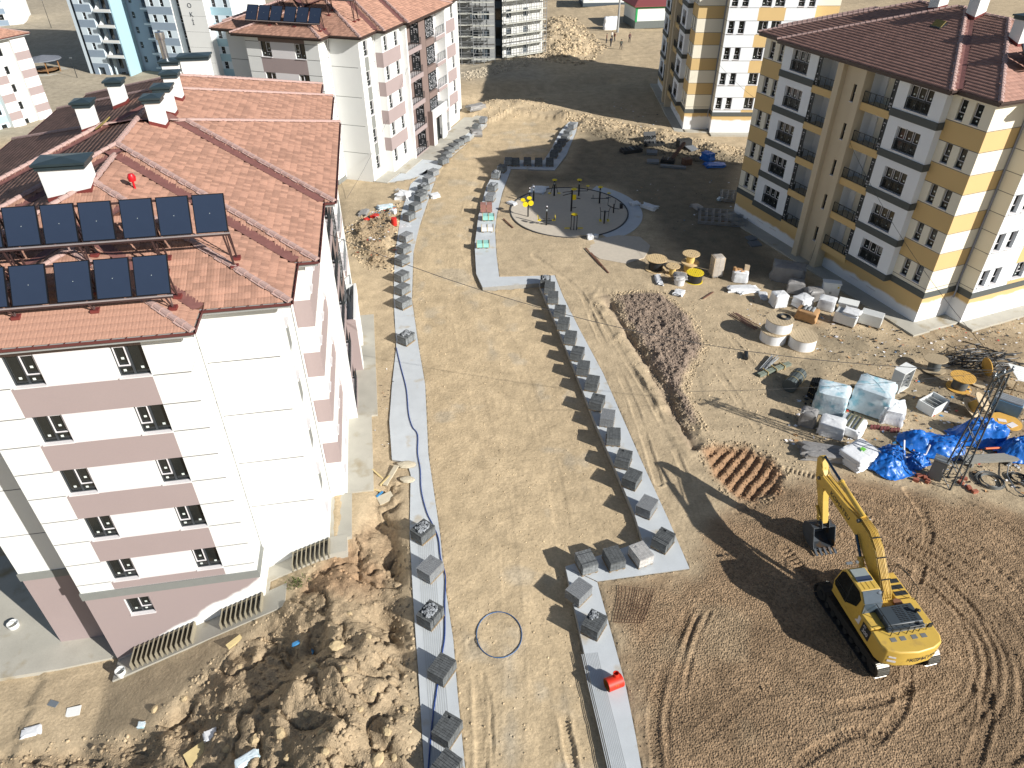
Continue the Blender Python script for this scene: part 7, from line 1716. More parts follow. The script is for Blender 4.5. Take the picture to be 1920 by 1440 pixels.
    # hose coils
    hb = mat("hose_grey", srgb(92, 94, 92), .5, var=.15); hk = mat("hose_black", srgb(40, 42, 44), .45, var=.15)
    for i, (px, py, r, n, lab, m) in enumerate(((1856, 905, .82, 9, "large coil of grey conduit hose right of the lattice mast base", hb), (1908, 900, .62, 7, "darker hose coil cut by the right edge, beside the large coil", hk))):
        x, y = G(px, py, 0)[:2]; b = MB()
        for k in range(n):
            rr = r * (.62 + .045 * k) ; ph = k * .7; b.tube([(rr * math.cos(a) + .05 * math.sin(ph), rr * .95 * math.sin(a) + .05 * math.cos(ph), .06 + .035 * (k % 4) + .03 * math.sin(2 * a + ph)) for a in np.linspace(0, 6.283, 30)[:-1]], .022, 5, closed=True)
        o = b.build("hose_coil", [m], None, 60, kind=None); o.location = (x, y, gz(x, y)); tag(o, lab, "hose coil")
    x, y = G(1830, 678, 0)[:2]; b = MB(); rg = np.random.default_rng(5)
    for k in range(95):
        a = rg.normal(0.35, .4); L = rg.uniform(.8, 2.3); ox, oy = rg.normal(0, 1.5), rg.normal(0, .8); zz = rg.uniform(.05, .75) * math.exp(-(ox * ox / 5))
        b.tube([(ox + (t - .5) * L * math.cos(a) - .15 * math.sin(t * 6 + k), oy + (t - .5) * L * math.sin(a) + .15 * math.cos(t * 5 + k), max(.03, zz + .1 * math.sin(t * 3.1 + k) - .25 * (t - .5) ** 2)) for t in np.linspace(0, 1, 8)], rg.uniform(.022, .045), 5)
    o = b.build("hose_tangle", [hk], None, 60, kind="stuff"); o.location = (x, y, gz(x, y)); o["label"] = "dark tangle of cut hoses behind the cable drums"
    wire_x = [(1905, 905), (1890, 880), (1893, 860), (1900, 935)]
    b = MB(); b.tube([tuple(G(px, py, .25)) for px, py in [(1893, 860), (1888, 890), (1905, 920), (1922, 930)]], .03, 6); o = b.build("loose_hose", [MATS["rail_grey"]], None, 60); tag(o, "single pale hose looping down at the right edge by the coils", "hose")
    # grating and brick pieces along the brown edge
    br = mat("brick_red", srgb(156, 92, 72), .9, var=.15)
    for k, (px, py) in enumerate(((1722, 895), (1733, 898), (1716, 903), (1738, 905), (1800, 908), (1826, 925), (1815, 918), (1806, 900))):
        x, y = G(px, py, 0)[:2]; b = MB(); b.box((0, 0, .1), (.32, .2, .18), rz=k * 1.3); o = b.build("hollow_brick", [br], None); o.location = (x, y, gz(x, y) - .02); tag(o, "red hollow brick lying at the edge of the brown gravel by the mast", "brick", "red bricks by the mast")

# ================================================================== MAST, WIRES, SMALL THINGS
def mast_and_wires():
    st = mat("mast_steel", srgb(74, 80, 84), .5, metal=.4, var=.15)
    x, y = G(1778, 908, 0)[:2]; h = 8.0; T = thing("lattice_mast", "dark steel lattice power mast with short crossarm, near the blue sheets", "mast", (x, y, gz(x, y)), R(25))
    w0, w1 = .42, .20
    def c(k, z): w = w0 + (w1 - w0) * z / h; return ((-1, 1, 1, -1)[k] * w, (-1, -1, 1, 1)[k] * w, z)
    for k in range(4): b = MB(); b.bar(c(k, -.3), c(k, h), .07); b.build("leg", [st], T)
    n = 13
    for k in range(4):
        b = MB()
        for i in range(n):
            z0, z1 = h * i / n, h * (i + 1) / n
            p, q = (c(k, z0), c((k + 1) % 4, z1)) if i % 2 else (c((k + 1) % 4, z0), c(k, z1)); b.bar(p, q, .035)
        b.build("lacing", [st], T)
    b = MB(); b.bar((-.8, 0, h - .05), (.8, 0, h - .05), .09); b.bar((-.5, .0, h - .5), (.5, 0, h - .5), .07); b.build("crossarm", [st], T)
    for xx in (-.7, 0, .7): b = MB(); b.lathe([(.05, h), (.07, h + .08), (.04, h + .12), (.07, h + .18), (0, h + .24)], 8, 0, (xx, 0, 0)); b.build("insulator", [MATS["rail_grey"]], T, 40)
    top = Vector((x, y, gz(x, y) + h + .15)); wk = mat("wire_black", srgb(46, 48, 50), .6, var=0, fine=0)
    def wire(label, p, q, sag, r=.016):
        p, q = Vector(p), Vector(q); P = [p.lerp(q, t) - Vector((0, 0, sag * 4 * t * (1 - t))) for t in np.linspace(0, 1, 18)]; b = MB(); b.tube(P, r, 4); o = b.build("wire", [wk], None); tag(o, label, "overhead wire")
    lbu = Vector((*loc2w(LB_O, LB_TH, 5.45, 13.2), 12.6))
    wire("overhead wire from the near pink block balcony to the lattice mast", lbu, top, 2.2, .02)
    rbp = Vector((*loc2w(RB_O, RB_TH, -.62, 10.5), 11.2))
    wire("overhead wire from the yellow block stairwell down to the lattice mast", rbp, top, .9)
    wire("overhead wire leaving the mast towards the goods on its left", top, Vector((top.x - 16, top.y + 1.2, top.z - 2.2)), .3, .012)
    r2p = Vector((*loc2w(R2_O, R2_TH, 3.2, -1.5), 8.5)); wire("long wire from the far yellow block to the near yellow block", r2p, rbp, 1.2)
    wire("thin wire hanging down the stairwell of the near yellow block", rbp, Vector((*loc2w(RB_O, RB_TH, -.95, 10.9), .6)), .0, .014)
    l2p = Vector((*loc2w(L2_O, L2_TH, 5.5, 11.2), 11.6)); wire("wire drooping across the second pink block to the soil at its corner", l2p, Vector((*G(650, 372, .1)[:2], .1)), 1.0, .018)

def rock_mesh(seed, r=.5):
    rg = np.random.default_rng(seed); b = MB(); n = 9; rows = [(-.5, .55), (-.15, .95), (.2, .9), (.48, .5)]; idx = []
    for z, k in rows: idx.append(b.vs([(r * k * math.cos(6.283 * i / n) * (1 + .28 * (rg.random() - .5)), r * k * math.sin(6.283 * i / n) * .8 * (1 + .28 * (rg.random() - .5)), r * z * (1 + .25 * (rg.random() - .5))) for i in range(n)]))
    for j in range(3):
        for i in range(n): b.f.append((idx[j] + i, idx[j] + (i + 1) % n, idx[j + 1] + (i + 1) % n, idx[j + 1] + i)); b.m.append(0)
    b.f.append(tuple(idx[0] + i for i in reversed(range(n)))); b.m.append(0); b.f.append(tuple(idx[-1] + i for i in range(n))); b.m.append(0)
    return b
def small_things():
    red = MATS["red_plastic"]; bw = MATS["white_plaster"]
    # red manhole-like barrel on the ribbed pavement
    x, y = G(1151, 1281, .3)[:2]; T = thing("red_pipe_piece", "red round concrete form with side spout, tipped over on the ribbed pavement", "pipe piece", (x, y, PAVE_Z), R(22))
    rp = mat("red_paint", srgb(204, 52, 30), .5, var=.1, vs=3); yi = mat("ochre_inside", srgb(164, 110, 44), .8, var=.12)
    b = MB(); M = Matrix.Rotation(R(90), 3, 'Y'); b.lathe([(.29, -.38), (.31, -.36), (.31, .36), (.29, .38)], 24, 0, (0, 0, .31), M); b.f = b.f[:-2]; b.m = b.m[:-2]; b.build("shell", [rp], T, 40)
    b = MB(); b.lathe([(.27, .37), (.27, -.37)], 24, 0, (0, 0, .31), M); b.f = b.f[:-2]; b.m = b.m[:-2]; b.lathe([(.0, .1), (.27, .1)], 24, 0, (0, 0, .31), M); b.build("inside", [yi], T, 40)
    b = MB(); b.lathe([(.14, .24), (.14, .46), (.11, .46), (.11, .3), (0, .3)], 16, 0, (.14, .05, .31), Matrix.Rotation(R(-10), 3, 'X')); b.build("spout", [rp], T, 40)
    text_part(T, "VE", .17, Matrix.Translation((.0, -.262, .48)) @ Matrix.Rotation(R(40), 4, 'X'), yi, "lettering", .003)
    # buckets
    for px, py, r, h, lab, z in ((25, 1172, .30, .5, "white bucket standing on the pavement left of the near pink block", None), (231, 1268, .26, .45, "white bucket at the foot of the near pink block corner", None)):
        x, y = G(px, py, -5.2)[:2]; T = thing("bucket", lab, "bucket", (x, y, gz(x, y) + .05), 0, "white buckets"); b = MB(); b.lathe([(r * .85, 0), (r, h), (r * .94, h), (r * .8, .06), (0, .06)], 16); b.build("pail", [bw], T, 40); b = MB(); b.tube([(r * math.cos(a), .02, h - .03 + .12 * math.sin(a)) for a in np.linspace(0, math.pi, 9)], .012, 5); b.build("handle", [MATS["rail_grey"]], T)
    # hoses
    hs = mat("hose_blue", srgb(30, 62, 128), .45, var=.1)
    P = [(743, 652), (752, 690), (762, 730), (766, 775), (773, 800), (783, 815), (783, 850), (788, 880), (790, 920), (800, 960), (812, 985), (822, 1010), (826, 1045), (835, 1080), (834, 1130), (834, 1190), (829, 1225), (820, 1285), (812, 1340), (807, 1390), (803, 1440), (801, 1470)]
    b = MB(); b.tube([tuple(G(px, py, PAVE_Z + .03)) for px, py in smooth_line(P, 4)], .035, 6); o = b.build("water_hose", [hs], None, 60); tag(o, "dark blue hose running along the near left pavement under the stacks", "hose")
    cx_, cy_ = G(936, 1193, 0)[:2]; b = MB(); q = []
    for a in np.linspace(R(105), R(105 + 385), 44): px, py = 936 + 42.5 * math.cos(a), 1193 - 43 * math.sin(a); X = G(px, py, -.25); q.append((X[0], X[1], gz(X[0], X[1]) + .03))
    P2 = [(940, 1150), (968, 1150), (978, 1170)]
    b.tube(q, .024, 6); o = b.build("hose_loop", [mat("hose_steel_blue", srgb(60, 96, 140), .4, var=.1)], None, 60); tag(o, "thin blue hose lying in a wide loop on the haul road", "hose")
    # rebar mesh
    rb = mat("rebar_rust", srgb(112, 84, 66), .85, var=.15); c = [G(px, py, .08) for px, py in ((1160, 1100), (1228, 1108), (1206, 1172), (1150, 1168))]
    b = MB()
    for k in range(13): t = k / 12; p = c[0] + (c[1] - c[0]) * t; q_ = c[3] + (c[2] - c[3]) * t; b.bar((p[0], p[1], gz(p[0], p[1]) + .06 + .03 * math.sin(k)), (q_[0], q_[1], gz(q_[0], q_[1]) + .06), .014)
    for k in range(13): t = k / 12; p = c[0] + (c[3] - c[0]) * t; q_ = c[1] + (c[2] - c[1]) * t; b.bar((p[0], p[1], gz(p[0], p[1]) + .075), (q_[0], q_[1], gz(q_[0], q_[1]) + .075 + .03 * math.cos(k)), .014)
    o = b.build("rebar_mesh", [rb], None); tag(o, "rusty rebar mesh sheets lying on sand by the lower pavement bend", "rebar mesh")
    # broken plaster and boards at the pavement step
    gy = mat("broken_concrete", srgb(188, 178, 156), .9, var=.1); wd = mat("pale_timber", srgb(200, 180, 130), .85, var=.12)
    for k, (px, py, s, rz, m, lab, cat) in enumerate(((733, 893, (.28, 1.6, .1), -.35, gy, "long pale plank leaning over the hole at the pavement step", "plank"), (708, 890, (.09, 1.0, .07), .8, wd, "thin pale batten left of the hole at the pavement step", "batten"), (722, 902, (.09, .9, .07), -.6, wd, "thin batten crossing the hole at the pavement step", "batten"), (705, 920, (.08, .9, .06), 1.3, wd, "pale batten lying low beside the hole", "batten"), (763, 874, (.95, .5, .25), .1, gy, "broken concrete slab lump under the pavement step", "rubble lump"), (764, 902, (.7, .45, .22), -.1, gy, "second broken concrete lump below the slab lump", "rubble lump"), (723, 936, (.9, .6, .12), .5, gy, "flat pale board with blue edge below the battens", "board"), (712, 928, (.5, .1, .08), .9, mat("blue_plastic", srgb(60, 130, 180), .5), "short blue strip beside the flat pale board", "strip"), (440, 1205, (.8, .28, .1), .8, wd, "yellow-green plank on the slope below the window wells", "plank"), (138, 1335, (.7, .5, .04), .2, bw, "white board lying on the lower left slope", "board"), (100, 1320, (.55, .3, .03), -.3, MATS["rail_grey"], "pale grey board left of the white one on the slope", "board"), (60, 1372, (.8, .5, .12), .3, MATS["milky_film"], "crumpled white and yellow wrapper on the lower left slope", "wrapper"), (370, 1415, (1.0, .7, .1), .7, wd, "square pale board with a hole at the bottom of the slope", "board"), (464, 1425, (.9, .4, .2), .6, MATS["milky_film_blue"], "pale blue plastic bag at the bottom of the slope", "bag"), (395, 1378, (.5, .5, .06), .4, MATS["milky_film"], "white plastic scrap among rocks on the slope", "scrap"), (266, 1360, (.35, .3, .12), .1, MATS["milky_film_blue"], "small pale blue scrap at the middle of the slope", "scrap"), (585, 1218, (.3, .5, .06), -.2, MATS["blue_plastic"], "blue jean-like cloth by the pit in the slope", "cloth"), (560, 1205, (.55, .2, .08), .5, MATS["blue_plastic"], "dark blue cloth beside the pit in the slope", "cloth"))):
        z0 = 0 if px > 640 else -2.0
        X = G(px, py, z0); 
        for _ in range(4): X = G(px, py, gz(X[0], X[1]))
        if cat in ("wrapper", "bag", "scrap", "cloth"): b = lump(s[0], s[1], s[2], 70 + k, .25, 14); o = b.build({"wrapper": "plastic_wrapper", "bag": "plastic_bag", "scrap": "plastic_scrap", "cloth": "cloth"}[cat], [m], None, 60)
        elif cat == "rubble lump": b = rock_mesh(80 + k, .5); b.v = [(x * s[0] * 1.3, y * s[1] * 1.6, z * s[2] * 1.6) for x, y, z in b.v]; o = b.build("rubble_lump", [m], None)
        else: b = MB(); b.box((0, 0, 0), s); o = b.build(cat.replace(" ", "_"), [m], None); o.rotation_euler = (.12, -.08, rz)
        o.location = (X[0], X[1], X[2] + s[2] * .5 + .02); 
        if cat in ("wrapper", "bag", "scrap", "cloth"): o.rotation_euler = (0, 0, rz); o.location.z = X[2]
        tag(o, lab, cat)
    # rocks on the slope
    rk = mat("limestone", srgb(184, 164, 128), .95, var=.14, vs=2, fine=.1, bump=.02, bs=8)
    for k, (px, py, r) in enumerate(((632, 1213, .40), (690, 1195, .22), (588, 1250, .24), (645, 1255, .2), (650, 1275, .2), (525, 1375, .3), (603, 1373, .18), (726, 1372, .24), (708, 1425, .36), (610, 1410, .2), (480, 1385, .3), (675, 1330, .18), (290, 1330, .22), (345, 1310, .2), (410, 1345, .18), (425, 1405, .2), (520, 1300, .2), (700, 1300, .16), (760, 1330, .16), (540, 1420, .2), (575, 1340, .18), (450, 1250, .16), (655, 1150, .14), (740, 1420, .2))):
        X = G(px, py, -2)
        for _ in range(4): X = G(px, py, gz(X[0], X[1]))
        o = rock_mesh(100 + k, r).build("rock", [rk], None); o.location = (X[0], X[1], X[2] + r * .12); o.rotation_euler = (.2 * math.sin(k), .2 * math.cos(k), k * 1.7); tag(o, "pale limestone rock lying loose on the furrowed lower left slope", "rock", "loose rocks on the lower left slope")
    # window-well louvres along the near pink block
    sl = mat("louvre_grey", srgb(150, 142, 122), .9, var=.08)
    def louvre(label, O, a, b, v, n, dep, h, slope0, slope1):
        T = thing("window_well", label, "window well", (LB_O[0], LB_O[1], 0), R(LB_TH), "window wells of the near pink block")
        for k in range(n):
            u = a + (b - a) * k / (n - 1); z = slope0 + (slope1 - slope0) * k / (n - 1); m = MB(); m.box((u, v - dep / 2 - .05, z), (.05, dep, h)); m.build("louvre", [sl], T)
        m = MB(); m.bar((a - .05, v - .1, slope0 + h * .3), (b + .05, v - .1, slope1 + h * .3), .1, .06); m.build("bearer", [sl], T)
        m = MB(); m.poly([(a, v - dep - .06, slope0 - .45), (b, v - dep - .06, slope1 - .45), (b, v - .02, slope1 - .4), (a, v - .02, slope0 - .4)]); m.build("well_floor", [mat("well_dark", srgb(60, 56, 48), .95)], T)
    louvre("left window well with slanting concrete louvres below the white plaster patch", LB_O, -6.9, -3.5, 0, 13, 1.1, .55, -4.45, -3.05)
    louvre("middle window well with slanting louvres under the grey cornice end", LB_O, -1.9, .3, 0, 9, 1.0, .55, -2.35, -1.45)
    louvre("right window well with louvres below the big blank gable", LB_O, 1.9, 3.9, 1.85, 9, 1.0, .55, -.75, .0)
    # red vent cowl and hatch on the tiled roof are built with the block; shaded junk row
    bkp = mat("junk_black", srgb(38, 40, 42), .6, var=.15); gp = mat("junk_grey", srgb(112, 116, 120), .6, var=.1); brw = mat("junk_brown", srgb(96, 70, 56), .8, var=.12)
    items = [(1217, 268, (1.6, 1.3, .1), 60, 10, bkp, "black panel standing upright at the back of the shaded junk row"), (1183, 285, (2.6, 1.2, .4), 0, 20, bkp, "black slatted frame pile at the left end of the shaded junk row"), (1226, 275, (2.6, .9, .35), 0, 0, bkp, "black frames stacked before the upright panel"), (1222, 289, (1.3, .9, .3), 8, -8, gp, "grey panel lying tilted in the middle of the junk row"), (1224, 305, (1.4, .9, .25), 6, -5, gp, "front grey panel on black legs in the junk row"), (1281, 280, (1.7, 1.0, .9), 0, 15, bkp, "dark grey box at the back of the junk row"), (1296, 284, (1.2, 1.2, .12), 12, 30, gp, "grey board leaning beside the blue tarpaulin lump"), (1268, 298, (.35, 3.4, .3), 25, -40, brw, "brown beam leaning across the junk row"), (1262, 315, (3.0, .5, .25), 0, -14, gp, "long grey panel lying in front of the junk row"), (1252, 304, (1.6, 1.0, .4), 0, -20, bkp, "low black frame behind the long grey panel"), (1287, 308, (1.0, .8, .7), 0, 20, brw, "brown crate at the right end of the junk row"), (1308, 238, (2.6, .8, .25), 10, 25, gp, "grey boards leaning at the corner of the far yellow block"), (1338, 245, (2.8, .5, .2), 24, 30, gp, "studded grey formwork panel by the far yellow block wall"), (1415, 458, (1.1, .9, .12), 5, 12, gp, "grey slab leaning in the shade near the yellow block wall"), (1408, 448, (.9, .8, .12), 5, 25, gp, "second grey slab behind the leaning one near the yellow wall")]
    for px, py, s, tilt, rz, m, lab in items:
        x, y = G(px, py, 0)[:2]; T = thing("junk_panel", lab, "building panel", (x, y, gz(x, y) + s[2] / 2 + .02), R(rz)); b = MB(); M = Matrix.Rotation(R(tilt), 3, 'X'); up = abs(s[1] * math.sin(R(tilt))) / 2
        b.box((0, 0, up), s, M=M); b.build("panel", [m], T)
        if m is bkp and s[2] < .5:
            for k in range(5): b = MB(); b.box((-s[0] / 2 + s[0] * (k + .5) / 5, 0, up + s[2] / 2 + .06), (.09, s[1] * .98, .1), M=None); b.build("slat", [gp if k == 2 else bkp], T)
    # galvanised scaffold frames lying by the yellow block
    gs = mat("frame_galv", srgb(132, 136, 140), .45, metal=.4, var=.1)
    for px, py, w, d, rz, n, lab in ((1352, 411, 4.6, 3.4, -12, 8, "flat stack of grey scaffold frames lying in the shade of the yellow block"), (1376, 372, 3.0, 2.6, -14, 6, "second stack of scaffold frames farther along the yellow block")):
        x, y = G(px, py, 0)[:2]; T = thing("scaffold_frames", lab, "scaffold frames", (x, y, gz(x, y) + .1), R(rz), "lying scaffold frames")
        for L in range(3):
            z = .12 * L; b = MB()
            for k in range(2): b.bar((-w / 2, -d / 2 + d * k, z), (w / 2, -d / 2 + d * k + .1 * L, z), .06)
            for k in range(n): xx = -w / 2 + w * k / (n - 1) + .09 * L; b.bar((xx, -d / 2, z + .03), (xx + .1, d / 2, z + .03), .05)
            for k in (1, 2): b.bar((-w / 2, -d / 2 + d * k / 3, z + .06), (w / 2, -d / 2 + d * k / 3, z + .06), .05)
            b.build("frame", [gs], T)
    # glass crates on the pavement bend and mixed goods
    tl = mat("glass_teal", srgb(150, 206, 196), .15, var=.08); 
    for i, (px, py, lab, c2) in enumerate(((906, 463, "nearest crate of green glass sheets in yellow straps on the pavement bend", tl), (914, 433, "crate of wrapped glass and film behind the green one", MATS["milky_film"]), (916, 412, "far crate of pale green glass with yellow straps on the pavement bend", tl), (912, 397, "stack of reddish brown tiles under film on the pavement bend", mat("tile_pink_brown", srgb(150, 108, 98), .6, var=.1)))):
        x, y = G(px, py, .06)[:2]; T = thing("glass_crate" if i < 3 else "tile_pallet", lab, "crate" if i < 3 else "tile pallet", (x, y, PAVE_Z), R(2))
        b = MB(); 
        for q in (-.4, .4): b.box((q, 0, .05), (.12, .8, .1))
        b.build("wooden_pallet", [MATS["pallet_wood"]], T)
        for k in range(2): b = MB(); b.box((-.31 + .62 * k, 0, .32 if i < 3 else .5), (.58, .75, .42 if i < 3 else .8)); b.build("pack", [c2], T)
        for q in (-.58, 0, .58): b = MB(); b.box((q, 0, .33 if i < 3 else .5), (.05, .8, .5 if i < 3 else .1)); b.build("strap", [MATS["strap_tan"]], T)
    # rubbish round the upper left stacks
    for k, (px, py, w, d, h, m, lab, cat) in enumerate(((740, 425, .55, .45, .75, red, "red drum standing beside the rubbish heap", "drum"), (704, 412, .7, .6, .3, red, "red plastic shreds on the rubbish heap", "plastic"), (688, 417, .5, .5, .3, red, "red rag at the left of the rubbish heap", "rag"), (762, 424, 1.1, 1.0, .5, MATS["milky_film"], "white film heap in front of the paver stacks by the red drum", "film heap"), (757, 372, 1.4, 1.3, .7, MATS["milky_film"], "pale film bundle left of the paver stacks", "bundle"), (752, 362, 1.6, .5, .3, MATS["clear_film"], "grey sheet lying above the pale film bundle", "sheet"), (722, 392, 1.5, .9, .35, MATS["milky_film_blue"], "white and grey plastic spread across the rubbish heap", "plastic"), (683, 402, 1.3, .8, .3, MATS["grey_film"], "grey plastic at the back of the rubbish heap", "plastic"), (770, 374, .6, .5, .3, mat("orange_bag", srgb(226, 110, 60), .5), "orange bag between the paver stacks", "bag"), (815, 367, 1.0, .8, .4, MATS["milky_film"], "dirty white film at the road edge by the paver stacks", "film"), (876, 1, .1, .1, .1, red, "", ""), (738, 404, .5, .5, .5, MATS["milky_film"], "white sack with red print on the rubbish heap", "sack"), (893, 213, 2.4, 1.2, .7, MATS["grey_film"], "grey-brown sheeting heap by the far end of the second pink block", "sheeting heap"), (893, 247, 2.2, 1.4, .8, MATS["grey_film"], "rubble and film heap beside the entrance of the second pink block", "film heap"))):
        if not lab: continue
        x, y = G(px, py, 0)[:2]
        if cat == "drum": b = MB(); b.lathe([(.28, 0), (.28, .78), (.2, .8), (0, .8)], 14); o = b.build("red_drum", [m], None, 40); o.rotation_euler = (.08, 0, 0)
        else: o = lump(w, d, h, 200 + k, .25, 16).build(cat.replace(" ", "_"), [m], None, 60); o.rotation_euler = (0, 0, k * 1.1)
        o.location = (x, y, gz(x, y) - .02); tag(o, lab, cat)
    # plank and debris at the gym slab, road bits
    for px0, py0, px1, py1, lab in ((1108, 476, 1141, 513, "brown plank leaning from the slab edge to the sand"), (1098, 468, 1128, 500, "dark plank along the slab edge"), (944, 412, 962, 428, "thin grey board by the left rim of the gym"), (1318, 562, 1337, 549, "thin pale stick lying on the sand in front of the carton pallet")):
        p, q = G(px0, py0, 0), G(px1, py1, 0); b = MB(); b.bar((p[0], p[1], gz(p[0], p[1]) + .1), (q[0], q[1], gz(q[0], q[1]) + .06), .12, .05); o = b.build("plank", [mat("plank_brown", srgb(112, 78, 64), .85, var=.12)], None); tag(o, lab, "plank")
    # weeds by the right window well
    wm = mat("weed_green", srgb(96, 104, 58), .8, var=.2)
    b = MB(); x, y = G(556, 1095, -1.0)[:2]
    for k in range(90):
        a, r_ = RNG.uniform(0, 6.28), RNG.uniform(0, .8); px_, py_ = x + r_ * math.cos(a), y + .5 * r_ * math.sin(a); z = gz(px_, py_); L = RNG.uniform(.1, .3); t = RNG.uniform(0, 6.28)
        b.poly([(px_, py_, z), (px_ + .05 * math.cos(t), py_ + .05 * math.sin(t), z + L * .6), (px_ + .12 * math.cos(t + .4), py_ + .12 * math.sin(t + .4), z + L), (px_ + .02, py_ + .05, z + L * .5)])
    b.build("weeds", [wm], None, kind="stuff")
    # litter flecks on the heap and building strip: many tiny scraps nobody could count
    b = MB(); cols = [MATS["panel_white"], MATS["milky_film"], red, MATS["junk_black"], MATS["blue_plastic"], MATS["cardboard"]]
    def scat(poly, n, s0, s1):
        x, y = in_poly(poly, .3, lambda a, c: a < 1e9)(n)
        for a, c in zip(x, y):
            z = gz(a, c) + .04; s = RNG.uniform(s0, s1); t = RNG.uniform(0, 6.28); b.poly([(a + s * math.cos(t + q) * (1 if i % 2 else .6), c + s * math.sin(t + q) * .7, z + RNG.uniform(-.02, .07)) for i, q in enumerate((0, 1.4, 3.0, 4.4))], int(RNG.choice(6, p=(.14, .17, .04, .37, .05, .23))))
    scat(HEAP, 90, .05, .25); scat(GL([(660, 430), (760, 360), (800, 330), (780, 410), (745, 440)]), 90, .05, .22); scat(GL([(1500, 740), (1900, 700), (1915, 790), (1760, 800), (1640, 830), (1480, 830)]), 420, .03, .2); scat(GL([(1420, 560), (1700, 620), (1915, 600), (1900, 680), (1600, 690), (1400, 600)]), 420, .03, .17); scat(GL([(1680, 830), (1915, 800), (1915, 930), (1780, 910), (1650, 880)]), 200, .04, .2); scat(GL([(680, 690), (735, 690), (735, 860), (690, 860)]), 70, .02, .08); scat(GL([(1150, 190), (1240, 215), (1225, 255), (1150, 240)]), 60, .05, .2); scat(GL([(1180, 330), (1380, 330), (1370, 440), (1250, 440)]), 60, .03, .16)
    b.build("litter", cols, None, kind="stuff")

def people():
    for i, (px, py, col, trs, pose, lab) in enumerate(((1164, 94, srgb(70, 74, 66), srgb(44, 48, 56), 0, "person in dark jacket walking alone nearest the camera on the far road"), (1137, 81, srgb(96, 52, 52), srgb(40, 42, 50), 1, "person in dark red top at the left of the group on the far road"), (1145, 87, srgb(52, 56, 70), srgb(36, 38, 46), 0, "person in dark blue clothes at the front of the group on the far road"), (1147, 75, srgb(190, 186, 178), srgb(60, 60, 64), 1, "person in pale jacket at the back of the group on the far road"), (1152, 77, srgb(110, 56, 48), srgb(44, 44, 50), 0, "person in reddish jacket at the right of the group on the far road"), (1180, 79, srgb(86, 58, 60), srgb(40, 40, 48), 1, "person in dark top standing apart on the right of the group"))):
        x, y = G(px, py, 0)[:2]; T = thing("person", lab, "person", (x, y, gz(x, y)), R(200 + 70 * i), "people on the far road")
        skin = mat("skin", srgb(168, 122, 96), .6, var=0); top = mat(f"top_{i}", col, .8, var=.05); tr = mat(f"trousers_{i}", trs, .8, var=.05)
        me = bpy.data.meshes.new("body"); st = .16 if pose == 0 else .08
        V = [(0, 0, .95), (0, 0, 1.2), (0, .01, 1.42), (0, .02, 1.52), (0, .03, 1.66), (-.19, 0, 1.40), (-.26, .05, 1.13), (-.24, .16, .9), (.19, 0, 1.40), (.26, -.03, 1.13), (.25, .1, .88), (-.09, 0, .9), (-.10, st, .5), (-.10, st * .6, .08), (-.10, st + .1, .04), (.09, 0, .9), (.10, -st, .5), (.10, -st * 1.7, .10), (.10, -st * 1.7 + .14, .04)]
        E = [(0, 1), (1, 2), (2, 3), (3, 4), (2, 5), (5, 6), (6, 7), (2, 8), (8, 9), (9, 10), (0, 11), (11, 12), (12, 13), (13, 14), (0, 15), (15, 16), (16, 17), (17, 18)]
        me.from_pydata(V, E, []); o = link("body", me, T); o.modifiers.new("skin", 'SKIN')
        rad = [.15, .15, .15, .06, .11, .07, .05, .04, .07, .05, .04, .1, .075, .055, .05, .1, .075, .055, .05]
        for k, r in enumerate(rad): me.skin_vertices[0].data[k].radius = (r, r * (.75 if k in (1, 2) else 1))
        me.skin_vertices[0].data[0].use_root = True
        sd = o.modifiers.new("sub", 'SUBSURF'); sd.levels = 1; sd.render_levels = 1
        bpy.context.view_layer.update(); dg = bpy.context.evaluated_depsgraph_get(); m2 = bpy.data.meshes.new_from_object(o.evaluated_get(dg)); o.modifiers.clear(); o.data = m2
        for mt in (top, tr, skin): m2.materials.append(mt)
        for p in m2.polygons:
            z = p.center.z; xx = abs(p.center.x); p.material_index = 2 if (z > 1.5 or (xx > .2 and z < .96)) else (1 if z < .98 else 0)
        b = MB(); b.lathe([(.115, 1.66), (.112, 1.74), (.06, 1.79), (0, 1.80)], 10, 0, (0, .01, 0)); b.build("hair", [MATS["junk_black"]], T, 60)
# ================================================================== ASSEMBLY
ground_mesh(); pavements(); aprons()

LBN, LBRF = pink_block("pink_apartment_block", "near white and pink apartment block with terracotta roof and two rows of solar collectors", LB_O, LB_TH, (1.85, 5.2, 12.1, 24.9, 31.8, 35.2), -6.6)
lc = w2loc(LB_O, LB_TH, np.array([0.0]), np.array([0.0])); build_roof(LBN, LBRF, "tile_terra", "gutter_maroon", 300, (-3.0, -4.0))
chimney(LBN, LBRF, -5.0, 8.6, 1.9, 1.1, 1.15)
for u, v in ((-7.0, 18.6), (-6.6, 23.4), (-3.1, 22.6), (-2.95, 19.6), (-3.0, 17.3)): chimney(LBN, LBRF, u, v, .78, .78, 1.25)
chimney(LBN, LBRF, -5.2, 31.8, 1.1, 1.0, 1.3, True); chimney(LBN, LBRF, -3.6, 32.2, 1.9, 1.0, 1.5)
_m = MB(); _z = LBRF.hz(-2.5, 8.9); _m.lathe([(.05, 0), (.05, .35), (.16, .38), (.19, .55), (.12, .7), (0, .72)], 12, 0, (-2.5, 8.9, _z)); _m.build("vent_cowl", [mat("cowl_red", srgb(196, 24, 34), .4)], LBN, 40)
_m = MB(); _z = LBRF.hz(-8.0, 14.5); _m.box((-8.0, 14.5, _z + .12), (.7, .9, .1), M=Matrix.Rotation(R(18), 3, 'Y')); _m.build("roof_hatch", [mat("hatch_brown", srgb(120, 84, 52), .7)], LBN)
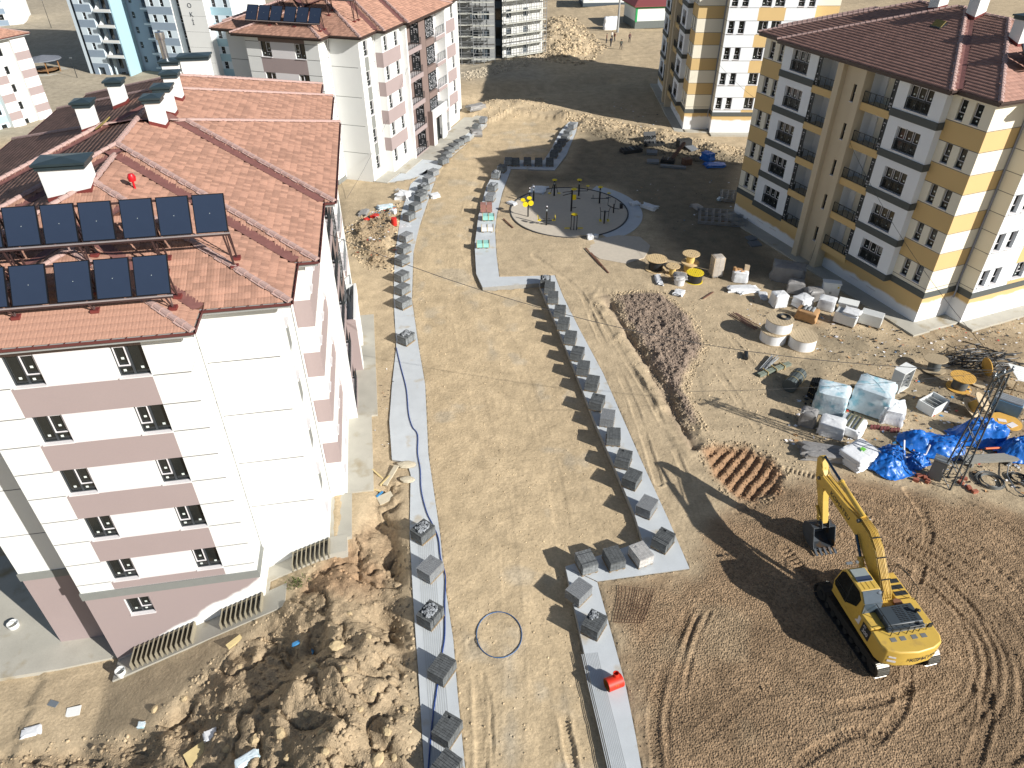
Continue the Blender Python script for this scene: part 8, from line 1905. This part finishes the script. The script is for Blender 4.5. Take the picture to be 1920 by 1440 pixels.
_m = MB(); _z = LBRF.hz(-6.2, 18.2); _m.box((-6.2, 18.2, _z + .3), (.7, 1.0, .06), M=Matrix.Rotation(R(-30), 3, 'Y')); _m.build("roof_hatch", [mat("hatch_ochre", srgb(146, 128, 70), .7)], LBN)
solar_rack("solar_rack", "lower row of dark solar collectors nearest the eaves of the near pink block", LBN, LB_O, LB_TH, -.92, 8, 1.28, .14, .60, 16.25, 1.5, 17.5, LBRF, (2,))
solar_rack("solar_rack", "upper row of dark solar collectors above the other row on the near pink block", LBN, LB_O, LB_TH, 1.25, 9, 1.24, .14, 2.95, 17.62, 3.7, 18.95, LBRF, (2,))

L2N, L2RF = pink_block("pink_apartment_block", "second white and pink apartment block, with brown stairwell, beyond the near tiled roof", L2_O, L2_TH, (1.85, 5.2, 10.05, 21.9, 26.9, 30.2), -2.0)
build_roof(L2N, L2RF, "tile_terra", "gutter_brown", caps_parts=False)
solar_rack("solar_rack", "front row of solar collectors on the second pink block", L2N, L2_O, L2_TH, -.9, 6, 1.28, .14, .9, 16.25, 1.8, 17.5, L2RF, (2,))
solar_rack("solar_rack", "back row of solar collectors on the second pink block, at the top edge", L2N, L2_O, L2_TH, 1.3, 8, 1.28, .14, 4.2, 18.0, 5.1, 19.3, L2RF, (2,))

RBN, RBRF = yellow_block("yellow_apartment_block", "near yellow and white apartment block with brown tiled roof on the right", RB_O, RB_TH)
for u, v in ((8.0, 13.5), (8.0, 10.0), (6.6, 4.9)): chimney(RBN, RBRF, u, v, 1.0, .9, 1.5)
_m = MB(); _z = RBRF.hz(5.4, 10.8); _m.box((5.4, 10.8, _z + .18), (.7, .9, .06), M=Matrix.Rotation(R(-45), 3, 'Y')); _m.build("roof_hatch", [MATS["hatch_ochre"]], RBN); _m = MB(); _m.box((5.5, 10.8, _z + .07), (.8, .9, .12), M=Matrix.Rotation(R(-18), 3, 'Y')); _m.build("hatch_frame", [MATS["junk_black"] if "junk_black" in MATS else MATS["rail_dark"]], RBN)
solar_rack("solar_rack", "row of solar collectors on the near yellow block, cut by the right edge", RBN, RB_O, RB_TH, 11.0, 6, 1.28, .14, 1.6, 18.3, 2.5, 19.6, RBRF, (2,))
R2N, R2RF = yellow_block("yellow_apartment_block", "far yellow and white apartment block across the shaded lane behind the near one", R2_O, R2_TH)
blue_tower(); left_block(); scaffold_block()
stacks(); digger(); gym(); spools(); site_goods(); tarps(); mast_and_wires(); small_things(); people()

# loose stones and clods
_cl = PAVEW
def _free(poly, grow=0.0, ymax=1e9):
    f = in_poly(poly, grow, lambda x, y: (y < ymax) & clear_xy(x, y, _cl, .05))
    return f
stones("gravel", 17000, _free(BROWN, .4, 40), .02, .11, gain=1.08, jit=.17, power=3.8)
stones("soil_clods", 7500, _free(MOUND, .3), .04, .24, gain=1.0, jit=.16, power=3.0)
stones("slope_clods", 5200, in_poly(LSLOPE, 0.1, lambda x, y: (x > -25) & (y > 11) & clear_xy(x, y, _cl, .05) & (w2loc(LB_O, LB_TH, x, y)[1] < 1.2)), .03, .26, gain=1.0, jit=.14, power=4.5)
stones("heap_clods", 2600, _free(HEAP, .5), .05, .36, gain=.95, jit=.2, power=3.5)
stones("road_stones", 2600, _free(ROAD, .3, 60), .03, .12, gain=1.02, jit=.2, power=3)
stones("yard_stones", 6000, _free(GL([(1090, 560), (1300, 560), (1500, 620), (1915, 600), (1915, 900), (1500, 900), (1300, 830)]), .3, 70), .03, .16, gain=1.05, jit=.25, power=2.6)
stones("scrape_clods", 1200, _free(SCRAPE, .2), .04, .22, gain=.95, jit=.2)
stones("bank_rubble", 2600, _free(RUBBLE, 2), .12, .9, gain=.95, jit=.25, power=3.2)
stones("berm_rubble", 3500, _free(GL([(1060, 218), (1150, 232), (1290, 262), (1400, 285), (1400, 312), (1290, 300), (1150, 262), (1080, 240)]), .5), .06, .5, gain=.95, jit=.2, power=4)
stones("bank_stones", 2200, _free(GL([(870, 135), (960, 112), (1070, 92), (1075, 105), (980, 124), (880, 150)]), .5), .12, .5, gain=1.2, jit=.15)
stones("sand_clods", 900, _free(GL([(880, 200), (1010, 185), (1040, 210), (900, 225)]), .5), .06, .35, gain=1.0, jit=.15)
